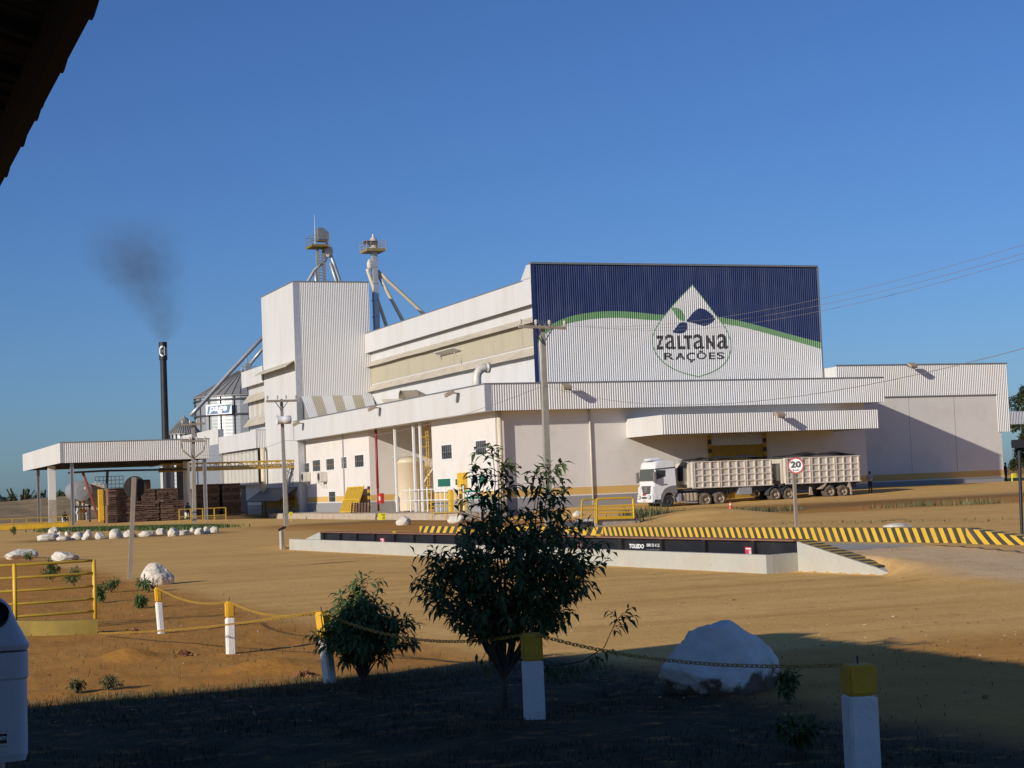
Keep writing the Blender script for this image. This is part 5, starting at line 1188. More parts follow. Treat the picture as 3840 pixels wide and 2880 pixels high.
# front walls and draped tarp
for tx, m_ in ((t1, 0), (t2, 1)):
    m = MB(); m.box(tx[0]-.18, tx[0]-.01, YTK+.25, YTK+WID-.1, tx[2]-.05, tx[3]-.05); m.box(tx[0]-.5, tx[0]-.01, YTK+.5, YTK+WID-.3, tx[2]+.2, tx[3]-.4); m.build('front_wall', MT['body'], tr, bevel=.03)
m = MB(); a = t1[0]
nx = 8
for i in range(nx+1):
    y = YTK+.3+1.0*i/nx; w = .06*math.sin(i*1.7)
    m.v += [(a-.2+w*.3, y, t1[3]+.12), (a-.6+w, y, t1[3]-.35), (a-.62+w, y, t1[2]+.55+.15*math.sin(i*2.1))]
for i in range(nx):
    for j in range(2): q = i*3+j; m.f.append((q, q+1, q+4, q+3)); m.m.append(0)
m.build('draped_tarp', MT['tarp'], tr, smooth=True)
# trailer underframe
m = MB()
for x0, x1 in ((TK(2620,1840).x, t1[1]+.9), (t2[0]-.4, t2[1])):
    for y in (.7, 1.7): m.box(x0, x1, YTK+y, YTK+y+.14, t2[2]-.55, t2[2]-.08)
    for i in range(9): x = lerp(x0+.2, x1-.2, i/8); m.box(x-.05, x+.05, YTK+.1, YTK+WID-.05, t2[2]-.22, t2[2]-.101)
m.build('underframe', MT['darksteel'], tr)
m = MB(); a = TK(2773,1822); b = TK(2824,1853); m.box(a.x, b.x, YTK+.1, YTK+.7, b.z, a.z); m.build('tool_box', MT['steel'], tr, bevel=.03)
m = MB(); p = TK(2847,1850); m.lathe([(.2,0),(.24,.1),(.24,.7),(.2,.8)], (p.x, YTK+.3, p.z), (0,1,0), 14); m.build('spare_cylinder', MT['rim'], tr)
for u0, v0, u1, v1 in ((2684,1834,2703,1832),):
    m = MB(); a = TK(u0, v0); b = TK(2780, 1868); m.box(a.x+.1, b.x, YTK+1.0, YTK+1.04, b.z, a.z-.1); m.build('yellow_panel', MT['yellow'], tr)
m = MB()
for k in range(3):
    a = TK(2722+k*14, 1838); b = TK(2735+k*10, 1862); m.tube([a+Vector((0,.7,0)), Vector(((a.x+b.x)/2, YTK+.68, b.z-.05)), b+Vector((.15,.7,.35))], .035, 5)
m.build('air_hoses', MT['tarp'], tr)
for u, v in ((2910,1855),(2960.4,1853)):
    c = TK(u, v); m = MB()
    q = [(c.x+.66*math.cos(R(a)), YTK-.0, c.z+.66*math.sin(R(a))) for a in range(0, 181, 15)]
    for a, b in zip(q, q[1:]): m.prism([a, b, (b[0]-(b[0]-c.x)*.06, b[1], b[2]-.03), (a[0]-(a[0]-c.x)*.06, a[1], a[2]-.03)], (0, .6, 0))
    m.build('mudguard', MT['darksteel'], tr)
a = TK(3093,1812); m = MB(); m.prism([TK(3098,1806), TK(3091,1818), TK(3076,1832), TK(3075,1834), TK(3084,1834), TK(3097,1820), TK(3101,1807)], (0, .6, 0)); m.build('mudguard', MT['rim'], tr)
m = MB(); a = TK(3186,1808); b = TK(3193,1852); m.prism([TK(3183,1807), TK(3190,1835), TK(3191,1854), TK(3196,1854), TK(3195,1832), TK(3187,1807)], (0, .6, 0)); m.build('mudflap', MT['rim'], tr)
m = MB(); a = TK(3040,1832); b = TK(3046,1857); m.prism([TK(3038,1826), TK(3037,1856), TK(3050,1856), TK(3043,1826)], (0, .15, 0)); m.build('support_leg', MT['rim'], tr)

# ================================================================== PEOPLE (far, small)
def person(label, b, face, pose, shirt, trousers):
    """b: ground point; face: heading angle the person looks along; one skinned body, clothing by material"""
    H_ = 1.7
    J = {'pel':(0,0,.95),'wst':(0,0,1.08),'chs':(.01,0,1.30),'nck':(.02,0,1.46),'hd':(.03,0,1.56),'top':(.03,0,1.68)}
    for s, k in ((1,'l'),(-1,'r')):
        J['sh'+k] = (0, .18*s, 1.40); J['hp'+k] = (0, .10*s, .90); J['kn'+k] = (.03, .11*s, .50); J['an'+k] = (0, .12*s, .09); J['to'+k] = (.16, .14*s, .04)
        J['el'+k] = (-.02, .24*s, 1.13); J['wr'+k] = (.06, .25*s, .90); J['hn'+k] = (.09, .25*s, .81)
    if pose == 'lean':
        J['ell'] = (.05, .27, 1.16); J['wrl'] = (.30, .22, 1.20); J['hnl'] = (.38, .2, 1.23); J['elr'] = (.04,-.27,1.16); J['wrr'] = (.28,-.10,1.14); J['hnr'] = (.36,-.06,1.15)
    if pose == 'sit':
        for s, k in ((1,'l'),(-1,'r')):
            J['kn'+k] = (.42, .14*s, .98); J['an'+k] = (.46, .13*s, .52); J['to'+k] = (.62, .14*s, .48); J['el'+k] = (.12, .26*s, 1.16); J['wr'+k] = (.34, .18*s, 1.06); J['hn'+k] = (.42, .14*s, 1.05)
    dz = -.43 if pose == 'sit' else 0
    names = list(J); V = [Vector(J[n])+Vector((0,0,dz)) for n in names]; idx = {n: i for i, n in enumerate(names)}
    E_ = [('pel','wst'),('wst','chs'),('chs','nck'),('nck','hd'),('hd','top')]
    for k in 'lr': E_ += [('chs','sh'+k),('sh'+k,'el'+k),('el'+k,'wr'+k),('wr'+k,'hn'+k),('pel','hp'+k),('hp'+k,'kn'+k),('kn'+k,'an'+k),('an'+k,'to'+k)]
    rad = {'pel':.15,'wst':.135,'chs':.155,'nck':.06,'hd':.095,'top':.075}
    for k in 'lr': rad.update({'sh'+k:.075,'el'+k:.047,'wr'+k:.033,'hn'+k:.035,'hp'+k:.095,'kn'+k:.06,'an'+k:.045,'to'+k:.04})
    me = bpy.data.meshes.new('body_cage'); me.from_pydata(V, [(idx[a], idx[b_]) for a, b_ in E_], []); me.update()
    ob = bpy.data.objects.new('body_cage', me); col.objects.link(ob)
    sk = ob.modifiers.new('skin', 'SKIN'); 
    for i, n in enumerate(names):
        sv = me.skin_vertices[0].data[i]; sv.radius = (rad[n], rad[n]*(1.25 if n in ('pel','wst','chs') else 1)); sv.use_root = (n == 'pel')
    su = ob.modifiers.new('sub', 'SUBSURF'); su.levels = 2; su.render_levels = 2
    bm_ = bpy.data.meshes.new_from_object(ob.evaluated_get(bpy.context.evaluated_depsgraph_get())); bpy.data.objects.remove(ob)
    bm_.materials.clear()
    for q in (MT['skin'], shirt, trousers, MT['clothdark']): bm_.materials.append(q)
    zb = dz
    for p in bm_.polygons:
        c = p.center; z = c.z-zb; arm = abs(c.y) > .215 and z > .75
        if z > 1.47: mi = 0
        elif arm: mi = 1 if z > 1.12 else 0
        elif pose == 'sit': mi = 1 if (z > 1.0 and c.x < .22) else (2 if z > .62 else 3)
        else: mi = 1 if z > .96 else (2 if z > .12 else 3)
        if pose == 'lean' and c.x > .2 and z > .9: mi = 0
        p.material_index = mi; p.use_smooth = True
    o = bpy.data.objects.new('person', bm_); col.objects.link(o); o.location = b; o.rotation_euler = (0, 0, face)
    tag(o, label, 'person')
    m = MB(); m.lathe([(.0,-.02),(.085,-.02),(.10,.05),(.085,.11),(.04,.145),(.0,.15)], (.015, 0, 1.60+dz), n=12); h = m.build('hair', MT['hair'], None, smooth=True); h.parent = o
    m = MB(); m.lathe([(.012,0),(.02,.015),(.006,.045)], (.125, 0, 1.585+dz), (.3,0,1), 6); h = m.build('nose', MT['skin'], None, smooth=True); h.parent = o
    return o
p = PY(3265, 1845, 116.5); g = gz(p.x, 116.5); person('person in pale shirt and dark trousers standing behind the rear of the truck', (p.x, 116.5, g), R(200), 'lean', MT['clothwhite'], MT['clothdark'])
p = PY(3770, 1812, 133); person('person in dark clothes standing at the right end of the long wing wall', (p.x+.1, 133, ZT*0+gz(p.x, 133)), R(-60), 'stand', MT['clothdark'], MT['clothdark'])
p = PY(243, 1965, 174); person('person in dark shirt sitting on a white chair under the shed', (p.x, 174, gz(p.x, 174)+.02), R(-70), 'sit', MT['clothdark'], MT['clothdark'])
p2_ = p
p = PY(706, 1960, 178.5); person('person in blue shirt beside the thick white column', (p.x, 178.5, gz(p.x, 178.5)), R(-80), 'lean', MT['clothblue'], MT['clothdark'])
chs = thing('plastic_chair', 'white plastic chair under the person in the shed', 'chair', (p2_.x, 174, gz(p2_.x, 174)))
cx_, cy_, cz_ = p2_.x, 174.0, gz(p2_.x, 174)
m = MB(); m.box(cx_-.24, cx_+.24, cy_-.24, cy_+.22, cz_+.38, cz_+.42); m.build('seat', MT['signwhite'], chs, bevel=.01)
m = MB(); m.box(cx_-.24, cx_+.24, cy_+.22, cy_+.26, cz_+.43, cz_+.85); m.build('backrest', MT['signwhite'], chs, bevel=.01)
for sx_ in (-.21, .21):
    for sy_ in (-.2, .2): m = MB(); m.box(cx_+sx_-.025, cx_+sx_+.025, cy_+sy_-.025, cy_+sy_+.025, cz_, cz_+.38); m.build('leg', MT['signwhite'], chs)

# ================================================================== WEIGHBRIDGE
AX = Vector((-.0732, .9973, 0)); NX = Vector((.9973, .0732, 0))        # along (away), across (right)
W0 = Vector((17.40, 28.94, 0))                                         # near end of the black beam, side facing the camera
def WB(a, c, z): p = W0+AX*a+NX*c; return Vector((p.x, p.y, z))
def wbox(mb, a0, a1, c0, c1, z0, z1, m=0):
    P = [WB(a0,c0,z0),WB(a0,c1,z0),WB(a1,c1,z0),WB(a1,c0,z0),WB(a0,c0,z1),WB(a0,c1,z1),WB(a1,c1,z1),WB(a1,c0,z1)]
    mb.add(P, [(0,3,2,1),(4,5,6,7),(0,1,5,4),(1,2,6,5),(2,3,7,6),(3,0,4,7)], m)
LB = 27.25
wb = thing('weighbridge', 'long black weighbridge with striped kerbs set in low white walls', 'weighbridge', W0)
m = MB(); wbox(m, 0, LB, 0, .12, .05, .58); beam = m.build('side_beam', MT['blacksteel'], wb)
def atbeam(u, v):                       # pixel on the beam face -> (along, height)
    d = ray(u, v); k = (W0-CAM).dot(NX)/d.dot(NX); p = CAM+d*k; return (p-W0).dot(AX), p.z
STIFF = (1219,1280,1343,1410,1484,1557,1632,1712,1800,1895,1990,2090,2193,2337,2488,2650,2833)
m = MB(); wbox(m, 0, LB, -.09, .30, .581, .61); m.build('top_flange', MT['rust'], beam)
for us in STIFF:
    m = MB(); a = atbeam(us, 2010)[0]; wbox(m, a-.05, a+.05, -.085, -.001, .05, .578); m.build('web_stiffener', MT['blacksteel'], beam)
m = MB(); wbox(m, 0, LB, .31, 3.1, .30, .36); m.build('deck', MT['concrete'], wb)
# lettering panel
def beam_text(s, a0, a1, z0, z1, bold=.03, shear=0.0, mat='signwhite'):
    m = MB(); put_text(m, s, WB(a0, -.012, z0), WB(a1, -.012, z0)-WB(a0, -.012, z0), Vector((0,0,z1-z0)), bold, shear); m.build('lettering', MT[mat], beam)
def atbeam(u, v):                       # pixel on the beam face -> (along, height)
    d = ray(u, v); k = (W0-CAM).dot(NX)/d.dot(NX); p = CAM+d*k; return (p-W0).dot(AX), p.z
a0, z1 = atbeam(2361, 2039); a1, z0 = atbeam(2417, 2057); beam_text('TOLEDO', a0, a1, z0, z1, .05, .12)
a0, z1 = atbeam(2426, 2038); a1, z0 = atbeam(2476, 2051); beam_text('0800 55 41 22', a0, a1, z0, z1, .02)
a0, z1 = atbeam(2427, 2057); a1, z0 = atbeam(2476, 2064); beam_text('www.toledobrasil.com.br', a0, a1, z0, z1, .0, 0, 'steel')
for u0, v0, u1, v1 in ((1211,2012,1219,2026),(1428,2018,1443,2034),(2164,2037,2188,2059),(2797,2051,2831,2078)):
    a0, z1 = atbeam(u0, v0); a1, z0 = atbeam(u1, v1); z0 = min(z0, z1-.17)
    m = MB(); wbox(m, min(a0,a1), max(a0,a1), -.022, -.004, z0, z1); sp_ = m.build('warning_plate', MT['pink'], beam)
    m = MB(); am, aM = min(a0,a1), max(a0,a1)
    for k in range(3): zz_ = lerp(z1, z0, .45+.15*k); wbox(m, am+.1*(aM-am), am+.55*(aM-am), -.026, -.023, zz_-.008, zz_+.008)
    wbox(m, am+.1*(aM-am), am+.9*(aM-am), -.026, -.023, lerp(z1,z0,.2)-.012, lerp(z1,z0,.2)+.012); m.build('text_lines', MT['signwhite'], sp_)
# far striped beam: inner face stripes leaning two ways
def striped(name, a0, a1, c, z00, z10, z01, z11, lean, n, par, th=.28, cap=True):
    """striped strip from a0 to a1 at offset c; z00/z10 bottom/top at a0, z01/z11 at a1"""
    m = MB(); Lh = a1-a0
    def pt(a, t): s = (a-a0)/Lh; s = max(0, min(1, s)); zb = lerp(z00, z01, s); zt = lerp(z10, z11, s); return WB(a0+s*Lh, c, lerp(zb, zt, t))
    k = abs(lean); step = Lh/n; i = -3
    edges = []
    while i < n+3:
        b0 = a0+i*step; edges.append(b0); i += .5
    nv = 4
    for j, (e0, e1) in enumerate(zip(edges, edges[1:])):
        for q in range(nv):
            t0, t1 = q/nv, (q+1)/nv
            m.add([pt(e0+lean*t0, t0), pt(e1+lean*t0, t0), pt(e1+lean*t1, t1), pt(e0+lean*t1, t1)], [(0,1,2,3)], j % 2)
    if cap:
        for j, (e0, e1) in enumerate(zip(edges, edges[1:])):
            A_, B_ = pt(e0+lean, 1), pt(e1+lean, 1); m.add([A_, B_, B_+NX*th, A_+NX*th], [(0,1,2,3)], j % 2)
        A_, B_, C_, D_ = pt(a0, 0)+NX*th, pt(a1, 0)+NX*th, pt(a1, 1)+NX*th, pt(a0, 1)+NX*th; m.add([A_, B_, C_, D_], [(0,1,2,3)], 1)
        for s in (a0, a1): A_, B_ = pt(s, 0), pt(s, 1); m.add([A_, B_, B_+NX*th, A_+NX*th], [(0,1,2,3)], 0)
    return m.build(name, [MT['yellow'], MT['stripeblack']], par, recalc=False)
def onrow(u, v, c):
    d = ray(u, v); k = (WB(0,c,0)-CAM).dot(NX)/d.dot(NX); p = CAM+d*k; return (p-W0).dot(AX), p.z
CF = 3.1
aR, zR = onrow(3622, 1980, CF); aM_, zM = onrow(2262, 1977, CF); aL, zL = onrow(1573, 1973, CF); _, zRb = onrow(3600, 2033, CF)
striped('striped_kerb', aR, aM_, CF, zRb-.02, zR, .36, zM, .15, 54, wb)
striped('striped_kerb', aM_+.02, aL, CF, .36, zM-.003, .40, zL, -.28, 24, wb)
aE, zEt = onrow(3900, 2024, CF-.02); _, zEb = onrow(3900, 2042, CF-.02)
striped('striped_kerb', aE, aR-.02, CF-.02, zEb-.02, zEt, zRb-.03, zR-.003, .30, 6, wb)
# near white containment wall
m = MB(); a_l = (Vector((14.72,57.72,0))-W0).dot(AX); 
nA, nB = Vector((16.63,28.81,0)), Vector((14.72,57.72,0)); dn = (nB-nA).normalized(); cn = Vector((dn.y,-dn.x,0))
m.add([nA-Vector((0,0,.3)), nB-Vector((0,0,.3)), nB+cn*.15-Vector((0,0,.3)), nA+cn*.15-Vector((0,0,.3)), nA+Vector((0,0,.355)), nB+Vector((0,0,.37)), nB+cn*.15+Vector((0,0,.37)), nA+cn*.15+Vector((0,0,.355))], [(0,3,2,1),(4,5,6,7),(0,1,5,4),(1,2,6,5),(2,3,7,6),(3,0,4,7)])
m.build('containment_wall', MT['whitewash'], wb)
m = MB(); e1 = WB(-.02, .05, 0); q = nA+cn*.152; dd_ = (e1-q); m.add([q-Vector((0,0,.3)), e1-Vector((0,0,.3)), e1+dn*.14-Vector((0,0,.3)), q+dn*.14-Vector((0,0,.3)), q+Vector((0,0,.352)), e1+Vector((0,0,.36)), e1+dn*.14+Vector((0,0,.36)), q+dn*.14+Vector((0,0,.352))], [(0,3,2,1),(4,5,6,7),(0,1,5,4),(1,2,6,5),(2,3,7,6),(3,0,4,7)])
m.build('containment_wall', MT['whitewash'], wb)
# ramps: near ramp with wedge walls
m = MB(); m.add([WB(-.03,-.02,-.3), WB(-3.3,-.02,-.3), WB(-2.9,-.02,.02), WB(-2.45,-.02,.13), WB(-.03,-.02,.575), WB(-.03,.33,-.3), WB(-3.3,.33,-.3), WB(-2.9,.33,.02), WB(-2.45,.33,.13), WB(-.03,.33,.575)], [(0,1,2,3,4),(5,9,8,7,6),(0,5,6,1),(1,6,7,2),(2,7,8,3),(3,8,9,4),(4,9,5,0)])
m.build('ramp_wall', MT['whitewash'], wb)
m = MB(); n = 22
for i in range(n):
    t0, t1 = i/n, (i+1)/n; P = lambda t, c, o=.012: WB(lerp(.0,-2.46,t), c, lerp(.585,.142,t)+o)
    m.add([P(t0,-.005), P(t1,-.005), P(t1,.36), P(t0,.36)], [(0,1,2,3)], i % 2)
P = lambda t, c: WB(lerp(.0,-2.46,t), c, lerp(.585,.142,t)+.012); m.add([P(1,-.005), P(1,.36), WB(-2.47,.36,.02), WB(-2.47,-.005,.1)], [(0,1,2,3)], 1)
m.build('striped_cap', [MT['oldyellow'], MT['stripeblack']], wb, recalc=False)
m = MB(); m.add([WB(LB+.02,-.02,-.3), WB(LB+3.4,-.02,-.3), WB(LB+3.4,-.02,.03), WB(LB+.02,-.02,.6), WB(LB+.02,.3,-.3), WB(LB+3.4,.3,-.3), WB(LB+3.4,.3,.03), WB(LB+.02,.3,.6)], [(0,3,2,1),(4,5,6,7),(0,1,5,4),(1,2,6,5),(2,3,7,6),(3,0,4,7)])
m.build('ramp_wall', MT['whitewash'], wb)
for u, v in ((1475, 1995), (2240, 2012)):
    a, z = atbeam(u, v); m = MB(); wbox(m, a-.12, a+.12, .02, .1, .611, .66); m.build('lifting_lug', MT['oldyellow'], wb)
# white bollard with conduit left of it
b = G(1055, 2060); bl = thing('white_bollard', 'white concrete bollard with a black cap and conduit left of the weighbridge', 'bollard', b)
z1 = ZAT(1050, 1988, b); m = MB(); m.tube([b-Vector((0,0,.2)), (b.x, b.y, z1)], .055, 12); m.build('post', MT['whitewash'], bl)
m = MB(); m.obox((b.x+.05, b.y, z1+.05), (.12,0,.05), (0,.05,0), (-.015,0,.04)); m.build('cap', MT['tarp'], bl)
m = MB(); m.tube([(b.x+.06, b.y-.05, z1-.05), (b.x+.08, b.y-.06, .12), (b.x+.16, b.y-.05, .05), (b.x+.5, b.y-.1, .08)], .016, 6); m.build('conduit', MT['darksteel'], bl)

# ================================================================== SIGNS, RAILINGS, CONE
def roundsign(lab, ub, vb, uc, vc, rpx, front_, back_dir):
    b = G(ub, vb); d = ray(uc, vc); k = math.hypot(b.x, b.y)/math.hypot(d.x, d.y); c = CAM+d*k; r = rpx*c.length/FPX
    t = thing('road_sign', lab, 'road sign', b); return b, c, r, t
b, c, r, t = roundsign('round white 20 km/h speed sign with red rim in front of the truck', 2987, 1978, 2986, 1746, 31, True, None)
m = MB(); m.box(b.x-.055, b.x+.055, b.y-.04, b.y+.04, b.z-.3, c.z+.2); m.build('post', MT['postwood'], t)
dv = Vector((CAM.x-c.x, CAM.y-c.y, 0)).normalized(); dv = (dv+Vector((-.25,0,0))).normalized(); sd_ = Vector((-dv.y, dv.x, 0)); fc = c+dv*.07
m = MB(); m.lathe([(.0,-.02),(r,-.02),(r,.0),(r*.99,.008)], fc, dv, 36); m.lathe([(r*.99,.008),(r*.80,.008)], fc, dv, 36); disc = m.build('rim', MT['signred'], t)
m = MB(); m.lathe([(r*.80,.006),(.0,.006)], fc, dv, 36); m.build('face', MT['signwhite'], disc)
o_ = fc+dv*.012
m = MB(); put_text(m, '20', o_-sd_*r*.64+Vector((0,0,-r*.26)), sd_*r*1.28, Vector((0,0,r*.80)), .05); m.build('numerals', MT['ink'], disc)
m = MB(); put_text(m, 'Km/h', o_-sd_*r*.36+Vector((0,0,-r*.66)), sd_*r*.72, Vector((0,0,r*.24)), .03); m.build('lettering', MT['ink'], disc)
b = G(485, 2170); k = Vector((b.x, b.y, 0)); d = ray(506, 1826); kk = math.hypot(b.x, b.y+.12)/math.hypot(d.x, d.y); c = CAM+d*kk; r = 40*c.length/FPX
t = thing('road_sign', 'dark back of a round road sign on a leaning post at the left', 'road sign', b)
d2 = ray(503, 1790); tp = CAM+d2*(math.hypot(b.x, b.y)/math.hypot(d2.x, d2.y))
m = MB(); m.bar(b-Vector((0,0,.2)), tp, .10, .06); m.build('post', MT['postwood'], t)
m = MB(); dv = Vector((CAM.x-c.x, CAM.y-c.y, 0)).normalized(); m.lathe([(.0,-.01),(r,-.01),(r,.01),(.0,.01)], c, dv, 36); m.build('disc', MT['signback'], t)
# dark post with plate at the right edge
b = G(3832, 2010); d = ray(3822, 1690); T_ = CAM+d*(math.hypot(b.x,b.y)/math.hypot(d.x,d.y)); t = thing('dark_post', 'dark steel post with a dark plate at the right edge', 'post', b)
m = MB(); m.tube([b-Vector((0,0,.2)), T_], .045, 10); m.build('shaft', MT['chimney'], t)
p0 = ray(3793, 1650); p1 = ray(3900, 1676); s_ = math.hypot(b.x,b.y)/math.hypot(ray(3822,1660).x, ray(3822,1660).y); A_ = CAM+p0*s_; B_ = CAM+p1*s_
m = MB(); m.add([A_, (B_.x, B_.y, A_.z), B_, (A_.x, A_.y, B_.z)], [(0,1,2,3)]); dn2 = Vector((B_.x-A_.x, B_.y-A_.y, 0)).normalized(); nn = Vector((-dn2.y, dn2.x, 0))*.04
m = MB(); m.prism([A_, (B_.x, B_.y, A_.z), B_, (A_.x, A_.y, B_.z)], nn); m.build('plate', MT['chimney'], t)
# traffic cone
b = G(2741, 1933); z1 = ZAT(2739, 1881, b)-b.z; t = thing('traffic_cone', 'orange and white traffic cone on the weedy strip in front of the truck', 'cone', b)
m = MB(); m.box(b.x-.2, b.x+.2, b.y-.2, b.y+.2, b.z-.02, b.z+.04); m.build('base', MT['orange'], t, bevel=.01)
def cr(h): return lerp(.16, .025, h/z1)
for h0, h1, mt in ((.04,.36*z1,'orange'),(.36*z1,.46*z1,'signwhite'),(.46*z1,.76*z1,'orange'),(.76*z1,.86*z1,'signwhite'),(.86*z1,z1,'orange')):
    m = MB(); m.lathe([(cr(h0),h0),(cr(h1),h1-.001),(0.0,h1-.001)] if h1 >= z1 else [(cr(h0),h0),(cr(h1),h1-.001)], b, n=16); m.build('band', MT[mt], t, smooth=True)
# yellow gate with concrete block behind the weighbridge
b = G(2300, 1985); YGt = b.y+4
t = thing('yellow_gate', 'yellow tube railing gate on a concrete block behind the weighbridge', 'gate', (PY(2280,1960,YGt).x, YGt, gz(PY(2280,1960,YGt).x, YGt)))
PG = lambda u, v: PY(u, v, YGt)
m = MB(); m.tube([PG(2237,1962), PG(2237,1874), PG(2240,1871), PG(2368,1866), PG(2374,1872), PG(2377,1944)], .045, 8); m.build('frame', MT['yellow'], t)
for v0, v1 in ((1899,1894),(1912,1907),(1924,1920)): m = MB(); m.tube([PG(2237,v0), PG(2376,v1)], .035, 6); m.build('rail', MT['yellow'], t)
m = MB(); m.bar(PG(2240,1943), PG(2377,1939), .05, .12); m.build('bottom_plate', MT['yellow'], t)
m = MB(); m.tube([PG(2180,1962), PG(2182,1878), PG(2187,1874), PG(2232,1873), PG(2233,1962)], .04, 8); m.build('side_frame', MT['oldyellow'], t)
for v in (1897, 1912): m = MB(); m.tube([PG(2181,v), PG(2233,v-1)], .03, 6); m.build('rail', MT['oldyellow'], t)
m = MB(); a = PG(2236,1947); bb = PG(2404,1944); m.box(a.x, bb.x, YGt+.1, YGt+2.2, -.2, a.z); 
tag(m.build('concrete_block', MT['concrete'], None, bevel=.03), 'stained concrete block under the yellow tube gate', 'block')
m = MB(); a = PG(2176,1958); bb = PG(2234,1953); m.box(a.x, bb.x, YGt+.2, YGt+2, -.2, a.z); tag(m.build('dark_block', MT['darksteel'], None, bevel=.03), 'dark low block left of the stained concrete block', 'block')
# yellow notice on the strip
b = G(1433, 1950); t = thing('notice_sign', 'small yellow notice sign on a short stake in the weeds', 'sign', b)
D_ = math.hypot(b.x, b.y); pr = lambda u, v: CAM+ray(u, v)*(D_/math.hypot(ray(u,v).x, ray(u,v).y))
A_, B_, C_, E_2 = pr(1417,1925), pr(1447,1924), pr(1447,1949), pr(1417,1950)
m = MB(); m.prism([A_, B_, C_, E_2], Vector((.02,.05,0))); m.build('board', MT['signyellow'], t)
m = MB(); m.bar(b-Vector((0,0,.3)), (b.x+.03, b.y+.06, (A_.z+C_.z)/2), .09, .05); m.build('stake', MT['signwhite'], t)
m = MB(); tow = Vector((-.02,-.05,0))*.3
for k, (x0, x1) in enumerate(((.40,.92),(.56,.86),(.56,.86),(.5,.86))):
    f = .14+.22*k; q0 = A_.lerp(B_, x0); q1 = A_.lerp(B_, x1); dz_ = (C_.z-B_.z); m.add([q0+Vector((0,0,dz_*f))+tow, q1+Vector((0,0,dz_*f))+tow, q1+Vector((0,0,dz_*(f+.09)))+tow, q0+Vector((0,0,dz_*(f+.09)))+tow], [(0,1,2,3)])
m.build('text_lines', MT['ink'], t)
b = G(992, 1955)
b = G(991, 1948); m = MB(); m.bar(b-Vector((0,0,.1)), b+Vector((0,0,.35)), .07, .05); m.bar(b+Vector((0,0,.35)), b+Vector((.1,0,.75)), .22, .04)
b = G(1092, 1955); m = MB(); m.bar(b-Vector((0,0,.1)), b+Vector((0,0,.45)), .04, .04); m.obox(b+Vector((0,0,.55)), (.12,0,0), (0,.02,0), (0,0,.13)); tag(m.build('yellow_stake', MT['signyellow']), 'tiny yellow stake beside the thin utility pole', 'stake')
b = PY(3797, 1822, 128); t = thing('yellow_marker', 'thin yellow marker post near the right end of the wing', 'post', (b.x, 128, gz(b.x,128)))
m = MB(); m.tube([(b.x, 128, gz(b.x,128)), (b.x, 128, PY(3797,1776,128).z)], .06, 8); m.build('stake', MT['signyellow'], t); m = MB(); q = PY(3800,1783,128); m.box(q.x-.12, q.x+.25, 127.9, 127.95, q.z-.2, q.z+.2); m.build('plate', MT['signyellow'], t)
# yellow railings by the shed
def railing(lab, u0, v0, u1, v1, n, h, Yc_=None, midrails=1, mat='oldyellow'):
    a = G(u0, v0) if Yc_ is None else PY(u0, v0, Yc_); b = G(u1, v1) if Yc_ is None else PY(u1, v1, Yc_)
    if Yc_ is not None: a.z = gz(a.x, a.y); b.z = gz(b.x, b.y)
    t = thing('railing', lab, 'railing', a)
    for i in range(n): p = a.lerp(b, i/(n-1)); m = MB(); m.box(p.x-.04, p.x+.04, p.y-.04, p.y+.04, p.z-.2, p.z+h); m.build('post', MT[mat], t)
    for k in range(midrails+1): f = h*(k+1)/(midrails+1); m = MB(); m.bar(a+Vector((0,0,f-.03)), b+Vector((0,0,f-.03)), .07, .06); m.build('rail', MT[mat], t)
    return t
railing('yellow railing right of the log pile by the shed pole', 673, 1967, 848, 1966, 5, 1.15, 134)
railing('long yellow railing at the far left edge of the yard', -120, 1998, 262, 1968, 8, .95, 140)
m = MB(); a = PY(-60, 1995, 138); b = PY(258, 1976, 138); m.bar((a.x,138,.25), (b.x,138,.25), .3, .38); tag(m.build('yellow_barrier', MT['yellow'], None, bevel=.03), 'low yellow barrier beam at the far left edge of the yard', 'barrier')

# near left curved yellow rail with base curb
t = thing('curved_railing', 'curved yellow tube railing with a solid yellow base at the left', 'railing', (3.6, 25.5, 0))
b1 = G0(358, 2352); b2 = G0(45, 2372); h1 = ZAT(353, 2098, b1); cpts = []
for i in range(15):
    s = i/14; p = b1.lerp(b2, s*1.7); off = -.10*math.sin(math.pi*min(1, s))
    cpts.append(Vector((p.x, p.y+off*2.0, 0)))
for f in (.24, .42, .61, .80, .985):
    m = MB(); m.tube([(p.x, p.y, h1*f) for p in cpts], .020, 8); m.build('rail', MT['oldyellow'], t, smooth=True)
for p in (cpts[0], cpts[8], cpts[14]):
    m = MB(); m.tube([(p.x, p.y, 0), (p.x, p.y, h1)], .03, 8); m.build('post', MT['yellow'], t, smooth=True)
m = MB(); base = [p-Vector((0,.35*(1-abs(i/14-.5)),0)) for i, p in enumerate(cpts)]
base = []
for i in range(15): s = i/14; q = G0(lerp(368, 40, s*1.25), 2378+6*math.sin(math.pi*s)); base.append(q)
for a, b in zip(base, base[1:]): m.add([a-Vector((0,0,.1)), b-Vector((0,0,.1)), b+Vector((0,0,.21)), a+Vector((0,0,.21)), a+Vector((0,.12,.21)), b+Vector((0,.12,.21)), a+Vector((0,.12,-.1)), b+Vector((0,.12,-.1))], [(0,1,2,3),(3,2,5,4),(4,5,7,6)])
a = base[0]; m.add([a-Vector((0,0,.1)), a+Vector((0,0,.21)), a+Vector((0,.12,.21)), a+Vector((0,.12,-.1))], [(0,1,2,3)])
m.build('base_curb', MT['curbyellow'], t)

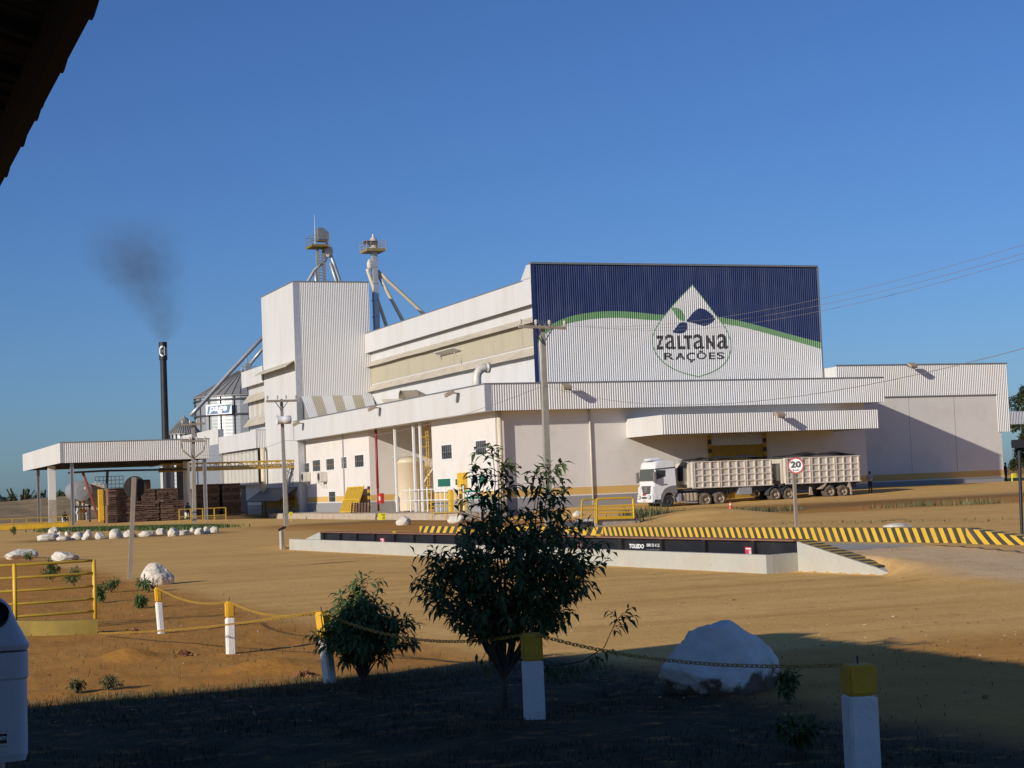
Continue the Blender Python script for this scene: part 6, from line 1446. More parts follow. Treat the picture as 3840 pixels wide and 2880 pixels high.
# ================================================================== ROCKS
def rock_mesh(w, d, h, seed, sub=3, rough=.22, peak=None):
    bm = bmesh.new(); bmesh.ops.create_icosphere(bm, subdivisions=sub, radius=1)
    rs = random.Random(seed); planes = [(Vector((rs.uniform(-1,1), rs.uniform(-1,1), rs.uniform(-.3,1))).normalized(), rs.uniform(.62,.9)) for _ in range(9)]
    for v in bm.verts:
        p = v.co.normalized(); r = 1.0
        for n_, dd in planes:
            q = p.dot(n_)
            if q > .05: r = min(r, dd/q)
        r *= 1+rough*.5*mnoise.noise(p*1.5+Vector((seed,0,0)))+rough*.35*mnoise.noise(p*4+Vector((0,seed,0)))+rough*.14*mnoise.noise(p*10+Vector((0,0,seed)))
        v.co = Vector((p.x*r*w/2, p.y*r*d/2, (p.z*r)*h*.62+h*.38))
        if peak: 
            t = max(0, min(1, v.co.z/h)); v.co.x = v.co.x*(1-peak*t**1.2)+w*peak_shift*t
    V = [tuple(v.co) for v in bm.verts]; bm.verts.index_update(); F = [tuple(x.index for x in f.verts) for f in bm.faces]; bm.free()
    return V, F
peak_shift = -.04
def rock(label, b, w, d, h, seed, group=None, sub=3, rough=.3, peak=None, smooth=True, rot=0):
    V, F = rock_mesh(w, d, h, seed, sub, rough, peak); m = MB(); cr, sr = math.cos(rot), math.sin(rot)
    m.add([(x*cr-y*sr, x*sr+y*cr, z) for x, y, z in V], F); o = m.build('rock', MT['rockwhite'], None, smooth=smooth); o.location = (b[0], b[1], b[2]-.06*h); tag(o, label, 'rock', group); return o
def rock_px(label, u, v, wpx, hpx, seed, group=None, **k):
    b = G(u, v); D_ = b.length; w = wpx*D_/FPX*1.08; h = hpx*D_/FPX*1.06; k.setdefault('smooth', False); return rock(label, (b.x, b.y+w*.3, b.z), w, w*.8, h, seed, group, **k)
def boulder_material():
    m = bpy.data.materials.new('limewashed_boulder'); m.use_nodes = True; nt = m.node_tree; b_ = nt.nodes['Principled BSDF']; b_.inputs['Roughness'].default_value = .95
    N = nt.nodes.new; Lk = nt.links.new; tc = N('ShaderNodeTexCoord')
    def nz(s_, d_=8): n = N('ShaderNodeTexNoise'); n.inputs['Scale'].default_value = s_; n.inputs['Detail'].default_value = d_; n.inputs['Roughness'].default_value = .7; Lk(tc.outputs['Object'], n.inputs[0]); return n.outputs[0]
    def mr(f, a, b__, lo=0., hi=1.): r = N('ShaderNodeMapRange'); r.inputs[1].default_value = a; r.inputs[2].default_value = b__; r.inputs[3].default_value = lo; r.inputs[4].default_value = hi; Lk(f, r.inputs[0]); return r.outputs[0]
    def mth(op, a, b__):
        n = N('ShaderNodeMath'); n.operation = op
        for i, v in enumerate((a, b__)):
            if isinstance(v, (int, float)): n.inputs[i].default_value = v
            else: Lk(v, n.inputs[i])
        return n.outputs[0]
    def mix(f, c1, c2):
        x = N('ShaderNodeMixRGB'); Lk(f, x.inputs[0])
        for i, c in ((1, c1), (2, c2)):
            if isinstance(c, tuple): x.inputs[i].default_value = c+(1,)
            else: Lk(c, x.inputs[i])
        return x.outputs[0]
    sx = N('ShaderNodeSeparateXYZ'); Lk(tc.outputs['Object'], sx.inputs[0])
    c = mix(mr(nz(5), .35, .7), (.88,.83,.74), (.76,.70,.60))
    edge = mth('ADD', sx.outputs[2], mth('MULTIPLY', mth('SUBTRACT', nz(2.6), .5), -.9))     # where the limewash brush stopped
    c = mix(mr(edge, .17, .10), c, mix(nz(9), (.09,.055,.04), (.30,.22,.15)))
    c = mix(mr(nz(11), .66, .70), c, (.16,.10,.07))                                          # chipped spots
    Lk(c, b_.inputs['Base Color'])
    bp = N('ShaderNodeBump'); bp.inputs['Strength'].default_value = .8; bp.inputs['Distance'].default_value = .03; Lk(nz(14), bp.inputs['Height']); Lk(bp.outputs[0], b_.inputs['Normal'])
    return m
MT['boulder'] = boulder_material()
# big whitewashed boulder in the shade
b = G0(2690, 2600); 
V, F = rock_mesh(1.20, .9, .69, 11, 5, .16)
m = MB(); V2 = []
for x, y, z in V:
    t = max(0, min(1, z/.68)); k = (1-.70*max(0, t-.38)**1.25)*(.90+.10*sst(t/.3)); V2.append((x*k*(.94 if x < 0 else 1)-.13*t, y*(1-.45*t), z+.02*mnoise.noise((x*6, y*6, z*6))))
m.add(V2, F); o = m.build('boulder', MT['boulder'], None, smooth=True); o.location = (b.x+.15, b.y+.20, -.03); tag(o, 'big whitewashed pointed boulder in the shade right of the small tree', 'rock')
rock_px('large sunlit white rock near the chain posts at the left', 600, 2194, 112, 84, 5, sub=4, rough=.25)
rock_px('long flat white rock behind the curved yellow railing, left one', 85, 2096, 112, 36, 21, sub=4, rough=.25)
rock_px('flat dirty white rock behind the curved yellow railing, right one', 246, 2102, 96, 34, 23, sub=4, rough=.3)
rock_px('white block shaped rock on the red strip left of the small tree', 1518, 1969, 56, 34, 31, rough=.15)
rock_px('white rock half hidden behind the left side of the small tree', 1722, 1962, 70, 34, 33, rough=.2)
rock_px('small white rock just behind the yellow tube gate', 2170, 1936, 44, 22, 37, rough=.2)
rock_px('flat white rock behind the striped kerb at the right', 3392, 1985, 118, 24, 41, rough=.2)
row = [(205,2003,40,28,'back rock at the left end of the row'),(182,2027,80,30,'lowest and longest rock at the left end of the row'),(228,2014,26,20,'small rock wedged between the first large ones'),(255,2008,22,16,'tiny upper rock near the left end of the row'),(243,2026,52,17,'flat low rock near the left end of the row'),
       (297,2023,48,32,'tall rounded rock, sixth from the left of the row'),(331,2024,42,36,'pointed rock beside the tall rounded one'),(377,2022,40,27,'rounded rock left of the biggest one'),(435,2020,56,36,'biggest rock in the middle of the row'),(488,2014,48,28,'rock behind the leaning sign post'),
       (553,2012,62,24,'wide low rock right of the leaning sign post'),(607,2004,38,28,'squarish rock set slightly back in the row'),(653,2011,48,32,'large rock right of the squarish one'),(692,2006,46,19,'flat rock near the right end of the row'),(722,1994,20,16,'smallest rock near the right end of the row'),
       (750,2004,36,26,'rounded rock third from the right end'),(778,2002,34,28,'rock second from the right end of the row'),(805,1997,36,24,'last white rock at the right end of the row')]
for i, (u, v, w, h, lab) in enumerate(row): rock_px('white '+lab, u, v, w, h, 50+i, 'row of white rocks round the grass bed', rough=.25)
# clods of dug earth
for lab, u, v, w, h, sd_ in (('heap of loose red earth beside the second chain post', 690, 2462, 95, 24, 3), ('dark loose clods left of the third chain post', 1140, 2535, 120, 16, 4), ('dark hollow clod under the nearest chain at the left', 505, 2378, 60, 22, 6)):
    b = G(u, v); D_ = b.length; m = MB(); rr_ = random.Random(sd_)
    W_ = w*D_/FPX; H_ = h*D_/FPX
    for i in range(60):
        q = abs(rr_.gauss(0, .5)); a = rr_.uniform(0, 6.28); r = rr_.uniform(.012, .035); x = math.cos(a)*min(q,1)*W_/2; y = math.sin(a)*min(q,1)*W_/3; z = max(0, 1-min(q,1)*1.1)*H_*.9
        k = len(m.v); pts = [Vector((b.x+x, b.y+y, b.z+z))+Vector((rr_.uniform(-1,1), rr_.uniform(-1,1), rr_.uniform(-1,1))).normalized()*r for _ in range(6)]
        m.add(pts, [(0,1,2),(0,2,3),(0,3,4),(1,2,5),(2,3,5),(3,4,5),(0,1,4),(1,4,5)])
    tag(m.build('earth_heap', MT['dirtclod']), lab, 'earth heap')

# ================================================================== CHAIN POSTS
posts = []
def chain_post(lab, x, y, h, w, rot, yfrac, lean=(0,0)):
    t = thing('chain_post', lab, 'post', (0,0,0), 'yellow and white chain posts')
    def block(z0, z1, taper=0): 
        m = MB(); n = 6
        a = w/2; P = []
        for z, k in ((z0,1),(z1,1-taper)):
            for sx_, sy_ in ((-1,-1),(1,-1),(1,1),(-1,1)): P.append((sx_*a*k+lean[0]*z, sy_*a*k+lean[1]*z, z))
        m.add(P, [(0,3,2,1),(4,5,6,7),(0,1,5,4),(1,2,6,5),(2,3,7,6),(3,0,4,7)]); return m
    block(-.15, h*(1-yfrac)).build('white_shaft', MT['postwhite'], t, bevel=.012); block(h*(1-yfrac)+.001, h).build('yellow_top', MT['postyellow'], t, bevel=.016)
    m = MB(); m.tube([(lean[0]*h, lean[1]*h, h-.02), (lean[0]*h, lean[1]*h, h+.05)], .006, 6); m.build('chain_pin', MT['darksteel'], t)
    t.location = (x, y, gz(x, y)); t.rotation_euler = (0, 0, rot); posts.append(Vector((x+lean[0]*h, y+lean[1]*h, gz(x, y)+h)))
    return t
def ppx(u, v): return G0(u, v)
p = ppx(605, 2376); chain_post('farthest chain post, slim and leaning, near the sunlit white rock', p.x, p.y, .645, .085, R(10), .32, (-.06, .0))
p = ppx(866, 2452); chain_post('upright sunlit chain post, second from the far end', p.x, p.y, .62, .10, R(4), .31)
p = ppx(1238, 2560); chain_post('leaning chain post beside the leafy bush at the edge of the shade', p.x, p.y, .70, .105, R(30), .40, (-.10, .03))
p = ppx(2005, 2694); chain_post('shaded chain post in front of the small tree', p.x, p.y, .675, .165, R(-18), .32)
p = G0(3216, 2490, .69); chain_post('nearest shaded chain post at the lower right', p.x, p.y, .69, .178, R(-14), .27)
# plastic chain: real links
def link_mesh():
    m = MB(); q = []
    for i in range(12):
        a = 2*math.pi*i/12; q.append((.024*math.cos(a)*(1.0)+(.012 if math.cos(a) > 0 else -.012), .013*math.sin(a), 0))
    m.tube(q+[q[0]], 0.0038, 5, cap=False); return m
LNK = link_mesh()
def chain(lab, p, q, sag, pitch=.052):
    p = Vector(p); q = Vector(q); n = 60
    pts = [p.lerp(q, i/n)-Vector((0,0,sag*4*(i/n)*(1-i/n))) for i in range(n+1)]
    m = MB(); L = 0; pos = []; seg = [(b-a).length for a, b in zip(pts, pts[1:])]; tot = sum(seg); k = int(tot/pitch)
    acc = 0; i = 0
    for j in range(k):
        s = (j+.5)*pitch
        while i < n-1 and acc+seg[i] < s: acc += seg[i]; i += 1
        c = pts[i].lerp(pts[i+1], max(0, min(1, (s-acc)/seg[i]))); t = (pts[i+1]-pts[i]).normalized()
        up = Vector((0,0,1)); a = t.cross(up).normalized(); b = a.cross(t)
        if j % 2: a, b = (a+b)/1.414, (b-a)/1.414
        else: a, b = (a-b)/1.414, (b+a)/1.414
        m.add([c+t*x+a*y+b*z for x, y, z in LNK.v], LNK.f)
    tag(m.build('plastic_chain', MT['chain'], None, smooth=True, recalc=False), lab, 'chain', 'yellow plastic chains')
chain('yellow chain between the two farthest chain posts', posts[0], posts[1], .10)
chain('yellow chain from the second post to the leaning post by the bush', posts[1], posts[2], .10)
chain('chain passing in front of the leafy bush to the shaded post by the tree', posts[2], posts[3], .16)
chain('shaded chain crossing in front of the big boulder', posts[3], posts[4], .10)
e = G0(-60, 2398, .35); m_ = G0(365, 2384); chain('long low chain running left from the leaning post to the ground by the yellow railing', posts[2], Vector((3.50, 24.5, .05)), .05)

# ================================================================== TREE, BUSH, SMALL PLANTS
def leaf(mb, p, d, L, w, droop=.0, rnd=random):
    d = Vector(d).normalized(); up = Vector((rnd.uniform(-.4,.4), rnd.uniform(-.4,.4), 1)); a = d.cross(up)
    if a.length < .05: a = Vector((1,0,0))
    a.normalize(); n_ = a.cross(d); tipp = p+d*L-Vector((0,0,droop*L)); mid = p+d*L*.45+n_*L*.05
    mb.add([p, mid+a*w/2+n_*w*.15, tipp, mid-a*w/2+n_*w*.15, mid-n_*w*.08], [(0,1,4),(1,2,4),(4,2,3),(0,4,3)])
def twig(wood, leaves, p0, d, L, n, leafL, leafW, rnd, r0=.006, droop=.4, curve=.2):
    p = Vector(p0); d = Vector(d).normalized(); pts = [p.copy()]; k = 6
    for i in range(k):
        d = (d+Vector((rnd.uniform(-1,1), rnd.uniform(-1,1), rnd.uniform(-.6,.8)))*curve).normalized(); p = p+d*L/k; pts.append(p.copy())
    wood.tube(pts, [r0*(1-.75*i/k) for i in range(k+1)], 4, cap=False)
    for i in range(n):
        t = (i+rnd.uniform(.2,1))/n; t = min(.999, .1+.9*t); j = int(t*k); q = pts[j].lerp(pts[j+1], t*k-j); ax = (pts[j+1]-pts[j]).normalized()
        ang = i*2.4+rnd.uniform(-.5,.5); o1 = ax.cross(Vector((.3,.1,1))).normalized(); o2 = ax.cross(o1)
        dd = (o1*math.cos(ang)+o2*math.sin(ang))*1.0+ax*.75+Vector((0,0,-droop*rnd.uniform(.3,1.3)))
        leaf(leaves, q, dd, leafL*rnd.uniform(.65,1.2), leafW*rnd.uniform(.75,1.15), .15, rnd)
    return pts
def small_tree():
    b = G0(1892, 2652); b = Vector((b.x, b.y, 0)); rnd = random.Random(3)
    t = thing('small_tree', 'small leafy tree with several thin stems in the shaded foreground', 'tree', b)
    wood = MB(); lv = MB()
    D_ = math.hypot(b.x, b.y); rt = Vector((b.y, -b.x, 0)).normalized(); fw = Vector((b.x, b.y, 0)).normalized()
    def W(u, v, depth=0): # photo pixel at tree depth
        d = ray(u, v); k = D_/math.hypot(d.x, d.y); return CAM+d*k+fw*depth
    fork = W(1888, 2545)
    wood.tube([b-Vector((0,0,.1)), b.lerp(fork, .5)+rt*.006, fork], [.034,.028,.026], 8)
    stems = [((1760,2330),(1690,2170),.1),((1800,2290),(1760,1980),-.25),((1850,2300),(1800,1900),.2),((1870,2260),(1850,1720),.05),((1900,2260),(1880,1790),-.2),((1960,2280),(2010,1860),.25),((1990,2250),(2060,1780),-.05),((2010,2330),(2150,2000),.2),((2040,2330),(2190,2120),-.2),((2000,2390),(2120,2200),.3),((1830,2350),(1660,2240),-.3),((1950,2240),(1960,2040),-.35),((1900,2260),(1905,2010),.35),((1840,2330),(1730,2060),.3),((1800,2320),(1640,2090),.1),((2040,2310),(2200,2150),.05),((2020,2270),(2200,2060),.3),((1990,2220),(2110,1880),.15),((1860,2280),(1790,1790),.15),((1880,2260),(1870,1750),-.1),((1980,2240),(2030,1800),.1),((1780,2360),(1650,2180),.25),((2020,2300),(2090,2060),-.3)]
    env = [(1690,.10),(1780,.16),(1880,.30),(1960,.48),(2040,.62),(2120,.70),(2200,.64),(2280,.52),(2360,.38),(2430,.25)]
    for (mid, tip, dep) in stems:
        m1, tp = W(*mid, dep*.6), W(*tip, dep); q = []
        for i in range(13):
            s = i/12; p = (fork*(1-s)**2+m1*2*s*(1-s)*1.0+tp*s*s); p = p+Vector((rnd.uniform(-1,1), rnd.uniform(-1,1), 0))*.012*min(1, s*3); q.append(p)
        wood.tube(q, [lerp(.017, .003, i/12) for i in range(13)], 5, cap=False)
        for i in range(3, 13):
            for rep in range(2 if i < 9 else 3):
                p = q[i]; zt = (p-b).z
                az = rnd.uniform(0, 6.283); L = rnd.uniform(.16,.40)*(1 if zt < 1.35 else .6)
                if zt < .55: continue
                d = rt*math.cos(az)+fw*math.sin(az)+Vector((0,0,rnd.uniform(.05,.8)))
                twig(wood, lv, p, d, L, int(L*28)+2, .105, .040, rnd, .004, .75)
        twig(wood, lv, q[-1], q[-1]-q[-3], .12, 7, .075, .026, rnd, .003, .2)
    # skirt of drooping twigs
    for i in range(55):
        a = rnd.uniform(0, 6.283); s = rnd.uniform(.25,.75); z = rnd.uniform(.68,1.2); p = b+rt*(s*.62*math.cos(a)+.04)+fw*s*.5*math.sin(a)+Vector((0,0,z))
        twig(wood, lv, p, rt*math.cos(a)+fw*math.sin(a)+Vector((0,0,.1)), .26, 11, .108, .040, rnd, .004, .9)
    # low branch reaching right
    q = [W(1990,2480,-.1), W(2080,2490,-.15), W(2180,2470,-.2), W(2260,2420,-.2), W(2300,2330,-.2), W(2330,2290,-.2)]
    wood.tube([fork, W(1940,2470)]+q, [.014,.012,.010,.008,.006,.004,.003,.002], 5, cap=False)
    for i in range(len(q)-1):
        for k in range(6):
            p = q[i].lerp(q[i+1], k/6)
            if i in (3,) and k < 4: continue
            twig(wood, lv, p, rt*rnd.uniform(-.3,1)+fw*rnd.uniform(-.6,.6)+Vector((0,0,-.3 if i < 3 else .2)), .12, 4, .095, .036, rnd, .002, .9)
    for k in range(9): p = W(rnd.uniform(1780,1850), rnd.uniform(2440,2520), rnd.uniform(-.1,.1)); leaf(lv, p, rt*rnd.uniform(-.5,.5)+Vector((0,0,-1)), .09, .032, .1, rnd)
    wood.tube([W(1850,2420), W(1820,2450), W(1800,2490)], .003, 4)
    wood.build('trunk', MT['bark'], t, smooth=True, recalc=False); lv.build('crown', MT['leaf'], t, recalc=False)
small_tree()
def bush(label, b, rt, fw, W, H, n, leafL, leafW, mat, rnd, name='bush', lean=(0,0,0), part='crown'):
    t = thing(name, label, 'shrub' if name == 'bush' else 'plant', b); wood = MB(); lv = MB(); b = Vector(b)
    for i in range(n):
        a = rnd.uniform(0, 6.283); s = math.sqrt(rnd.random()); tip = b+rt*(W/2*s*math.cos(a))+fw*(W/2*s*math.sin(a))+Vector((0,0,H*(1-.55*s*s)*rnd.uniform(.7,1)))+Vector(lean)*rnd.uniform(.4,1)
        q = []
        for k in range(7): u = k/6; q.append(b.lerp(tip, u)+Vector((0,0,H*.12*math.sin(math.pi*u)))+Vector((rnd.uniform(-1,1),rnd.uniform(-1,1),0))*.01)
        wood.tube(q, [lerp(.008,.002,k/6) for k in range(7)], 4, cap=False)
        for k in range(2, 7):
            for r_ in range(2):
                aa = rnd.uniform(0,6.283); twig(wood, lv, q[k], rt*math.cos(aa)+fw*math.sin(aa)+Vector((0,0,rnd.uniform(-.1,.7))), min(.22, W*.22)*rnd.uniform(.6,1.2), 7 if H > .5 else 3, leafL, leafW, rnd, .003, .7)
        twig(wood, lv, q[-1], q[-1]-q[-2], min(.1, .2*H), 5, leafL, leafW, rnd, .002, .4)
    wood.build('stems', MT['bark'], t, recalc=False); lv.build(part, mat, t, recalc=False); return t
b = G0(1345, 2562); b.z = 0; rt_ = Vector((b.y,-b.x,0)).normalized(); fw_ = Vector((b.x,b.y,0)).normalized()
bush('leafy dark bush beside the leaning chain post', b+rt_*.04, rt_, fw_, .86, .97, 50, .10, .033, MT['bushleaf'], random.Random(5), lean=(.05,0,0))
rp = random.Random(9)
for lab, u, v, w, h in (('small drooping sapling beside the large sunlit white rock', 560, 2220, 100, 48), ('tiny plant left of the farthest chain post', 520, 2282, 40, 52), ('low seedling left of the leaning sign post, right one', 418, 2222, 60, 55), ('low seedling behind the right end of the yellow railing', 372, 2262, 30, 60), ('thin seedling seen between the yellow rails, left one', 198, 2182, 60, 75), ('thin seedling seen between the yellow rails, right one', 280, 2200, 50, 70), ('small green plant in front of the left flat rock', 115, 2106, 40, 40), ('low weed by the rock row at the far left', 52, 2010, 24, 40), ('small weed growing against the low white weighbridge wall', 2685, 2140, 18, 40)):
    b = G(u, v); D_ = b.length; bush(lab, b, Vector((1,0,0)), Vector((0,1,0)), w*D_/FPX, h*D_/FPX, 4, .13 if D_ > 30 else .09, .036, MT['bushleaf'], rp, 'seedling', part='leaves')
b = G0(2960, 2640); bush('dim sapling in the shade right of the big boulder', b, rt_, fw_, .22, .28, 6, .07, .03, MT['leaf'], rp, 'seedling', part='leaves')
b = G0(3000, 2830); bush('dim leafy plant in the shade left of the nearest post', b, rt_, fw_, .34, .26, 8, .09, .03, MT['leaf'], rp, 'seedling', part='leaves')
b = G0(290, 2600); bush('small weed at the edge of the shade, left one', b, rt_, fw_, .16, .13, 7, .05, .016, MT['weed'], rp, 'seedling', part='leaves')
b = G0(410, 2590); bush('small weed at the edge of the shade, right one', b, rt_, fw_, .22, .14, 8, .05, .016, MT['weed'], rp, 'seedling', part='leaves')

# ================================================================== GRASS AND WEEDS (nobody could count them)
def blades(name, label, spots, mat, hmin, hmax, w, rnd):
    m = MB()
    for x, y in spots:
        z = gz(x, y); a = rnd.uniform(0,6.283); h = rnd.uniform(hmin,hmax); l = rnd.uniform(.1,.6)*h; ww = w*rnd.uniform(.6,1.3)
        dx, dy = math.cos(a), math.sin(a); px_, py_ = -dy*ww/2, dx*ww/2
        m.add([(x-px_,y-py_,z-.01),(x+px_,y+py_,z-.01),(x+px_*.7+dx*l*.4,y+py_*.7+dy*l*.4,z+h*.6),(x-px_*.7+dx*l*.4,y-py_*.7+dy*l*.4,z+h*.6),(x+dx*l,y+dy*l,z+h)], [(0,1,2,3),(3,2,4)])
    tag(m.build(name, mat, None, recalc=False), label, 'grass', kind='stuff')
rg = random.Random(12); sp = []
while len(sp) < 18000:
    x, y = rg.uniform(.4, 11.2), rg.uniform(9.0, 18.0)
    if y > 16.6-.06*(x-4)+rg.gauss(0,.35) or mnoise.noise((x*.8,y*.8,2)) < -.22+rg.uniform(-.1,.1): continue
    if x > 6.9+rg.gauss(0,.25) and rg.random() < .97: continue
    sp.append((x, y))
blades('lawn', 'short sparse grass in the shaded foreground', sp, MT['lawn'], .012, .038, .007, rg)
sp = []
for _ in range(300):
    x = rg.uniform(1.6, 6.2); y = 16.5+rg.gauss(0,.28)-.03*(x-4)
    for k in range(9): sp.append((x+rg.gauss(0,.05), y+rg.gauss(0,.05)))
blades('edge_grass', 'sparse dry grass along the edge of the shade', sp, MT['weed'], .02, .07, .006, rg)
def strip(name, label, u0, v0, u1, v1, n, hmin, hmax, spread, w=.05, clump=30, mat='weed'):
    sp = []
    for _ in range(n):
        t = rg.random(); b = G(lerp(u0,u1,t)+rg.uniform(-10,10), lerp(v0,v1,t)+rg.gauss(0,1.2)); den = mnoise.noise((b.x*.35, b.y*.2, 5))
        if mat == 'weed' and den < rg.uniform(-.25,.35): continue
        hs_ = rg.uniform(.4,1)
        for k in range(int(clump*hs_)): sp.append((b.x+rg.gauss(0,spread), b.y+rg.gauss(0,spread*1.5)))
    blades(name, label, sp, MT[mat], hmin, hmax, w, rg)
strip('weeds', 'tall weeds along the strip in front of the truck', 2400, 1935, 3740, 1888, 170, .08, .38, .45)
strip('weeds', 'tall dark weeds beside the yellow tube gate', 2385, 1955, 2500, 1945, 40, .25, .8, .4)
strip('weeds', 'weedy strip below the windowed side wall', 1080, 1944, 1480, 1940, 110, .08, .35, .5)
strip('weeds', 'green grass bed behind the row of white rocks', 230, 1990, 770, 1980, 900, .08, .28, .9, .07, mat='greengrass')
strip('weeds', 'dry tufts on the red earth behind the striped kerb', 2900, 1965, 3800, 1950, 40, .03, .12, .6, .04, 8)
sp = [(rg.uniform(2.0,6.4), rg.uniform(17.5,36)) for _ in range(1500)]
blades('sparse_grass', 'sparse dry blades on the red soil bed', sp, MT['weed'], .02, .07, .008, rg)

# ================================================================== FAR TREES
def far_tree(label, x, y, z, H, Wd, nleaf, mat, rnd, palm=False, name='far_tree', group=None, lsz=.5):
    t = thing(name, label, 'tree', (x, y, z), group); tr_ = MB(); tr_.tube([(x,y,z-.5),(x+.1*Wd*rnd.uniform(-1,1),y,z+H*.55)], [H*.03, H*.018], 7)
    lv = MB()
    if palm:
        c = Vector((x, y, z+H*.55))
        for i in range(26):
            a = rnd.uniform(0,6.283); e = rnd.uniform(.1,1.4); q = [c]; d = Vector((math.cos(a)*math.cos(e), math.sin(a)*math.cos(e), math.sin(e)))
            for k in range(5): q.append(q[-1]+d*H*.1); d = (d+Vector((0,0,-.22))).normalized()
            for k in range(5):
                s = Vector((-math.sin(a), math.cos(a), 0))*H*.05*(1-k/7)
                lv.add([q[k], q[k+1], q[k+1]+s-Vector((0,0,H*.03)), q[k]+s-Vector((0,0,H*.03))], [(0,1,2,3)]); lv.add([q[k], q[k+1], q[k+1]-s-Vector((0,0,H*.03)), q[k]-s-Vector((0,0,H*.03))], [(0,1,2,3)])
    else:
        cl = [(rnd.uniform(-.42,.42)*Wd, rnd.uniform(-.42,.42)*Wd, H*rnd.uniform(.28,.88), Wd*rnd.uniform(.12,.26)) for _ in range(16)]
        for i in range(nleaf):
            cx_, cy_, cz_, r = rnd.choice(cl); d = Vector((rnd.gauss(0,1), rnd.gauss(0,1), rnd.gauss(0,1))).normalized()*r*rnd.uniform(.6,1.08); p = Vector((x+cx_, y+cy_, z+cz_))+d
            leaf(lv, p, Vector((rnd.uniform(-1,1), rnd.uniform(-1,1), rnd.uniform(-.8,.4))), lsz*rnd.uniform(.6,1.3), lsz*.55, .1, rnd)
        for k in range(6): q = cl[k]; tr_.tube([(x, y, z+H*.3), (x+q[0], y+q[1], z+q[2])], [H*.014, H*.005], 5)
    tr_.build('trunk', MT['bark'], t, recalc=False); lv.build('crown', mat, t, recalc=False)
rf = random.Random(21)
for i, (u, v, h, w, palm, lab) in enumerate(((20,1836,52,70,False,'dark round tree above the far bank, leftmost'),(62,1838,50,56,True,'palm above the far bank, second from the left'),(88,1842,44,40,True,'small palm above the far bank near the hazy trees'),(128,1832,46,60,False,'broad hazy tree above the far bank behind the first column'),(160,1842,40,44,True,'short palm above the far bank between the columns'),(215,1838,44,50,False,'bushy tree above the far bank under the shed'),(240,1824,58,36,False,'tall thin tree above the far bank under the shed'),(262,1838,40,40,True,'palm above the far bank right of the tall thin tree'))):
    Yf = 300; p = PY(u, v-6, Yf); H_ = 10.0; k = h*310/FPX*2.0
    far_tree(lab, p.x, Yf, p.z-H_, H_, w*310/FPX*1.15, 900, MT['palmleaf'] if palm else MT['farleaf'], rf, palm, 'palm_tree' if palm else 'far_tree', 'trees beyond the far bank', .55)
for i, (u, vt, yy, w, H_, lab) in enumerate(((3838,1415,205,150,None,'tall dark tree behind the right end of the wing'),(3905,1440,215,170,None,'broad tree at the right edge behind the wing'),(3842,1640,200,110,None,'low dark bushy tree below the grey shed roof'))):
    p = PY(u, vt, yy); far_tree(lab, p.x, yy, 0, p.z, w*yy*1.08/FPX, 4200 if i < 2 else 2200, MT['farleaf'], rf, False, 'far_tree', 'trees behind the wing', .5)

# ================================================================== BIN AND PORCH
bx, by = PX(10, 2500, .36).x, 7.9
bt = thing('litter_bin', 'white plastic litter bin with dark hole on a post at the lower left', 'bin', (0,0,0))
cxb = PY(-22, 2600, by).x; zt0 = PY(60, 2840, by).z; wR = PY(95, 2600, by).x-cxb; lipz0, lipz1 = PY(100, 2425, by).z, PY(100, 2395, by).z; topz = PY(0, 2245, by).z
def ring(m, prof, cx, cy, mi=0):     # rounded square rings (half width, z)
    k = len(m.v); n = 32
    for hw, z in prof:
        for j in range(n):
            a = 2*math.pi*j/n; c_, s_ = math.cos(a), math.sin(a); e = .35; m.v.append((cx+hw*math.copysign(abs(c_)**e, c_), cy+hw*math.copysign(abs(s_)**e, s_), z))
    for i in range(len(prof)-1):
        for j in range(n): j2 = (j+1) % n; m.f.append((k+i*n+j, k+i*n+j2, k+(i+1)*n+j2, k+(i+1)*n+j)); m.m.append(mi)
    m.f.append(tuple(k+(len(prof)-1)*n+j for j in range(n))); m.m.append(mi); m.f.append(tuple(k+j for j in range(n))[::-1]); m.m.append(mi)
m = MB(); ring(m, [(wR*.93, zt0), (wR*.99, zt0+.03), (wR, zt0+.1), (wR*1.01, lipz0-.13), (wR*1.06, lipz0-.12), (wR*1.06, lipz0-.01)], cxb, by); m.build('body', MT['bin'], bt, smooth=False, bevel=0)
m = MB(); ring(m, [(wR*1.08, lipz0), (wR*1.12, lipz0+.02), (wR*1.12, lipz1-.015), (wR*1.05, lipz1), (wR*.74, topz-.10), (wR*.55, topz-.03), (wR*.3, topz)], cxb, by); ld = m.build('lid', MT['bin'], bt)
m = MB(); hx, hz = PY(-5, 2315, by-.25).x, PY(0, 2315, by-.25).z; m.lathe([(.055,.03),(.055,-.01),(.0,-.012)], (hx, by-wR*.78, hz), (0,-1,.45), 18); m.build('opening', MT['tarp'], ld)
m = MB(); a = PY(-60, 2752, by-wR-.01); b = PY(32, 2792, by-wR-.01); m.box(a.x, b.x, by-wR-.012, by-wR+.02, b.z, a.z); lb = m.build('label', MT['ink'], bt)
m = MB(); m.box(a.x, b.x, by-wR-.014, by-wR-.0125, a.z-.006, a.z); m.box(a.x, b.x, by-wR-.014, by-wR-.0125, b.z, b.z+.006); m.box(b.x-.006, b.x, by-wR-.014, by-wR-.0125, b.z+.006, a.z-.006)
put_text(m, 'em', (b.x-.042, by-wR-.0135, b.z+.022), (.034,0,0), (0,0,.016), .03); m.build('lettering', MT['signwhite'], lb)
m = MB(); m.tube([(cxb, by, -.1), (cxb, by, zt0)], .04, 10); m.build('stand', MT['steel'], bt)

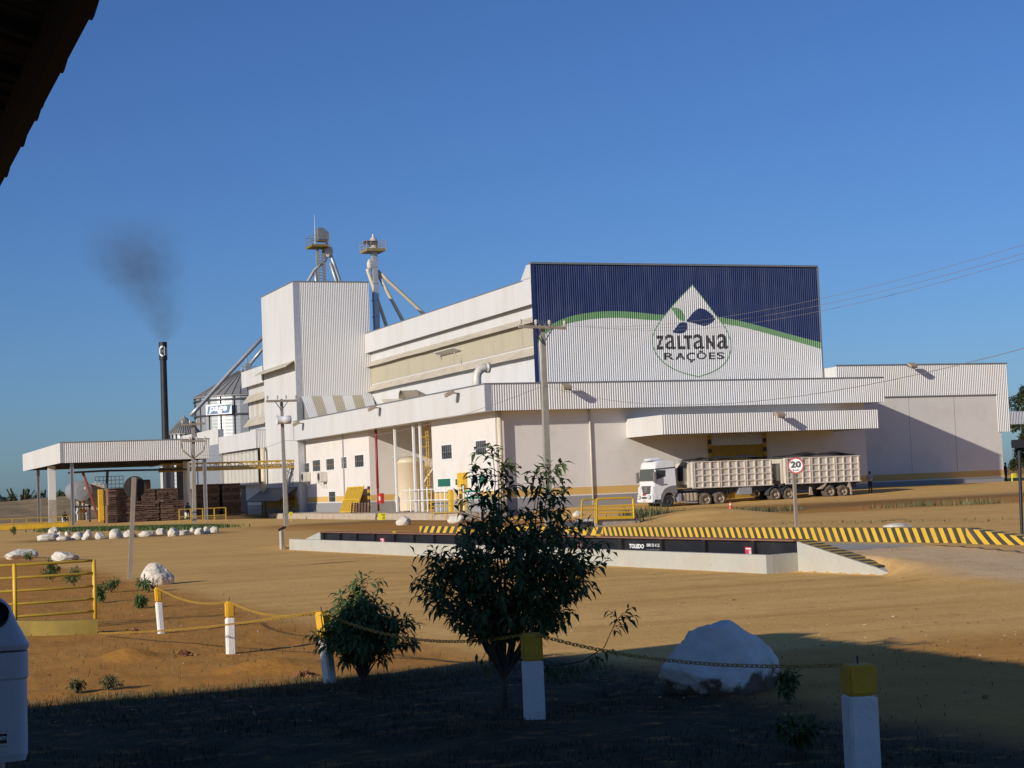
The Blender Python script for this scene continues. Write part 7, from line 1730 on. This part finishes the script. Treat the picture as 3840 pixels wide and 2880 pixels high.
# porch house behind the camera: its roof throws the foreground shade and shows at the upper left
ez = 3.55; ex = .845; ey = 13.49
hs = thing('porch_house', 'dark porch roof with scalloped tile edge at the upper left', 'building', (ex, 0, 0))
poly = [(ex, ey), (-1.6, 12.95), (-5.9, 12.2), (-9.5, 12.2), (-9.5, -1), (ex, -1)]
slope = .27
def rz(x): return ez+slope*min(ex-x, 7.5)-slope*max(0, (ex-x)-7.5)
m = MB(); n = 22
xs = [lerp(ex-.02, -9.5, i/n) for i in range(n+1)]
def ymax(x):
    for (xa, ya), (xb, yb) in zip(poly, poly[1:4]):
        if xb <= x <= xa: return lerp(ya, yb, (xa-x)/(xa-xb))
    return 12.2
def hipz(x, y): return min(rz(x), ez+slope*max(0, ymax(x)-y)+0.0)
rowsY = [-8+i*.5 for i in range(40)]
V = []; ny = 46
for i, x in enumerate(xs):
    for j in range(ny+1): y = lerp(ymax(x), -1, (j/ny)); V.append((x, y, hipz(x, y)))
F = [(i*(ny+1)+j, i*(ny+1)+j+1, (i+1)*(ny+1)+j+1, (i+1)*(ny+1)+j) for i in range(n) for j in range(ny)]
m.add(V, F); m.build('soffit', MT['soffit'], hs)
m = MB(); m.add([(x, y, z+.09) for x, y, z in V], F)
y = -1.0; k = 0
while y < ey:                           # barrel tile ends along the eave, a little uneven
    r = .085+.012*math.sin(k*2.3); off = .02*math.sin(k*1.7)
    m.tube([(ex+.045+off, y, ez+.06), (ex-.55, y, ez+.06+slope*.55)], [r, r*.9], 10); y += .205+.012*math.sin(k*3.1); k += 1
x = ex; k = 0
while x > -9.5:
    yy = ymax(x); m.tube([(x, yy+.04, ez+.06), (x, yy-.5, ez+.06+slope*.5)], [.085, .075], 8); x -= .21; k += 1
m.build('roof_tiles', MT['tile'], hs, smooth=True)
m = MB(); m.box(ex-.10, ex-.04, -1, ey-.03, ez-.16, ez+.02); m.bar((ex-.42, -1, ez+.05), (ex-.42, ey-.3, ez+.05), .06, .12); m.build('fascia_board', MT['soffit'], hs)
m = MB(); m.box(-8.8, -3.4, -.5, 11.6, -.1, 3.9); m.build('wall', MT['housewall'], hs)  # unseen wall, added to block low sun and sized to let sky light in
for yy in (-.6, 12.7): m = MB(); m.box(ex-.42, ex-.2, yy-.11, yy+.11, -.1, ez-.1); m.build('pillar', MT['housewall'], hs)

# loose stones on the yard (nobody could count them)
def stones():
    m = MB(); r_ = random.Random(31)
    for i in range(2600):
        d = 14*math.exp(r_.random()*1.35); a = math.atan2(FW.y, FW.x)+R(r_.uniform(-18, 18)); x, y = d*math.cos(a), d*math.sin(a)
        if mnoise.noise((x*.3, y*.3, 6)) < r_.uniform(-.3, .3): continue
        s = r_.uniform(.006, .02)*(1.8 if r_.random() < .06 else 1); z = gz(x, y)+near_bumps(x, y)
        P = [Vector((x, y, z))+Vector((r_.uniform(-1,1), r_.uniform(-1,1), r_.uniform(-.3,1))).normalized()*s for _ in range(6)]
        m.add(P, [(0,1,2),(0,2,3),(0,3,4),(1,2,5),(2,3,5),(3,4,5),(0,1,4),(1,4,5)], i % 2)
    tag(m.build('loose_stones', [MT['dirtclod'], MT['rampconc']], None), 'loose stones and clods scattered over the earth yard', 'stones', kind='stuff')
stones()
